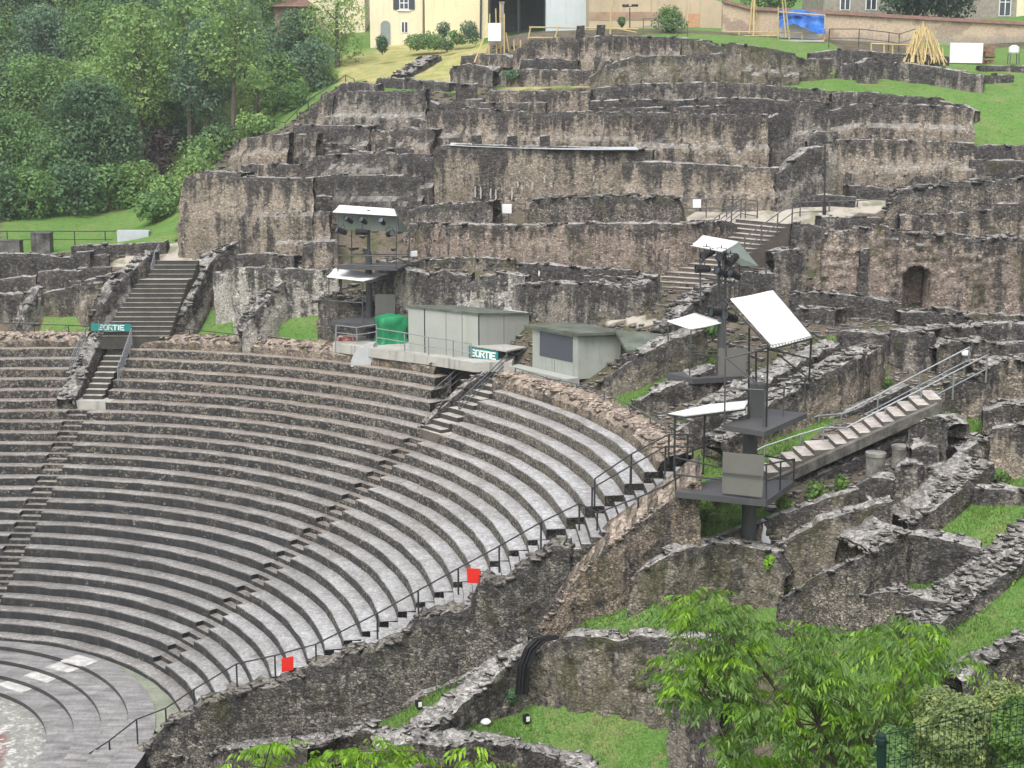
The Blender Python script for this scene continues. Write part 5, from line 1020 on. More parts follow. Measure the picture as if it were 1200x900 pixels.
pl = [a-ud*1.0+nn*.02, b+ud*.15+nn*.02, b+ud*.1+nn*.75, a-ud*1.0+nn*.75]; mb.slab([(p.x, p.y, ZD-.12) for p in pl], .55); mb.obj('plinth', HUTG, t)
# deck with railing, tarpaulin heap, duct
dk = [atZ(390, 402, ZD+.08), atZ(438, 408.5, ZD+.08), atZ(497, 416, ZD+.08), atZ(556, 425, ZD+.08), atZ(600, 424, ZD+.08), atZ(606, 412, ZD+.08), atZ(470, 391, ZD+.08), atZ(398, 392, ZD+.08)]
mb = MB(); mb.slab(dk, .46); o = mb.obj('cabin_deck', CONC); settle(o); tag(o, 'pale concrete deck on the parapet in front of the grey green cabin', 'deck')
railing('pale grey tube railing round the concrete deck of the cabin', [P(393, 395, 70.8), P(394, 381, 73), P(418, 384, 72.5), P(441, 380, 72)], .75, GALV, .028, (.5,))
railing('pale grey tube railing in front of the grey green cabin', [P(441, 385, 70.5), P(474, 390, 69.8), P(502, 395, 69.2), P(531, 399, 68.6), P(552, 403, 68.2)], .9, GALV, .028, (.5,))
def drape(label, cx, cy, z0, w, d, h, mat, rz, seed):
    n = 22; rng = np.random.default_rng(seed); V = []; 
    for j in range(n+1):
        for i in range(n+1):
            u, v = i/n*2-1, j/n*2-1; e = max(abs(u), abs(v)); top = max(0, 1-max(0, e-.62)/.38); k = .62 if e < .62 else e
            uu, vv = (u, v) if e < .62 else (u/e*(.62+.18*(e-.62)/.38), v/e*(.62+.18*(e-.62)/.38))
            V.append((uu*w/1.6, vv*d/1.6, h*(top if e > .62 else 1)-.12*(1 if e < .62 else top)*(abs(u)**2)*h))
    V = np.array(V); V += .10*np.stack([vnoise(V*3+seed), vnoise(V*3+seed+9), vnoise(V*2.2+seed+20)*.9], -1)+.05*np.stack([vnoise(V*8+seed), vnoise(V*8+seed+9), vnoise(V*7+seed+20)*.6], -1); V[:, 2] = np.maximum(V[:, 2], .0)
    pin = .80+.20*np.clip((V[:, 2]/h-.42)/.22, 0, 1)+.10*np.clip((.15-V[:, 2]/h)/.15, 0, 1); V[:, 0] *= pin; V[:, 1] *= pin; ca, sa = math.cos(rz), math.sin(rz); X_ = V[:, 0]*ca-V[:, 1]*sa; Y_ = V[:, 0]*sa+V[:, 1]*ca; V = np.stack([X_+cx, Y_+cy, V[:, 2]+z0], -1)
    idx = np.arange((n+1)**2).reshape(n+1, n+1); Q = np.stack([idx[:-1, :-1], idx[:-1, 1:], idx[1:, 1:], idx[1:, :-1]], -1).reshape(-1, 4)
    return link('covered_equipment', np_mesh('covered_equipment', V, Q, None, True), mat)
gp = atZ(459, 401, ZD+.08); o = drape('x', gp[0], gp[1], ZD+.02, 1.8, 1.5, 1.5, TARPG, .4, 3); settle(o); tag(o, 'equipment wrapped in a bright green tarpaulin on the concrete deck', 'covered equipment')
mb = MB(); c = Vector(P(411, 430, 71.4)); n = 9; W1, H1 = 1.15, 1.15; prof = [(0, 0)]+[(W1-W1*math.cos(math.pi*.5*k/n), .1+(H1-.1)*math.sin(math.pi*.5*k/n)) for k in range(n+1)]+[(W1, 0)]
m = len(prof); vs = [(c.x+x_+.10*s_, c.y+s_*.95, c.z+z_) for s_ in (0, 1) for x_, z_ in prof]
mb.add(vs, [tuple(range(m-1, -1, -1)), tuple(range(m, 2*m))]+[(i, (i+1) % m, m+(i+1) % m, m+i) for i in range(m)]); o = mb.obj('curved_duct_hood', plain('pale_hood_metal', (.44, .455, .46), .45, .1, 2)); settle(o); tag(o, 'light grey quarter round metal hood on the parapet below the deck', 'metal hood')
mb = MB(); q = [atD(720, 386, 64.5), atD(735, 411, 62.3), atD(812, 404, 62.3), atD(806, 394, 64.2)]; mb.slab(q, .14); o = mb.obj('mossy_slab_roof', ROOFM); settle(o); tag(o, 'flat mossy slab roofing a dark recess right of the kiosk', 'slab roof')
for px, py, h in ((557, 225, 13), (563.5, 226, 14), (575, 227, 12), (581, 229, 14), (600, 228, 13), (607, 216, 7), (612, 221, 4), (624, 218, 10), (638, 210, 9), (696, 209, 6)):
    Dq = hit(px, 246)[1]-.16; a = P(px-1, py-h/2, Dq); b = P(px+1, py+h/2, Dq); x0, x1 = a[0], b[0]; zz = np.linspace(b[2], a[2], 6)
    vs = []; mb = MB()
    for k, z in enumerate(zz):
        w_ = (.5+.5*math.sin(math.pi*(k+.6)/6.5))*(x1-x0)/2; cx = (x0+x1)/2+random.uniform(-.02, .02); vs += [(cx-w_, Dq, z), (cx+w_, Dq, z), (cx+w_, Dq+.1, z), (cx-w_, Dq+.1, z)]
    mb.add(vs, [(4*k+i, 4*k+(i+1) % 4, 4*k+4+(i+1) % 4, 4*k+4+i) for k in range(5) for i in range(4)]+[(3, 2, 1, 0), (20, 21, 22, 23)]); mb.obj('lime_streak', CONC, TALL[0])

bag = MB(); c = Vector(atZ(405, 399, ZD+.09))
for k in range(3): bag.stone(tuple(c+Vector((-.35+.33*k, .05*(k % 2), .1))), (.36, .26, .2))
o = bag.obj('striped_bundle', plain('red_white_plastic', (.62, .2, .17), .6, .9, 5)); settle(o); tag(o, 'small red and white bundle lying at the left end of the deck', 'bundle')
# covered stairway canopy with the exit sign
t = thing('stair_canopy', 'small flat canopy on thin legs over the covered stairway', 'canopy', atZ(567, 440, 10.7))
q = [atD(550, 404, 68.4), atD(594, 411, 67.6), atD(617, 406.5, 69.2), atD(571, 400.5, 70.2)]; mb = MB(); mb.slab(q, .07); mb.obj('roof', CONC, t)
for k, (p, b) in enumerate(zip(q, (441, 447, 432, 425))):
    m2 = MB(); m2.bar((p[0], p[1], p[2]-.05), (p[0], p[1], zat(p, b)), .03); m2.obj('leg', STEEL, t)
m2 = MB(); m2.bar((q[1][0], q[1][1], q[1][2]-.5), (q[2][0], q[2][1], q[2][2]-.08), .018); m2.bar((q[1][0], q[1][1], q[1][2]-.08), (q[2][0], q[2][1], q[2][2]-.45), .018); m2.obj('brace', STEEL, t)
a, b = Vector(q[0]), Vector(q[1]); off = Vector((-.03, -.06, 0)); dz = Vector((0, 0, .48)); lo = Vector((0, 0, -.10))
banner('exit_sign', 'teal exit board with white letters under the small flat canopy', tuple(a+off+lo-dz), tuple(a.lerp(b, .78)+off+lo-dz), tuple(a.lerp(b, .78)+off+lo), tuple(a+off+lo), .80, .60)
# ------------------------------------------------------------------ spotlights
def spotlight(name, L=.62, r=.15):
    t = thing(name, 'black stage spotlight on a tower', 'spotlight', (0, 0, 0), 'stage spotlights on the light towers')
    mb = MB(); n = 12
    prof = [(r*.55, -L/2), (r*.9, -L/2+.05), (r, -.05), (r*.95, L*.28), (r*1.12, L*.3), (r*1.12, L/2)]; vs = []
    for rr, y in prof:
        for i in range(n): vs.append((rr*math.cos(2*math.pi*i/n), -y, rr*math.sin(2*math.pi*i/n)))
    m = len(prof); mb.add(vs, [(j*n+i, (j+1)*n+i, (j+1)*n+(i+1) % n, j*n+(i+1) % n) for j in range(m-1) for i in range(n)]+[tuple(range(n))]); mb.obj('housing', BLACK, t)
    ln = MB(); ln.add([(r*.98*math.cos(2*math.pi*i/n), -L/2+.03, r*.98*math.sin(2*math.pi*i/n)) for i in range(n)], [tuple(range(n-1, -1, -1))]); ln.obj('lens', GLASS, t)
    yk = MB(); yk.tube([(-r-.04, 0, 0), (-r-.04, 0, r+.14), (r+.04, 0, r+.14), (r+.04, 0, 0)], .018, 4); yk.bar((0, 0, r+.14), (0, 0, r+.26), .02); yk.obj('yoke', DSTEEL, t)
    return t
SPOT = spotlight('stage_spotlight'); first = [True]
def spot(px, py, D, yaw, pitch, label, s=1.0):
    o = SPOT if first[0] else copy_tree(SPOT); first[0] = False
    o.location = P(px, py, D); o.rotation_euler = (pitch, 0, yaw); o.scale = (s, s, s); o['label'] = label
# ------------------------------------------------------------------ light towers
def grate(mb, poly, t=.16): mb.slab(poly, t)
def canopy(t, poly, mat, name='canopy', th=.05):
    mb = MB()
    if mat is not WHITE or len(poly) != 4: mb.thick(poly, th); return mb.obj(name, mat, t)
    P4 = [Vector(p) for p in poly]; n = 10; nn = (P4[1]-P4[0]).cross(P4[3]-P4[0]).normalized(); top = []
    for j in range(n+1):
        for i in range(n+1):
            u, v = i/n, j/n; p = P4[0].lerp(P4[1], u).lerp(P4[3].lerp(P4[2], u), v); sag = .10*math.sin(math.pi*u)*math.sin(math.pi*v)+.018*math.sin(u*19+v*4)*math.sin(math.pi*v); top.append(p-Vector((0, 0, sag)))
    m = (n+1)**2; vs = top+[p-nn*th for p in top]; fs = []
    for j in range(n):
        for i in range(n): a = j*(n+1)+i; q = (a, a+1, a+n+2, a+n+1); fs += [q, tuple(m+k for k in q[::-1])]
    ring = [i for i in range(n)]+[j*(n+1)+n for j in range(n)]+[n*(n+1)+i for i in range(n, 0, -1)]+[j*(n+1) for j in range(n, 0, -1)]
    fs += [(a, m+a, m+b, b) for a, b in zip(ring, ring[1:]+ring[:1])]
    mb.add(vs, fs); return mb.obj(name, mat, t, True)
def bars(t, name, segs, r, mat):
    mb = MB()
    for a, b in segs: mb.bar(a, b, r, 5)
    return mb.obj(name, mat, t)
# far tower, left
D = 74.0
base = P(433, 385, D+.6); t = thing('light_tower', 'far light tower at left with two white canopies and a row of round openings', 'light tower', (base[0], base[1], base[2]-1), 'stage light towers')
mb = MB(); mb.bar((base[0], base[1], base[2]-1), P(432, 300, D+.6), .20, 12, .17); mb.bar(P(432, 300, D+.6), P(432, 246, D+.6), .09, 8); mb.obj('mast', TOWG, t)
canopy(t, [P(390, 248, D-.6), P(465, 252.5, D-.6), P(462, 244.5, D+1.2), P(398, 240, D+1.2)], WHITE)
front = [P(394, 250, D-.2), P(466, 253, D-.2), P(467, 271, D-.1), P(396, 268, D-.1)]; canopy(t, front, CANVAS, 'rear_curtain')
canopy(t, [P(466, 252.5, D-.5), P(479, 272, D+.9), P(467, 271, D), P(463, 246, D+1.0)], CANVAS, 'side_curtain', .03)
bars(t, 'upper_rail', [(P(396, 250, D-.6), P(396, 318, D-.6)), (P(465, 253, D-.5), P(464, 318, D-.5)), (P(480, 268, D+.9), P(479, 310, D+.9)), (P(396, 299, D-.6), P(464, 300, D-.6)), (P(396, 310, D-.6), P(464, 312, D-.6)), (P(412, 270, D+.9), P(412, 315, D+.9)), (P(412, 298, D+.9), P(479, 298, D+.9))], .03, TOWG)
mb = MB(); grate(mb, [P(395, 313, D-.6), P(465, 315, D-.6), P(478, 309, D+1), P(410, 308, D+1)], .1); mb.obj('platform', TOWG, t)
canopy(t, [P(383, 324, D-1.1), P(426, 329, D-1.1), P(456, 321, D+.8), P(392, 314.5, D+.8)], WHITE, 'lower_canopy')
canopy(t, [P(426, 330, D-1.0), P(456, 322, D+.8), P(462, 323, D+.9), P(430, 333, D-.8)], TOWG, 'canopy_frame', .06)
mb = MB(); grate(mb, [P(385, 377, D-1), P(436, 379, D-1), P(472, 371, D+.9), P(420, 369, D+.9)], .2); mb.obj('lower_platform', TOWG, t)
mb = MB(); mb.thick([P(440, 376, D-.2), P(463, 372, D+.4), P(463, 345, D+.4), P(440, 345, D-.2)], .05); mb.obj('panel', TOWP, t)
bars(t, 'lower_post', [(P(385, 323, D-1), P(386, 376, D-1)), (P(425, 329, D-1), P(425, 378, D-1)), (P(385, 352, D-1), P(425, 355, D-1))], .03, TOWG)
for k, (x, y, yaw, pit, l) in enumerate([(400, 271, -1.0, -.35, 'leftmost spotlight under the far tower canopy pointing down left'), (424, 272, -1.4, -.1, 'second spotlight under the far tower canopy beside the mast'), (457, 274, .5, -.2, 'rightmost spotlight under the far tower canopy')]): spot(x, y, D-.9, yaw, pit, l)
for k, (x, y, l) in enumerate([(409, 258, 'spotlight in the left round opening of the far tower canopy'), (426, 259, 'spotlight in the middle round opening of the far tower canopy'), (448, 260, 'spotlight in the right round opening of the far tower canopy')]): spot(x, y, D-.75, -.7+.2*k, -.5, l, .85)
# middle tower
D = 60.5
base = P(846, 452, D); t = thing('light_tower', 'middle light tower with a white canopy, dangling lamps and a small white awning', 'light tower', (base[0], base[1], base[2]-1), 'stage light towers')
mb = MB(); mb.bar((base[0], base[1], base[2]-1), P(846, 354, D), .19, 12, .17); mb.bar(P(842, 356, D), P(843, 300, D), .06, 8); mb.bar(P(850, 356, D), P(850, 300, D), .06, 8); mb.obj('mast', TOWG, t)
canopy(t, [P(810, 287, D-.8), P(848, 294.5, D-1), P(866, 283, D+1), P(824, 275.5, D+1)], WHITE)
canopy(t, [P(848, 294, D-1), P(889, 312, D+.4), P(868, 312, D-.4), P(866, 284, D+1)], CANVAS, 'side_curtain', .03)
bars(t, 'upper_rail', [(P(820, 290, D-.8), P(821, 358, D-.8)), (P(867, 290, D+.8), P(866, 352, D+.8)), (P(848, 294, D-1), P(846, 330, D-1)), (P(898, 312, D+.5), P(897, 330, D+.5)), (P(800, 285, D-.8), P(812, 286, D-.8)), (P(868, 312, D), P(898, 316, D)), (P(826, 326, D), P(880, 334, D)), (P(828, 359, D-.5), P(864, 349, D+.6)), (P(830, 351, D-.5), P(860, 356, D+.3))], .035, TOWG)
canopy(t, [P(782, 376, D-1.4), P(810, 385.5, D-1.6), P(849, 377.5, D), P(815, 366.5, D+.6)], WHITE, 'lower_canopy')
bars(t, 'lower_post', [(P(783, 377, D-1.4), P(783, 437, D-1.4)), (P(810, 386, D-1.6), P(808, 441, D-1.6)), (P(783, 412, D-1.4), P(843, 412, D-.4)), (P(808, 414, D-1.6), P(843, 418, D-.6))], .03, TOWG)
mb = MB(); grate(mb, [P(781, 437, D-1.4), P(812, 444, D-1.6), P(870, 441, D-.2), P(846, 431, D+.6)], .22); mb.obj('platform', TOWG, t)
mb = MB(); mb.thick([P(841, 440, D-.5), P(874, 441, D-.2), P(876, 409, D-.2), P(842, 408, D-.5)], .05); mb.obj('panel', TOWP, t)
for x, y, yaw, pit, l in [(824, 315, -1.4, 0, 'horizontal spotlight at the left of the middle tower lamps'), (846, 320, -1.0, -.4, 'central spotlight below the middle tower canopy pointing down left'), (861, 322, -.9, -.45, 'lowest right spotlight of the middle tower lamps'), (830, 297, -1.0, .3, 'upper left spotlight tucked under the middle tower canopy'), (846, 299, -.5, .2, 'upper middle spotlight under the middle tower canopy'), (859, 304, -.8, .5, 'upper right spotlight tilted up under the middle tower canopy')]: spot(x, y, D-.9, yaw, pit, l, 1.05)
# big tower
D = 47.2
base = P(878, 642, D); t = thing('light_tower', 'big near light tower with a steep white screen and two platforms', 'light tower', (base[0], base[1], base[2]-.4), 'stage light towers')
mb = MB(); mb.bar((base[0], base[1], base[2]-.5), P(879, 502, D), .245, 16); mb.obj('mast', TOWG, t)
mb = MB(); c = P(886, 484, D); mb.box((c[0], c[1], P(886, 472, D)[2]), (.50, .5, (P(0, 449, D)[2]-P(0, 495, D)[2]))); mb.obj('mast_head', TOWG, t)
mb = MB(); mb.lathe((base[0], base[1], base[2]-.1), [(.42, 0), (.40, .12), (.27, .22), (.26, .3)], 14); mb.obj('base_flange', DSTEEL, t)
canopy(t, [P(856, 350, D-.2), P(904, 404, D-1.7), P(951, 393.5, D-1.0), P(906, 340, D+.6)], WHITE, 'screen', .04)
mb = MB(); a, b = Vector(P(904, 405, D-1.7)), Vector(P(951, 394.5, D-1.0))
for k in range(14): q0 = a.lerp(b, k/13.0); mb.box((q0.x, q0.y, q0.z-.05), (.07, .04, .07))
mb.obj('screen_ties', WHITEP, t)
bars(t, 'screen_frame', [(P(850, 352, D), P(905, 409, D-1.75)), (P(905, 409, D-1.75), P(953, 396, D-1)), (P(908, 341, D+.6), P(953, 396, D-1)), (P(856, 350, D-.1), P(846, 370, D)), (P(878, 384, D-.7), P(877, 492, D-.4)), (P(900, 406, D-1.6), P(898, 500, D-1.2)), (P(886, 410, D), P(886, 452, D)), (P(951, 395, D-1), P(948, 448, D-.6)), (P(848, 362, D), P(851, 420, D-.6)), (P(857, 352, D), P(846, 352, D))], .035, DSTEEL)
bars(t, 'upper_rail', [(P(850, 420, D-1.1), P(849, 497, D-1.1)), (P(850, 420, D-1.1), P(899, 408, D-.9)), (P(897, 408, D-.9), P(948, 420, D+.3)), (P(943, 445, D+.3), P(944, 480, D+.3)), (P(852, 455, D-1.1), P(895, 457, D-1.4)), (P(899, 460, D-1.4), P(944, 445, D+.2)), (P(897, 458, D-1.4), P(894, 500, D-1.4)), (P(919, 452, D-.4), P(918, 488, D-.4)), (P(906, 442, D), P(950, 443, D+.2)), (P(852, 420, D-1.1), P(890, 452, D-1.3)), (P(915, 418, D-.5), P(946, 442, D+.3))], .03, TOWG)
mb = MB(); grate(mb, [P(847, 498, D-1.1), P(896, 506, D-1.5), P(946, 484, D+.3), P(893, 478, D+1.1)], .17); mb.obj('upper_platform', TOWG, t)
canopy(t, [P(783, 484.5, D-1.4), P(803, 486.5, D-1.7), P(872, 478, D-.7), P(878, 469, D+.8), P(829, 474, D+.8)], WHITE, 'lower_canopy', .04)
bars(t, 'canopy_frame', [(P(783, 486, D-1.4), P(803, 489, D-1.7)), (P(803, 489, D-1.7), P(874, 480, D-.6)), (P(791, 487, D-1.5), P(790, 560, D-1.5)), (P(826, 486, D-.9), P(824, 556, D-.6)), (P(783, 486, D-1.4), P(829, 475, D+.8))], .035, DSTEEL)
mb = MB(); grate(mb, [P(791, 576, D-1.5), P(898, 587, D-1.8), P(932, 563, D+.6), P(843, 559, D+1.2)], .2); mb.obj('lower_platform', TOWG, t)
mb = MB(); mb.thick([P(846, 578, D-1.6), P(893, 583, D-1.8), P(896, 534, D-1.8), P(847, 530, D-1.6)], .05); mb.obj('panel', TOWP, t)
mb = MB(); mb.thick([P(846.5, 555, D-1.67), P(894, 559.5, D-1.87), P(894, 558, D-1.87), P(846.5, 553.5, D-1.67)], .02); mb.obj('panel_joint', TOWG, t)
bars(t, 'lower_rail', [(P(790, 536, D-1.5), P(792, 575, D-1.5)), (P(790, 536, D-1.5), P(840, 518, D+1)), (P(790, 536, D-1.5), P(846, 548, D-1.6)), (P(790, 556, D-1.5), P(846, 562, D-1.6)), (P(896, 545, D-1.8), P(931, 538, D+.5)), (P(931, 538, D+.5), P(930, 565, D+.5)), (P(898, 545, D-1.8), P(898, 585, D-1.8)), (P(915, 541, D-.6), P(914, 575, D-.6)), (P(898, 564, D-1.8), P(931, 553, D+.5)), (P(872, 530, D+1), P(931, 540, D+.6))], .03, DSTEEL)
spot(856, 372, D+.2, -.9, -.3, 'dark spotlight hanging behind the steep screen of the big tower', 1.0); spot(842, 366, D+.6, -1.2, -.1, 'second dark spotlight hanging behind the steep screen of the big tower', 1.0)
mb = MB(); c = base
for k in range(7): mb.stone((c[0]-.55+.16*k+random.uniform(-.1, .1), c[1]-.45+random.uniform(-.2, .2), c[2]+.05), (.26, .2, .16))
o = mb.obj('cable_heap', BLACK); settle(o); tag(o, 'heap of black connectors at the foot of the big tower', 'cable heap')
o = drape('x', P(897, 640, D)[0], D+.1, P(897, 640, D)[2]-.05, .42, .4, .95, WHITEP, .2, 8); o.name = 'white_cloth_bag'; o.data.name = 'white_cloth_bag'; settle(o); tag(o, 'white plastic sheet bundle standing right of the big tower foot', 'plastic sheet')
# ------------------------------------------------------------------ small things in the ruins
def column_stub(label, px, ytop, ybot, D, r, mat):
    b = P(px, ybot, D); h = P(px, ytop, D)[2]-b[2]; mb = MB(); mb.lathe((b[0], b[1], b[2]-.05), [(r*1.0, 0), (r*1.02, h*.25), (r*.98, h*.6), (r*1.03, h*.9), (r*1.1, h*.92), (r*1.1, h+.05)], 16, .025)
    o = mb.obj('column_stub', mat, None); settle(o); tag(o, label, 'column stub', 'broken column stubs')
COLM = plain('weathered_column_stone', (.22, .21, .19), .9, .45, 2.5, dirt=(.07, .07, .065))
column_stub('tallest round column stub, nearest of the three right of the big tower', 1025, 530, 562, 49.0, .33, COLM)
column_stub('second round column stub behind the tallest one', 1055, 522, 546, 50.4, .32, COLM)
column_stub('smallest column stub at the turn of the steel railed stair', 1072, 505, 526, 51.2, .27, COLM)
def stone_block(label, px0, px1, ytop, ybot, D, dep, mat, group='cut stone blocks by the lawn'):
    a, b = P(px0, ybot, D), P(px1, ybot, D); h = P(px0, ytop, D)[2]-a[2]; c = ((a[0]+b[0])/2, D+dep/2, a[2]+h/2-.1)
    V = []; mb = MB(); mb.box(c, (b[0]-a[0], dep, h+.2), .06, .03); mb.box((c[0], c[1], c[2]+h/2+.12), (b[0]-a[0]+.08, dep+.06, .08), .06, .02)
    o = mb.obj('stone_block', mat); settle(o); tag(o, label, 'stone block', group)
SB = plain('dark_cut_stone', (.13, .125, .115), .9, .6, 1.6, dirt=(.04, .04, .04))
stone_block('wide low dark stone block at the far left edge by the lawn', -6, 22, 283, 295, 85.5, .9, SB)
stone_block('tall dark square stone block at left by the lawn railing', 37, 58, 274, 296, 85.5, .9, SB)
stone_block('flat pale topped stone block right of the tall dark block', 84, 104, 290, 300, 85, 1.0, SB)
stone_block('small dark squat stone block left of the wide stair', 138, 150, 288, 303, 84.5, .6, SB)
stone_block('dark upright stone post on top of the low mossy wall foot', 738, 748, 298, 318, 74.5, .5, SB, None)
mb = MB(); a = P(137, 285, 87); b = P(176, 281, 87.6); mb.box(((a[0]+b[0])/2, a[1]+.4, a[2]+.33), (b[0]-a[0], .9, .8), .12, .03); o = mb.obj('grey_crate', CYAN); settle(o); tag(o, 'pale grey plastic covered crate standing behind the lawn railing', 'crate')
def floodlight(px, py, D, label):
    t = thing('small_floodlight', label, 'floodlight', P(px, py+5, D), 'small white floodlights among the ruins'); c = P(px, py, D); mb = MB(); mb.box((c[0], c[1], c[2]), (.34, .2, .28), .3, .02); mb.obj('lamp_head', WHITEP, t); m2 = MB(); m2.bar(P(px, py+1, D), P(px, py+8, D), .04); m2.obj('stem', STEEL, t)
floodlight(485, 297, 76.5, 'white floodlight on the low walls right of the far tower'); floodlight(634, 320, 73.6, 'white floodlight on the dark level wall above the cabins'); floodlight(955, 360, 66.8, 'white floodlight on the low black wall right of the steep screen'); floodlight(1029, 372, 65.8, 'white floodlight in front of the arched niche')
t = thing('ball_lamp', 'grey bollard lamp at the head of the steel railed stair', 'lamp', P(1132, 436, 57)); mb = MB(); mb.bar(P(1132, 436, 57), P(1132, 418, 57), .12, 10); mb.obj('post', STEEL, t); m2 = MB(); c = P(1132, 414, 57); m2.lathe((c[0], c[1], c[2]-.12), [(.1, 0), (.17, .06), (.17, .16), (.08, .24)], 12); m2.obj('lamp_head', WHITEP, t)
# tall lamp pole
t = thing('lamp_pole', 'very tall thin dark lamp pole beside the pale path', 'pole', P(966, 258, 78.2)); mb = MB(); mb.bar(P(966, 262, 78.2), P(967, 170, 78.2), .045, 8, .035); mb.obj('shaft', DSTEEL, t); mb = MB(); mb.bar(P(966, 260, 78.15), P(966, 236, 78.15), .10, 8); mb.obj('base_box', DSTEEL, t); mb = MB(); c = P(967, 167, 78.2); mb.box((c[0]+.1, c[1], c[2]), (.5, .2, .12)); mb.obj('lamp_head', DSTEEL, t)
# black hose bundles
def hose(label, pts, n, r, spread, seed):
    rng = np.random.default_rng(seed); mb = MB()
    for k in range(n):
        o = rng.uniform(-spread, spread, 3); mb.tube([(p[0]+o[0], p[1]+o[1]*.5, p[2]+o[2]*.25+.04) for p in pts], r, 5)
    o = mb.obj('cable_bundle', BLACK); settle(o); tag(o, label, 'cable bundle', 'black cable bundles')
def hp(l): return [P(x, y, D) for x, y, D in l]
hose('black cable bundle hanging over the end of the long mossy wall', hp([(648, 748, 45.6), (632, 752, 45.3), (622, 762, 45.2), (614, 782, 45.1), (611, 815, 45.0)]), 16, .035, .20, 1)
hose('black cable bundle running down along the foot of the brown wall', hp([(745, 655, 47.4), (725, 678, 47.2), (708, 690, 47.0), (697, 708, 46.8), (690, 725, 46.7)]), 10, .035, .13, 2)
hose('black cable bundle lying over the stones of the lowest rubble ridge', hp([(560, 845, 45.6), (530, 852, 45.8), (505, 852, 46), (490, 860, 46)]), 9, .03, .14, 3)
for px, py, D, lab, mt in ((648, 848, 44.6, 'small white flat object lying on the lowest grass plot', WHITEP),):
    mb = MB(); c = hit(569, 848); mb.lathe((c[0], c[1], c[2]+.02), [(.16, 0), (.18, .06), (.12, .12)], 12); o = mb.obj('white_dish', mt); settle(o); tag(o, lab, 'dish')
for px, py, lab in ((617, 846, 'small black and white garden spotlight on the lowest grass plot'), (491, 829, 'small black and white garden spotlight on the little grass hollow')):
    c = hit(px, py+3); t = thing('garden_spotlight', lab, 'floodlight', c, 'garden spotlights'); mb = MB(); mb.box((c[0], c[1], c[2]+.22), (.2, .22, .22), .5, .02); mb.obj('lamp_head', BLACK, t); m2 = MB(); m2.box((c[0]+.05, c[1]-.12, c[2]+.24), (.12, .02, .16), .4); m2.obj('lens', WHITEP, t); m3 = MB(); m3.bar((c[0], c[1], c[2]-.05), (c[0], c[1], c[2]+.14), .025); m3.obj('spike', BLACK, t)
sl = MB(); c = P(765, 646, 47.3); sl.box((c[0], c[1], c[2]), (1.0, .7, .45), .5, .08); o = sl.obj('fallen_block', RU['loose'] if False else SB); settle(o); tag(o, 'tilted dark stone block leaning on the foot of the brown wall', 'stone block')
# metal capping on the tall streaked wall
cp_ = [(527, 169), (560, 170.5), (600, 172), (660, 173.5), (700, 174), (748, 174)]; mb = MB(); D0 = [hit(x, 246)[1] for x, y in cp_]
top = [P(x, y-.5, d+.1) for (x, y), d in zip(cp_, D0)]
for a, b in zip(top, top[1:]):
    mb.slab([(a[0], a[1]-.12, a[2]-.06), (b[0], b[1]-.12, b[2]-.06), (b[0], b[1]+1.3, b[2]+.04), (a[0], a[1]+1.3, a[2]+.04)], .04)
o = mb.obj('metal_capping', CYAN); settle(o); tag(o, 'pale sheet metal capping along the top of the tall streaked wall', 'metal capping')
for x, l in ((559, 'left'), (600, 'middle'), (638, 'right')):
    c = P(x, 165, hit(x, 246)[1]+.5); mb = MB(); mb.box((c[0], c[1], c[2]), (.55, .5, .55), 0, .05); o = mb.obj('stone_stub', RU['dark']); settle(o); tag(o, {'left': 'small stone stub on the metal capping above the white streaks', 'middle': 'small stone stub on the metal capping, between two others', 'right': 'small stone stub on the metal capping left of the green tuft'}[l], 'stone stub', 'stone stubs on the metal capping')
# ------------------------------------------------------------------ houses and yard on the hilltop
def boxp(mb, x0, x1, y0, y1, D, dep, base_extra=.6):
    a, b = P(x0, y1, D), P(x1, y1, D); z1 = P((x0+x1)/2, y0, D)[2]; z0 = a[2]-base_extra
    mb.box(((a[0]+b[0])/2, D+dep/2, (z0+z1)/2), (b[0]-a[0], dep, z1-z0))
def flatp(t, name, x0, x1, y0, y1, D, mat, th=.06, proud=.03):
    mb = MB(); a, b = P(x0, y1, D), P(x1, y1, D); z1 = P(x0, y0, D)[2]; mb.box(((a[0]+b[0])/2, D-proud+th/2, (a[2]+z1)/2), (b[0]-a[0], th, z1-a[2])); return mb.obj(name, mat, t)
def roofp(t, x0, x1, yb, D, dep, h, ov=.5):
    a, b = P(x0, yb, D), P(x1, yb, D); z = a[2]; mb = MB(); xs = (a[0]-ov, b[0]+ov); ys = (D-ov, D+dep+ov); m = D+dep/2
    vs = [(xs[0], ys[0], z), (xs[1], ys[0], z), (xs[1], ys[1], z), (xs[0], ys[1], z), (xs[0]+1.5, m, z+h), (xs[1]-1.5, m, z+h)]
    mb.add(vs, [(0, 1, 5, 4), (2, 3, 4, 5), (1, 2, 5), (3, 0, 4), (3, 2, 1, 0)]); mb.obj('roof', TILE, t)
def window(t, x0, x1, y0, y1, D, shut=0):
    f = flatp(t, 'window', x0, x1, y0, y1, D, WHITEP, .1, .05); g_ = flatp(f, 'pane', x0+1, x1-1, y0+1, y1-1, D, GLASS, .06, .07); 
    mid = (x0+x1)/2; flatp(f, 'glazing_bar', mid-.5, mid+.5, y0+1, y1-1, D, WHITEP, .06, .09)
    if (y1-y0) > 14: flatp(f, 'glazing_bar', x0+1, x1-1, (y0+y1)/2-.5, (y0+y1)/2+.5, D, WHITEP, .055, .092)
    if shut:
        for a, b in ((x0-shut, x0-.2), (x1+.2, x1+shut)): flatp(t, 'shutter', a, b, y0, y1, D, SHUT, .06, .09)
D = 137.0
t = thing('cream_house', 'cream rendered house with dark shutters and an arched door on the dry lawn', 'house', P(468, 52, D))
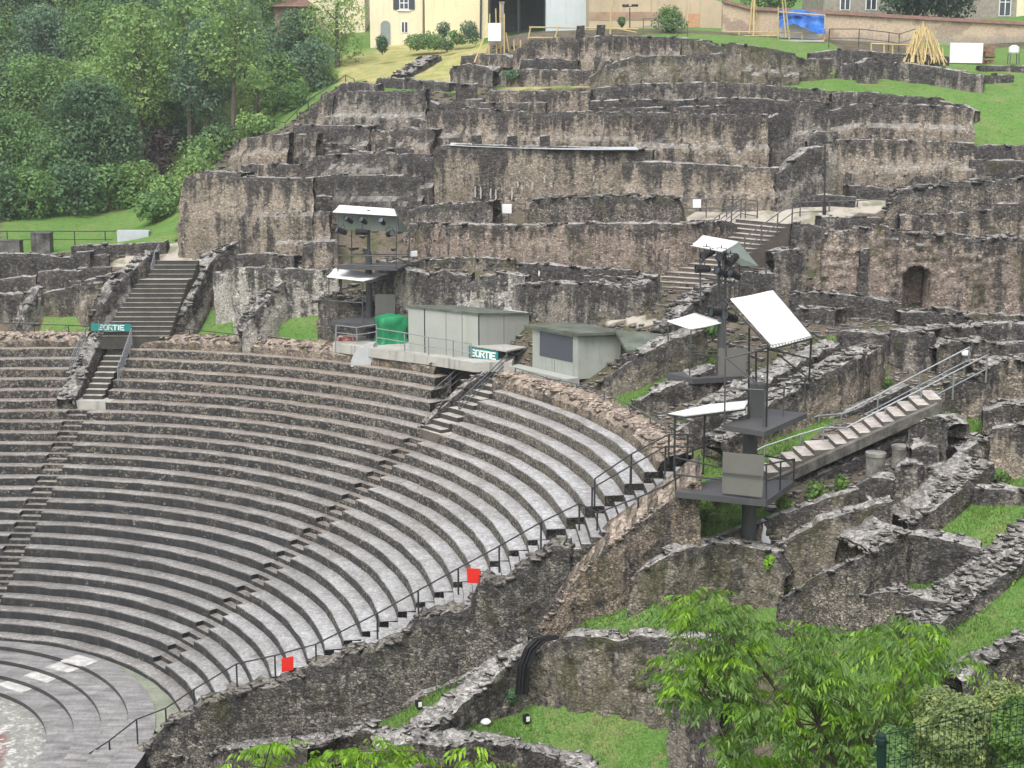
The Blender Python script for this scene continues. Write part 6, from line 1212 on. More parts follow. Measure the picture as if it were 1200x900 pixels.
mb = MB(); boxp(mb, 434, 497, -45, 54, D, 9); mb.obj('wall', CREAM, t); roofp(t, 434, 497, -45, D, 9, 3)
window(t, 468, 479, -4, 11, D, 7); window(t, 470, 478.5, 25, 38.5, D); flatp(t, 'window_sill', 466, 481, 11.5, 13, D, WHITEP, .14, .12)
window(t, 445, 456, -38, -20, D, 7); window(t, 470, 481, -38, -20, D, 7)
mb = MB(); n = 10; pts = [P(446, 52, D), P(457.5, 52, D)]; a = P(457.5, 30, D); b = P(446, 30, D); cx = (a[0]+b[0])/2; rr = (a[0]-b[0])/2
poly = [(pts[0][0], D-.05, pts[0][2]), (pts[1][0], D-.05, pts[1][2])]+[(cx+rr*math.cos(math.pi*k/n), D-.05, a[2]+rr*math.sin(math.pi*k/n)) for k in range(n+1)]
mb.thick(poly, .08); mb.obj('arched_door', plain('grey_green_door', (.23, .27, .27), .6, .1, 3), t)
mb = MB(); mb.bar(P(496, 46, D-.15), P(496, -40, D-.15), .07); mb.obj('downpipe', plain('brown_pipe', (.22, .15, .10), .6, .1, 3), t)
t = thing('yellow_annex', 'blank yellow rendered annex right of the cream house', 'house', P(535, 46, D-1)); mb = MB(); boxp(mb, 498, 572, -30, 50, D-.4, 9); mb.obj('wall', CREAM2, t); roofp(t, 498, 572, -30, D-.4, 9, 2.5)
mb = MB(); mb.bar(P(563, 46, D-.6), P(564, -28, D-.6), .09); mb.obj('downpipe', SHUT, t)
t = thing('dark_shed', 'wide dark open shed between the yellow annex and the pale grey wall', 'shed', P(605, 40, D-3)); mb = MB(); boxp(mb, 573, 641, -12, 38, D+1, 8); mb.obj('back_wall', DARKIN, t)
mb = MB(); boxp(mb, 571, 643, -16, -10, D-5, 8, 0); mb.obj('roof', TILE, t)
for x in (574, 608, 639):
    m2 = MB(); m2.bar(P(x, 42, D-4.5), P(x, -11, D-4.5), .12); m2.obj('post', DSTEEL, t)
t = thing('pale_grey_building', 'pale blue grey rendered building with a blank wall next to the dark shed', 'building', P(665, 32, D-7)); mb = MB(); boxp(mb, 640, 690, -25, 34, D-8, 10); mb.obj('wall', PGREY, t); roofp(t, 640, 690, -25, D-8, 10, 2)
t = thing('ochre_building', 'weathered ochre rendered building behind the hilltop yard', 'building', P(760, 38, 124)); mb = MB(); a, b = P(690, 42, 124), P(848, 42, 124); z0 = a[2]-1; 
vs = [(a[0], 124, z0), (b[0], 124, z0), (b[0], 124, P(848, 4, 124)[2]), (P(822, -4, 124)[0], 124, P(0, -6, 124)[2]), (a[0], 124, P(0, -22, 124)[2])]; mb.thick(vs, 8); mb.obj('wall', OCHRE, t)
flatp(t, 'faded_panel', 742, 862, 20, 36, 123.95, plain('peeling_render', (.50, .45, .38), .9, .25, 1.2), .04, .03) if False else None
flatp(t, 'bricked_doorway', 806, 820, 16, 37, 124, plain('orange_brick_infill', (.50, .28, .17), .9, .15, 5), .06, .04)
flatp(t, 'lower_render', 690, 800, 14, 24, 124, plain('brown_render', (.36, .24, .17), .9, .25, .9), .03, .02)
def bwall(label, pts, D, mat, cap=True):
    t = thing('boundary_wall', label, 'wall', P(pts[0][0], pts[0][2], D)); mb = MB(); cp2 = MB()
    for (x0, t0, b0), (x1, t1, b1) in zip(pts, pts[1:]):
        a, b = P(x0, b0, D), P(x1, b1, D); za, zb2 = P(x0, t0, D)[2], P(x1, t1, D)[2]
        mb.add([(a[0], D, a[2]-1), (b[0], D, b[2]-1), (b[0], D, zb2), (a[0], D, za), (a[0], D+.5, a[2]-1), (b[0], D+.5, b[2]-1), (b[0], D+.5, zb2), (a[0], D+.5, za)], [(0, 1, 2, 3), (5, 4, 7, 6), (3, 2, 6, 7), (4, 0, 3, 7), (1, 5, 6, 2)])
        cp2.add([(a[0], D-.2, za), (b[0], D-.2, zb2), (b[0], D+.25, zb2+.3), (a[0], D+.25, za+.3), (b[0], D+.7, zb2), (a[0], D+.7, za)], [(0, 1, 2, 3), (3, 2, 4, 5), (0, 5, 4, 1), (0, 3, 5), (1, 4, 2)])
    mb.obj('masonry', mat, t); cp2.obj('tile_coping', TILE, t); return t
def bwm():
    m = NT('patched_boundary_render', .9, .15); p = m.pos(); n = m.noise(p, .28, 5, .6); sx = m.n('ShaderNodeSeparateXYZ'); m.l(p, sx.inputs[0])
    zz = m.math('ADD', sx.outputs[2], m.math('MULTIPLY', n, 3.0)); c = m.mix(m.mr(zz, 29.6, 30.4), (.32, .28, .23), (.50, .40, .29)); c = m.mix(m.mr(m.noise(p, .5, 5), .52, .6), c, (.34, .26, .20)); c = m.mix(1.0, c, m.ramp(m.noise(p, 6, 4), [(.3, .75), (.7, 1.15)]), 'MULTIPLY'); m.col(c); return m.m
bwt = bwall('long plastered boundary wall with tile coping along the hilltop', [(846, 3, 46), (880, 12, 48), (960, 16, 52), (1060, 22, 60), (1130, 26, 66), (1230, 31, 70), (1420, 44, 88)], 118, bwm())
t = thing('stone_house', 'grey stone house with tall white windows behind the boundary wall', 'house', P(1080, 30, 136)); mb = MB(); boxp(mb, 964, 1300, -60, 40, 135, 10); mb.obj('wall', HSTONE, t); roofp(t, 964, 1300, -60, 135, 10, 3)
for x0, x1 in ((984, 996), (1014, 1027), (1170, 1184)): window(t, x0, x1, -14, 19 if x0 > 1100 else 12, 135)
for x0, x1 in ((984, 996), (1014, 1027), (1060, 1073), (1115, 1128), (1170, 1184)): window(t, x0, x1, -52, -28, 135)
flatp(t, 'corner_quoin', 1190, 1200, -60, 30, 135, CREAM, .08, .05)
t = thing('garden_outbuilding', 'small reddish outbuilding among the trees left of the cream house', 'outbuilding', P(346, 30, 140)); mb = MB(); boxp(mb, 322, 362, 8, 34, 140, 5); mb.obj('wall', plain('red_brown_wall', (.24, .17, .14), .9, .2, 1), t); roofp(t, 322, 362, 8, 140, 5, 1.2)
t = thing('pale_gate_house', 'narrow pale house front between the trees left of the cream house', 'house', P(378, 20, 146)); mb = MB(); boxp(mb, 356, 428, -20, 52, 146, 6); mb.obj('wall', CREAM, t); roofp(t, 356, 428, -20, 146, 6, 2)
# yard things: timber structures
def timber(name, label, segs, r=.06, parts='pole', cat='timber frame', group=None, n=5):
    b = min((p for s in segs for p in s), key=lambda p: p[2]); t = thing(name, label, cat, b, group)
    for a, c in segs:
        mb = MB(); mb.bar(a, c, r, n, r*.8); mb.obj(parts, WOOD, t)
    return t
D = hit(580, 64)[1]-.6
t = timber('pole_scaffold', 'timber pole frame holding a white board on the upper ruins', [(P(573, 64, D), P(574, 16, D)), (P(582, 64, D+.3), P(581, 10, D+.3)), (P(587, 62, D+.5), P(586, 4, D+.5)), (P(591, 62, D), P(591, 16, D)), (P(556, 73, D-1.2), P(571, 34, D)), (P(568, 64, D), P(575, 46, D)), (P(597, 64, D+.2), P(593, 38, D)), (P(603, 64, D), P(602, 46, D)), (P(610, 66, D), P(610, 47, D))])
mb = MB(); mb.thick([P(572, 48, D-.2), P(587, 48, D-.2), P(587, 27, D-.2), P(572, 27, D-.2)], .06); mb.obj('white_board', WHITEP, t)
t = thing('chimney_pillar', 'slim brick pillar behind the timber pole frame', 'pillar', P(588, 58, D+1.5)); mb = MB(); c = P(588, 58, D+1.5); z1 = P(588, 3, D+1.5)[2]; mb.box((c[0], c[1], (c[2]+z1)/2-.3), (.34, .34, z1-c[2]+.6), 0, .01); mb.box((c[0], c[1], z1), (.42, .42, .12)); mb.obj('shaft', HSTONE, t)
DR = hit(640, 46)[1]-.4
timber('timber_rail', 'thin yellow timber rail on the ruin wall in front of the pale grey building', [(P(620, 32, DR+0.0), P(650, 32, DR+0.0)), (P(650, 32, DR+0.0), P(748, 34, DR+0.0)), (P(619, 46, DR+0.0), P(622, 31, DR+0.0)), (P(649, 48, DR+0.0), P(655, 31, DR+0.0)), (P(676, 44, DR+0.0), P(680, 31, DR+0.0)), (P(715, 40, DR+0.0), P(716, 12, DR+0.0)), (P(716, 12, DR+0.0), P(718, -6, DR+0.0)), (P(620, 44, DR+0.0), P(655, 44, DR+0.0)), (P(720, 33, DR+0.0), P(746, 38, DR+0.0))], .06, cat='rail')
DQ = hit(884, 41)[1]
timber('timber_tripod', 'tall timber tripod standing left of the blue tarpaulin shelter', [(P(878, 40, DQ+0.0), P(883, -14, DQ+0.4)), (P(889, 40, DQ+0.6), P(883, -14, DQ+0.4)), (P(883, 42, DQ+-0.6), P(884, -14, DQ+0.4))], .07, 'leg')
DB = hit(900, 44)[1]
timber('timber_barrier', 'low timber barrier in front of the blue tarpaulin shelter', [(P(852, 37, DB+0.0), P(962, 39, DB+0.0)), (P(866, 44, DB+0.0), P(866, 34, DB+0.0)), (P(900, 44, DB+0.0), P(900, 34, DB+0.0)), (P(940, 46, DB+0.0), P(940, 34, DB+0.0)), (P(852, 42, DB+0.0), P(910, 42, DB+0.0))], .05, cat='barrier')
DT = hit(940, 47.5)[1]
t = timber('tarpaulin_shelter', 'work shelter roofed with a crumpled blue tarpaulin', [(P(912, 45, DT+0.0), P(912, 8, DT+0.0)), (P(921, 44, DT+-1.0), P(916, -8, DT+-1.0)), (P(925, 46, DT+-0.6), P(919, -8, DT+-0.8)), (P(966, 47, DT+0.0), P(967, 17, DT+0.0)), (P(913, 14, DT+0.0), P(967, 18, DT+0.0)), (P(967, 48, DT+2.5), P(967, 20, DT+2.5))], .06, 'pole', 'shelter')
n = 18; V = []
for j in range(n+1):
    for i in range(n+1):
        u, v = i/n, j/n; p = Vector(P(913+54*u, 11+4*u+(20-4*math.sin(u*5))*v, DT+-0.2+.9*(1-v))); V.append((p.x, p.y+.25*vnoise(np.array([[u*7, v*5, 1.]]))[0], p.z+.12*vnoise(np.array([[u*6, v*6, 4.]]))[0]))
idx = np.arange((n+1)**2).reshape(n+1, n+1); Q = np.stack([idx[:-1, :-1], idx[:-1, 1:], idx[1:, 1:], idx[1:, :-1]], -1).reshape(-1, 4); link('tarpaulin', np_mesh('tarpaulin', V, Q, None, True), TARPB, t)
mb = MB(); mb.thick([P(914, 44, DT+1.0), P(958, 46, DT+1.0), P(958, 28, DT+1.0), P(914, 26, DT+1.0)], .1); mb.obj('white_backing', WHITE, t)
mb = MB(); mb.thick([P(910, 47, DT+-1.0), P(966, 48, DT+-1.0), P(966, 46, DT+2.0), P(912, 45, DT+2.0)], .1); mb.obj('floor_boards', CONC, t)
# leaning poles
rng = np.random.default_rng(5); segs = []
for k in range(64):
    xb = rng.uniform(1056, 1112); xt = 1085+(xb-1085)*.35+rng.normal(0, 7); yt = 24+abs(xt-1082)*1.1+rng.uniform(0, 12); segs.append((P(xb, rng.uniform(70, 77), 104+rng.uniform(-.8, .8)), P(xt, yt, 105.2+rng.uniform(-.5, .5))))
timber('pole_stack', 'sheaf of pale timber poles leaning together at upper right', segs, .036, 'pole', 'pole stack')
timber('timber_railing', 'pale timber railing left of the leaning pole sheaf', [(P(1021, 51, 105), P(1075, 53, 105)), (P(1021, 62, 105), P(1021, 50, 105)), (P(1036, 63, 105), P(1036, 51, 105)), (P(1046, 64, 105), P(1046, 51, 105)), (P(1063, 66, 105), P(1063, 52, 105)), (P(1036, 63, 105), P(1075, 66, 105))], .06, 'rail', 'railing')
mb = MB(); mb.thick([P(1113, 73.5, 105.5), P(1151, 74, 105.5), P(1152.5, 50.5, 105.5), P(1114, 50, 105.5)], .12); o = mb.obj('white_hoarding', WHITEP); settle(o); tag(o, 'plain white rectangular panel standing on the grass right of the pole sheaf', 'panel')
mb = MB(); c = P(1156, 66, 106); 
for k in range(8): mb.stone((c[0]+random.uniform(-.5, .5), c[1]+random.uniform(0, .6), c[2]+random.uniform(-.6, .6)), (.6, .5, .4))
o = mb.obj('brick_pile', plain('brown_brick_pile', (.22, .13, .09), .9, .3, 4)); settle(o); tag(o, 'brown pile of bricks beside the plain white panel', 'brick pile')
t = thing('water_tank', 'small white tank on legs at the far upper right', 'tank', P(1185, 74, 106)); mb = MB(); c = P(1188, 63, 106); mb.lathe((c[0], c[1], c[2]), [(.3, 0), (.36, .1), (.36, .45), (.2, .56), (.12, .6)], 14); mb.obj('barrel', WHITEP, t)
for dx in (-.3, .3):
    for dy in (-.25, .25):
        m2 = MB(); m2.bar((c[0]+dx, c[1]+dy, c[2]+.02), (c[0]+dx*1.1, c[1]+dy*1.1, P(1188, 75, 106)[2]), .035); m2.obj('leg', STEEL, t)
railing('dark wire fence along the foot of the boundary wall', [P(x, y, 112) for x, y in [(972, 34), (1007, 34), (1042, 38), (1054, 40), (1073, 34)]], 1.35, DSTEEL, .03, (.5,))
railing('grey railing in front of the round bush on the hilltop', [P(x, y, 112) for x, y in [(754, 22), (772, 22), (794, 24), (806, 30)]], 1.1, STEEL, .03, (.5,))
t = thing('twin_floodlight_mast', 'thin mast carrying four small dark floodlights in front of the ochre building', 'lamp post', P(738, 34, 116)); mb = MB(); mb.bar(P(738, 35, 116), P(738, 9, 116), .05); mb.bar(P(730, 8, 116), P(747, 7, 116), .04); mb.obj('mast', STEEL, t)
for x in (731, 735, 742, 746):
    m2 = MB(); c = P(x, 6.5, 115.9); m2.box((c[0], c[1], c[2]), (.24, .2, .18), 0, .02); m2.obj('lamp_head', BLACK, t)
for k, (x, y) in enumerate(((704, 36), (680, 38))):
    c = P(x, y, 109); mb = MB(); mb.box((c[0], c[1], c[2]), (.5, .5, .9), .2, .06); o = mb.obj('stone_stub', RU['dark']); settle(o); tag(o, ('weathered stub on the ruin wall right of the yellow rail post', 'weathered stub on the ruin wall below the pale grey building')[k], 'stone stub', 'stone stubs on the ruin wall')

# ------------------------------------------------------------------ vegetation
def leaf_quads(P0, N0, size, rng, asp=.62):
    n = len(P0); a = rng.uniform(0, 6.28, n); r = rng.normal(0, 1, (n, 3)); N0 = N0+r*.55; N0 /= np.linalg.norm(N0, axis=1, keepdims=True)+1e-9
    u = np.cross(N0, rng.normal(0, 1, (n, 3))); u /= np.linalg.norm(u, axis=1, keepdims=True)+1e-9; v = np.cross(N0, u)
    s = (size*rng.uniform(.55, 1.35, n))[:, None]; u = u*s; v = v*s*asp
    return np.stack([P0-u, P0-v*.9+u*.1, P0+u, P0+v*.9+u*.1], 1)
def crown_leaves(blobs, per, size, rng):
    """leaves spread through lumpy clumps; blobs (x, y, z, rx, ry, rz)"""
    out = []; lv = []
    for b in blobs:
        n = int(per*max(.3, (b[3]*b[5])**.9)); d = rng.normal(0, 1, (n, 3)); d /= np.linalg.norm(d, axis=1, keepdims=True); lump = 1+.28*vnoise(d*2.6+np.array(b[:3])*.7)+.16*vnoise(d*6+np.array(b[:3]))
        rad = (rng.uniform(.45, 1, n)**.45)*lump; p = np.array(b[:3])+d*rad[:, None]*np.array(b[3:]); out.append(leaf_quads(p, d+np.array([0, 0, .5]), size, rng))
        lv.append(np.clip(np.repeat(.5+.30*vnoise(d*2.2+b[0])+rng.normal(0, .16, n)+rng.normal(0, .08), 4), 0, 1))
    return np.concatenate(out).reshape(-1, 3), np.concatenate(lv)
LM = {'mid': leaf_mat('mid_green_leaves', (.135, .25, .092), .38), 'dark': leaf_mat('dark_green_leaves', (.088, .172, .088), .35), 'light': leaf_mat('light_green_leaves', (.21, .345, .125), .4), 'blue': leaf_mat('blue_green_leaves', (.12, .21, .14), .35), 'purple': leaf_mat('purple_brown_leaves', (.045, .032, .034), .15), 'fresh': leaf_mat('fresh_yellow_green_leaves', (.19, .36, .04), .38, .45), 'fol': leaf_mat('glossy_green_leaves', (.13, .235, .065), .34, .65), 'pale': leaf_mat('pale_grey_green_leaves', (.20, .27, .11), .3), 'conif': leaf_mat('conifer_needles', (.03, .075, .045), .12)}
def tree(px, pyb, pytop, wpx, D, kind, label, name='broadleaf_tree', cat='tree', group='trees on the wooded hill', trunk=.26, nb=16, per=280, size=.14, seed=0, low=.28, base=None, thin=0):
    rng = np.random.default_rng(seed+int(px)*3+int(D)); b = P(px, pyb, D) if base is None else base; topz = P(px, pytop, D)[2]; g0 = float(gz(b[0], D)); bz = min(b[2], g0+.1) if base is None else b[2]; H = topz-bz; w = wpx/F*D/2
    t = thing(name, label, cat, (b[0], D, bz-.1), group)
    blobs = []
    for k in range(nb):
        f = low+(1-low)*(k+.5)/nb; a = k*2.4+rng.uniform(0, 1); env = math.sin(math.pi*min(1, (f-low)/(1-low)*.82+.17))**.7; rr = w*env*rng.uniform(.35, .78)
        s = w*rng.uniform(.36, .60)*(.6+.5*env); z = bz+H*f; z = min(z, topz-s*.75); blobs.append((b[0]+rr*math.cos(a), D+rr*math.sin(a)*.8, z, s, s, s*.82))
    mb = MB(); lean = rng.normal(0, .25, 2); pts = [(b[0], D, bz-.3), (b[0]+lean[0]*.4, D+lean[1]*.4, bz+H*.3), (b[0]+lean[0], D+lean[1], bz+H*.62), (b[0]+lean[0]*1.4, D+lean[1], bz+H*.88)]; rs = [trunk, trunk*.75, trunk*.45, trunk*.15]
    for k in range(3): mb.bar(pts[k], pts[k+1], rs[k], 7, rs[k+1])
    for bl in blobs[::2]:
        f = min(.8, max(.2, (bl[2]-bz)/H-.15)); s = Vector(pts[0]).lerp(Vector(pts[2]), f/.62 if f < .62 else 1); mb.bar(tuple(s), bl[:3], trunk*.3, 5, trunk*.08)
    mb.obj('trunk', BARK, t)
    V, lv = crown_leaves(blobs, per*(1-thin), size, rng); link('crown', np_mesh('crown', V, np.arange(len(V)).reshape(-1, 4), {'lv': lv}), LM[kind], t); return t
T = tree
LABS = {'mid': 'mid green broadleaf tree packed in the wooded hill', 'dark': 'dark green broadleaf tree packed in the wooded hill', 'light': 'light green broadleaf tree packed in the wooded hill', 'blue': 'bluish green broadleaf tree packed in the wooded hill'}
for k, (px, pyb, pyt, w, D, kd) in enumerate([(10, 60, -70, 130, 138, 'dark'), (90, 60, -80, 130, 140, 'mid'), (170, 60, -80, 120, 139, 'dark'), (240, 60, -70, 120, 141, 'blue'), (310, 50, -40, 90, 143, 'mid'), (-20, 120, 10, 120, 126, 'mid'), (55, 120, 5, 110, 127, 'blue'), (125, 120, 0, 110, 126, 'mid'), (-5, 180, 70, 110, 116, 'dark'), (50, 175, 62, 100, 115, 'mid'), (108, 180, 70, 100, 117, 'light'), (220, 120, -40, 100, 124, 'dark'), (20, 235, 128, 110, 107, 'mid'), (-25, 235, 110, 100, 107, 'dark'), (195, 170, 60, 100, 116, 'blue'), (285, 110, 0, 80, 128, 'blue'), (70, 225, 150, 90, 106, 'mid'), (350, 70, 10, 70, 134, 'dark')]):
    T(px, pyb, pyt, w, D, kd, LABS[kd], seed=k, per=250, low=.02)
T(112, 238, 92, 116, 105, 'dark', 'big dark rounded tree standing over the left lawn', seed=31, nb=24, per=280, low=.05, size=.145)
T(62, 236, 160, 60, 103.5, 'mid', 'low leafy tree at the lawn edge left of the big dark tree', seed=33, low=.05)
T(165, 150, 2, 110, 113, 'light', 'tall pale green tree with feathery crown in the middle of the wood', seed=34, low=.25, nb=17, per=220)
T(222, 140, -30, 80, 112, 'light', 'slender light green tree with visible stems behind the dark trees', seed=35, low=.28, per=200)
T(273, 170, -20, 92, 108, 'light', 'slender pale tree with a long bare trunk beside the terraces', seed=36, low=.42, nb=13, per=200, trunk=.2)
T(245, 165, 20, 70, 110, 'blue', 'bluish dark tree left of the slender bare trunked tree', seed=37, low=.25)
T(190, 215, 150, 52, 104, 'purple', 'purple brown leaved bush tree on the hill slope', seed=38, low=.08, nb=8)
T(255, 178, 145, 50, 107, 'dark', 'dark round tree at the foot of the slender bare trunk', seed=39, low=.05, nb=7)
T(365, 100, 42, 62, 119, 'blue', 'rounded bluish green tree above the terrace edge', seed=40, low=.05, nb=9)
T(325, 120, 62, 60, 117, 'mid', 'bushy green tree between the hill slope and terraces', seed=41, low=.05)
T(395, 62, -30, 80, 128, 'light', 'light green tree left of the cream house', seed=42, low=.15, nb=11, per=150)
T(300, 128, 80, 54, 114, 'light', 'bright green bushy tree at the top of the hill slope', seed=43, low=.02, nb=7)
for k, (px, pyb, pyt, w, kd, lab) in enumerate([(-8, 256, 190, 80, 'dark', 'dark low tree whose leaves sweep down to the lawn at the far left'), (38, 254, 196, 70, 'mid', 'mid green low tree sweeping down to the lawn, second from the left edge'), (88, 252, 188, 74, 'dark', 'dark low tree under the big rounded tree by the lawn'), (132, 246, 192, 64, 'mid', 'mid green low tree at the right end of the lawn edge'), (168, 238, 188, 56, 'light', 'light green low tree at the foot of the purple bush tree')]):
    T(px, pyb, pyt, w, hit(px, pyb)[1], kd, lab, seed=70+k, low=.0, nb=12)
def shrub(px, pyb, pyt, w, D, kind, label, name='shrub', cat='shrub', group=None, nb=8, per=380, size=.10, seed=0, snap=True):
    rng = np.random.default_rng(seed+int(px)); b = hit(px, pyb) if D is None else P(px, pyb, D); D = b[1]; hh = P(px, pyt, D)[2]-b[2]; ww = w/F*D/2; blobs = []
    for k in range(nb):
        a = rng.uniform(0, 6.28); r = ww*rng.uniform(0, .6); s = ww*rng.uniform(.45, .68); z = b[2]+hh*rng.uniform(.25, .72); blobs.append((b[0]+r*math.cos(a), D+r*math.sin(a), z, s, s, min(hh*.42, s*1.2)))
    V, lv = crown_leaves(blobs, per, size, rng); t = thing(name, label, cat, (b[0], D, b[2]), group)
    link('foliage', np_mesh('foliage', V, np.arange(len(V)).reshape(-1, 4), {'lv': lv}), LM[kind], t)
    mb = MB()
    for k in range(4): mb.bar((b[0], D, b[2]-.2), blobs[k % nb][:3], .035, 5, .012)
    mb.obj('stem', BARK, t); return t
S = shrub
S(448, 60, 41, 20, 126, 'dark', 'round clipped dark bush on the dry lawn by the cream house', seed=1, per=420)
S(488, 57, 40, 36, 130, 'mid', 'low spreading shrub along the front of the cream house', seed=2)
S(510, 56, 36, 40, 129, 'mid', 'taller leafy shrub at the corner of the yellow annex', seed=3, nb=8); S(524, 58, 46, 20, 127, 'dark', 'small dark round bush in front of the yellow annex', seed=4, per=420)
S(520, 44, 24, 18, 132, 'blue', 'narrow upright bush against the yellow annex', seed=5); S(552, 48, 26, 30, 130, 'blue', 'bluish bush with two stems at the right of the yellow annex', seed=6, nb=8)
S(535, 50, 36, 26, 131, 'mid', 'middling green shrub below the yellow annex wall', seed=7)
S(783, 37, 9, 40, 114, 'mid', 'large round green bush in front of the ochre building', seed=8, nb=11, per=330)
S(729, 32, 20, 9, 113, 'mid', 'tiny upright bush left of the floodlight mast', seed=9)
T(1100, 26, -50, 90, 128, 'conif', 'dark spreading conifer in front of the grey stone house', group=None, seed=50, low=.3, nb=16, per=230, size=.15); T(1065, 24, -40, 70, 129, 'conif', 'smaller dark conifer left of the spreading conifer', group=None, seed=51, low=.3, nb=12, per=230, size=.15)
T(905, 6, -60, 70, 128, 'mid', 'leafy tree top behind the boundary wall above the timber tripod', group=None, seed=52, low=.2)
for k, (px, pyb, pyt, w, lab, kd) in enumerate([(225, 225, 180, 60, 'bright green shrub on the slope left of the terraces', 'light'), (198, 245, 205, 60, 'wide green shrub at the foot of the hill slope', 'light'), (180, 262, 225, 60, 'tall weeds clump at the right end of the lawn', 'mid'), (262, 178, 150, 60, 'rough green shrub on the upper hill slope', 'light'), (300, 160, 130, 50, 'leafy shrub beside the hill fence posts', 'light'), (345, 128, 96, 50, 'green shrub at the top of the terrace edge', 'mid'), (382, 100, 78, 36, 'grassy shrub where the terrace edge meets the dry lawn', 'light'), (235, 200, 160, 50, 'dark green shrub behind the slope weeds', 'mid')]):
    S(px, pyb, pyt, w, None, kd, lab, group='shrubs on the hill slope', seed=20+k, nb=10, per=260, size=.12)
# plants among the ruins
for k, (px, pyb, pyt, w, D, lab, kd) in enumerate([(950, 588, 566, 30, 48.6, 'leafy green bush left of the column stubs below the steel railed stair', 'fol'), (985, 578, 555, 22, 49.2, 'small upright leafy bush just left of the tallest column stub', 'fol'), (921, 604, 578, 22, 47.9, 'thin bush with bare stem right of the big tower platform', 'fol'), (901, 668, 648, 16, 45.6, 'bright green tuft growing out of the retaining wall', 'fresh'), (774, 735, 698, 16, 46.4, 'single weed stalk on the upper grass below the big tower', 'fresh'), (1184, 692, 672, 34, 41.5, 'bright green weeds behind the diagonal stone wall at right', 'fresh'), (1166, 562, 550, 34, 47.5, 'leafy plants on the small grass plot at the right edge', 'fol'), (838, 588, 560, 26, 49.0, 'green creeper behind the lower platform of the big tower', 'fol'), (832, 618, 590, 30, 48.6, 'tall grass clump beside the end of the brown wall', 'fol'), (1060, 660, 620, 8, 44.2, 'ivy strip in the corner of the dark lower right room', 'dark'), (690, 735, 705, 18, 46.8, 'dark weeds at the foot of the brown wall by the cables', 'dark'), (600, 835, 800, 18, 45.4, 'dark nettles at the end of the long mossy wall', 'dark'), (836, 395, 380, 30, 63, 'moss tuft beside the radial ridge wall', 'mid'), (655, 167, 160, 26, 88.8, 'green tuft above the metal capping', 'fresh'), (838, 132, 124, 26, 92.5, 'green tuft on the long pinkish beige wall', 'light'), (600, 92, 82, 34, 98.6, 'ivy patch on the left part of the upper walls', 'dark'), (670, 122, 112, 12, 95, 'tiny green tuft on the streaked wall below the grass terrace', 'mid'), (730, 72, 66, 14, 101.5, 'yellow green tuft on the mossy beige wall', 'fresh'), (1040, 460, 425, 12, 58.5, 'ivy patch at the end of the open gallery', 'fol')]):
    S(px, pyb, pyt, w, D, kd, lab, name='wild_plant', cat='plant', group='wild plants in the ruins', seed=60+k, nb=5, per=260 if D < 60 else 150, size=.085 if D < 60 else .13)
# foreground tree with drooping leaflets
def leaflets(cent, rng, L=.10, n=13, spread=.16, droop=.75):
    """compound leaves: long pointed leaflets hanging from short stalks round each shoot tip"""
    V = []; lv = []
    for c in cent:
        bs = rng.uniform(.25, .75)
        for s in range(rng.integers(3, 6)):
            a = rng.uniform(0, 6.28); d = np.array([math.cos(a), math.sin(a), rng.uniform(-.25, .45)]); stem = spread*rng.uniform(.8, 1.5)
            for q in range(n//2):
                f = (q+1)/(n/2); b = np.array(c)+d*stem*f*1.5+np.array([0, 0, -.10*f*f])
                for sd in (-1, 1):
                    side = np.array([-d[1], d[0], 0])*sd; dr = side*.55+d*.35+np.array([0, 0, -droop*rng.uniform(.5, 1.3)]); dr /= np.linalg.norm(dr); ll = L*rng.uniform(.55, 1.3)*(1-.25*abs(f-.6)); w = ll*.16
                    wd = np.cross(dr, np.array([rng.normal(), rng.normal(), rng.normal()*.3])); wd /= np.linalg.norm(wd)+1e-9; p0 = b; p1 = b+dr*ll*.45+wd*w; p2 = b+dr*ll+np.array([0, 0, -.012]); p3 = b+dr*ll*.45-wd*w
                    V += [p0, p1, p2, p3]; x = np.clip(bs+rng.normal(0, .16), 0, 1); lv += [x]*4
    return np.array(V), np.array(lv)
def clump_tree(name, label, outline, D0, dD, n, mats, seed, branches, base, cat='tree'):
    rng = np.random.default_rng(seed); xs = [p[0] for p in outline]; ys = [p[1] for p in outline]; cs = []
    while len(cs) < n:
        x = rng.uniform(min(xs), max(xs), 400); y = rng.uniform(min(ys), max(ys), 400); ok = inpoly(x, y, outline); keep = vnoise(np.stack([x/38, y/30, x*0+seed], -1)) > -.42
        for a, b in zip(x[ok & keep], y[ok & keep]): cs.append(P(a, b, D0+rng.uniform(-dD, dD)))
    cs = cs[:n]; t = thing(name, label, cat, base)
    cut = int(n*.74); V, lv = leaflets(cs[:cut], rng); link('crown', np_mesh('crown', V, np.arange(len(V)).reshape(-1, 4), {'lv': lv}), LM[mats[0]], t)
    V, lv = leaflets(cs[cut:], rng); link('young_leaves', np_mesh('young_leaves', V, np.arange(len(V)).reshape(-1, 4), {'lv': lv}), LM[mats[1]], t)
    mb = MB(); root = Vector(base)
    fork = [Vector(P(*b)) for b in branches]; mid = root.lerp(fork[0], .55); mb.bar(root-Vector((0, 0, .3)), mid, .11, 8, .07)
    for f in fork:
        m = mid.lerp(f, .5)+Vector((0, 0, .15)); mb.bar(mid, m, .05, 6, .03); mb.bar(m, f, .03, 5, .012)
        for c in cs[::5]:
            if (Vector(c)-f).length < .8: mb.bar(f, c, .011, 4, .005)
    mb.obj('trunk', BARK, t); return t
D = 15.5; bz = (P(985, 900, D)[0], D, float(gz(P(985, 900, D)[0], D)))
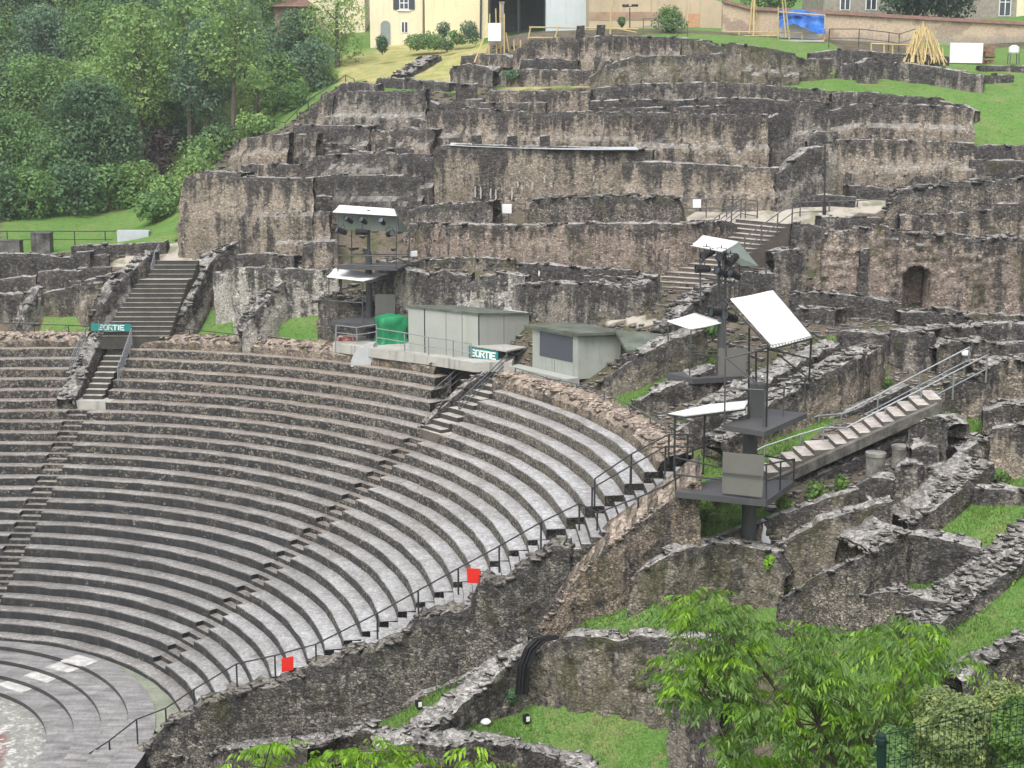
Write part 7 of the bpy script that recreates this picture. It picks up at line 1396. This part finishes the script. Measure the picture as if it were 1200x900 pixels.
clump_tree('foreground_tree', 'bright green young tree with drooping pointed leaflets at the lower right', [(770, 815), (785, 745), (765, 715), (800, 692), (835, 690), (875, 716), (905, 732), (935, 722), (975, 738), (1005, 748), (1035, 728), (1075, 722), (1105, 738), (1150, 762), (1135, 790), (1100, 800), (1122, 850), (1090, 880), (1050, 915), (848, 915), (838, 872), (866, 838), (800, 826)], D, .75, 400, ('fol', 'fresh'), 4, [(1000, 830, D), (860, 740, D), (930, 780, D), (1070, 770, D), (820, 800, D), (1080, 860, D), (960, 850, D)], bz)
D2 = 14.5; bz2 = (P(400, 1010, D2)[0], D2, float(gz(P(400, 1010, D2)[0], D2)))
clump_tree('foreground_sapling', 'yellow green sapling shoots poking up at the bottom left of centre', [(270, 912), (275, 876), (300, 868), (330, 872), (350, 886), (372, 886), (400, 874), (425, 876), (440, 886), (470, 872), (498, 858), (520, 862), (500, 884), (480, 912)], D2, .5, 42, ('fresh', 'fresh'), 9, [(310, 900, D2), (420, 895, D2), (490, 880, D2), (370, 905, D2)], bz2, 'sapling')
D3 = 14.0; bz3 = (P(610, 1000, D3)[0], D3, float(gz(P(610, 1000, D3)[0], D3)))
clump_tree('foreground_sapling', 'few young leaves just showing at the middle of the bottom edge', [(540, 912), (545, 868), (560, 860), (570, 876), (600, 900), (630, 892), (640, 912)], D3, .3, 7, ('fresh', 'fresh'), 12, [(560, 890, D3), (615, 905, D3)], bz3, 'sapling')
for k, (px, pyb, pyt, w, D, lab, kd, sz) in enumerate([(1120, 960, 806, 110, 12.5, 'pale green leafy bush behind the green mesh fence at the bottom right', 'pale', .022), (1150, 930, 770, 90, 14, 'pale feathery bush between the tree and the mesh fence', 'pale', .02), (1195, 920, 805, 70, 12, 'green bush at the lower right corner behind the mesh fence', 'fol', .022), (1060, 960, 850, 90, 13, 'leafy undergrowth bush left of the fence post', 'mid', .022)]):
    S(px, pyb, pyt, w, D, kd, lab, name='roadside_bush', cat='bush', group='bushes by the mesh fence', seed=90+k, nb=14, per=15000, size=sz)
# mesh fence
t = thing('mesh_fence', 'dark green wire mesh fence with a capped post at the lower right corner', 'fence', P(1033, 960, 9.0)); FG = plain('dark_green_fence_paint', (.008, .026, .025), .6, .1, 3)
mb = MB(); mb.bar(P(1033, 1010, 9.0), P(1033, 862, 9.0), .032, 10); mb.obj('post', FG, t); mb = MB(); c = P(1033, 866, 9.0); mb.lathe((c[0], c[1], c[2]-.045), [(.033, 0), (.037, .01), (.037, .045), (.022, .075)], 10); mb.obj('post_cap', FG, t)
mb = MB(); x0 = P(1037, 900, 9.0); a = Vector(P(1036, 856, 9.05)); b = Vector(P(1290, 800, 8.4)); hgt = 1.6
for k in range(34):
    p = a.lerp(b, k/33); mb.bar(p, p-Vector((0, 0, hgt)), .0024, 4)
for k in range(9): mb.bar(a-Vector((0, 0, .03+.2*k)), b-Vector((0, 0, .03+.2*k)), .0032, 4)
mb.obj('wire_panel', FG, t)
# white lime streaks on the tall wall
rng = np.random.default_rng(2)
# ------------------------------------------------------------------ damp air
mb = MB(); mb.box((0, 170, 27), (490, 470, 70)); hz = mb.obj('haze', None); hz['kind'] = 'stuff'; hm = bpy.data.materials.new('damp_air'); hm.use_nodes = True; ht_ = hm.node_tree; ht_.nodes.clear(); ho = ht_.nodes.new('ShaderNodeOutputMaterial'); hv = ht_.nodes.new('ShaderNodeVolumePrincipled'); hv.inputs['Density'].default_value = .0005; hv.inputs['Color'].default_value = (.93, .96, 1, 1); hv.inputs['Anisotropy'].default_value = .2; ht_.links.new(hv.outputs[0], ho.inputs['Volume']); hz.data.materials.append(hm)
# ------------------------------------------------------------------ light, sky, camera
w = bpy.data.worlds.new('World'); scene.world = w; w.use_nodes = True; nt = w.node_tree; bg = nt.nodes['Background']
sky = nt.nodes.new('ShaderNodeTexSky'); sky.sky_type = 'NISHITA'; sky.sun_disc = False; sky.sun_elevation = R(58); sky.sun_rotation = R(200); sky.air_density = 1.0; sky.dust_density = 4.0
hs = nt.nodes.new('ShaderNodeHueSaturation'); hs.inputs['Saturation'].default_value = .22; nt.links.new(sky.outputs[0], hs.inputs['Color']); nt.links.new(hs.outputs[0], bg.inputs[0]); bg.inputs[1].default_value = .15
sl = bpy.data.lights.new('overcast_sun', 'SUN'); sl.energy = 1.1; sl.angle = R(35); sl.color = (1, .97, .93); so = bpy.data.objects.new('overcast_sun', sl); col.objects.link(so)
el, az = R(58), R(200); dv = Vector((math.sin(az)*math.cos(el), math.cos(az)*math.cos(el), math.sin(el))); so.rotation_euler = dv.to_track_quat('Z', 'Y').to_euler(); so.location = (0, 0, 60)
cam = bpy.data.cameras.new('camera'); cam.sensor_fit = 'HORIZONTAL'; cam.sensor_width = 36; cam.lens = 36*F/1200; cam.clip_start = .5; cam.clip_end = 2000
co = bpy.data.objects.new('camera', cam); col.objects.link(co); co.location = (0, 0, CZ); co.rotation_euler = (math.pi/2+PIT, 0, 0); scene.camera = co
vs_ = scene.view_settings; vs_.view_transform = 'Standard'; vs_.look = 'None'; vs_.gamma = 1; vs_.exposure = .88
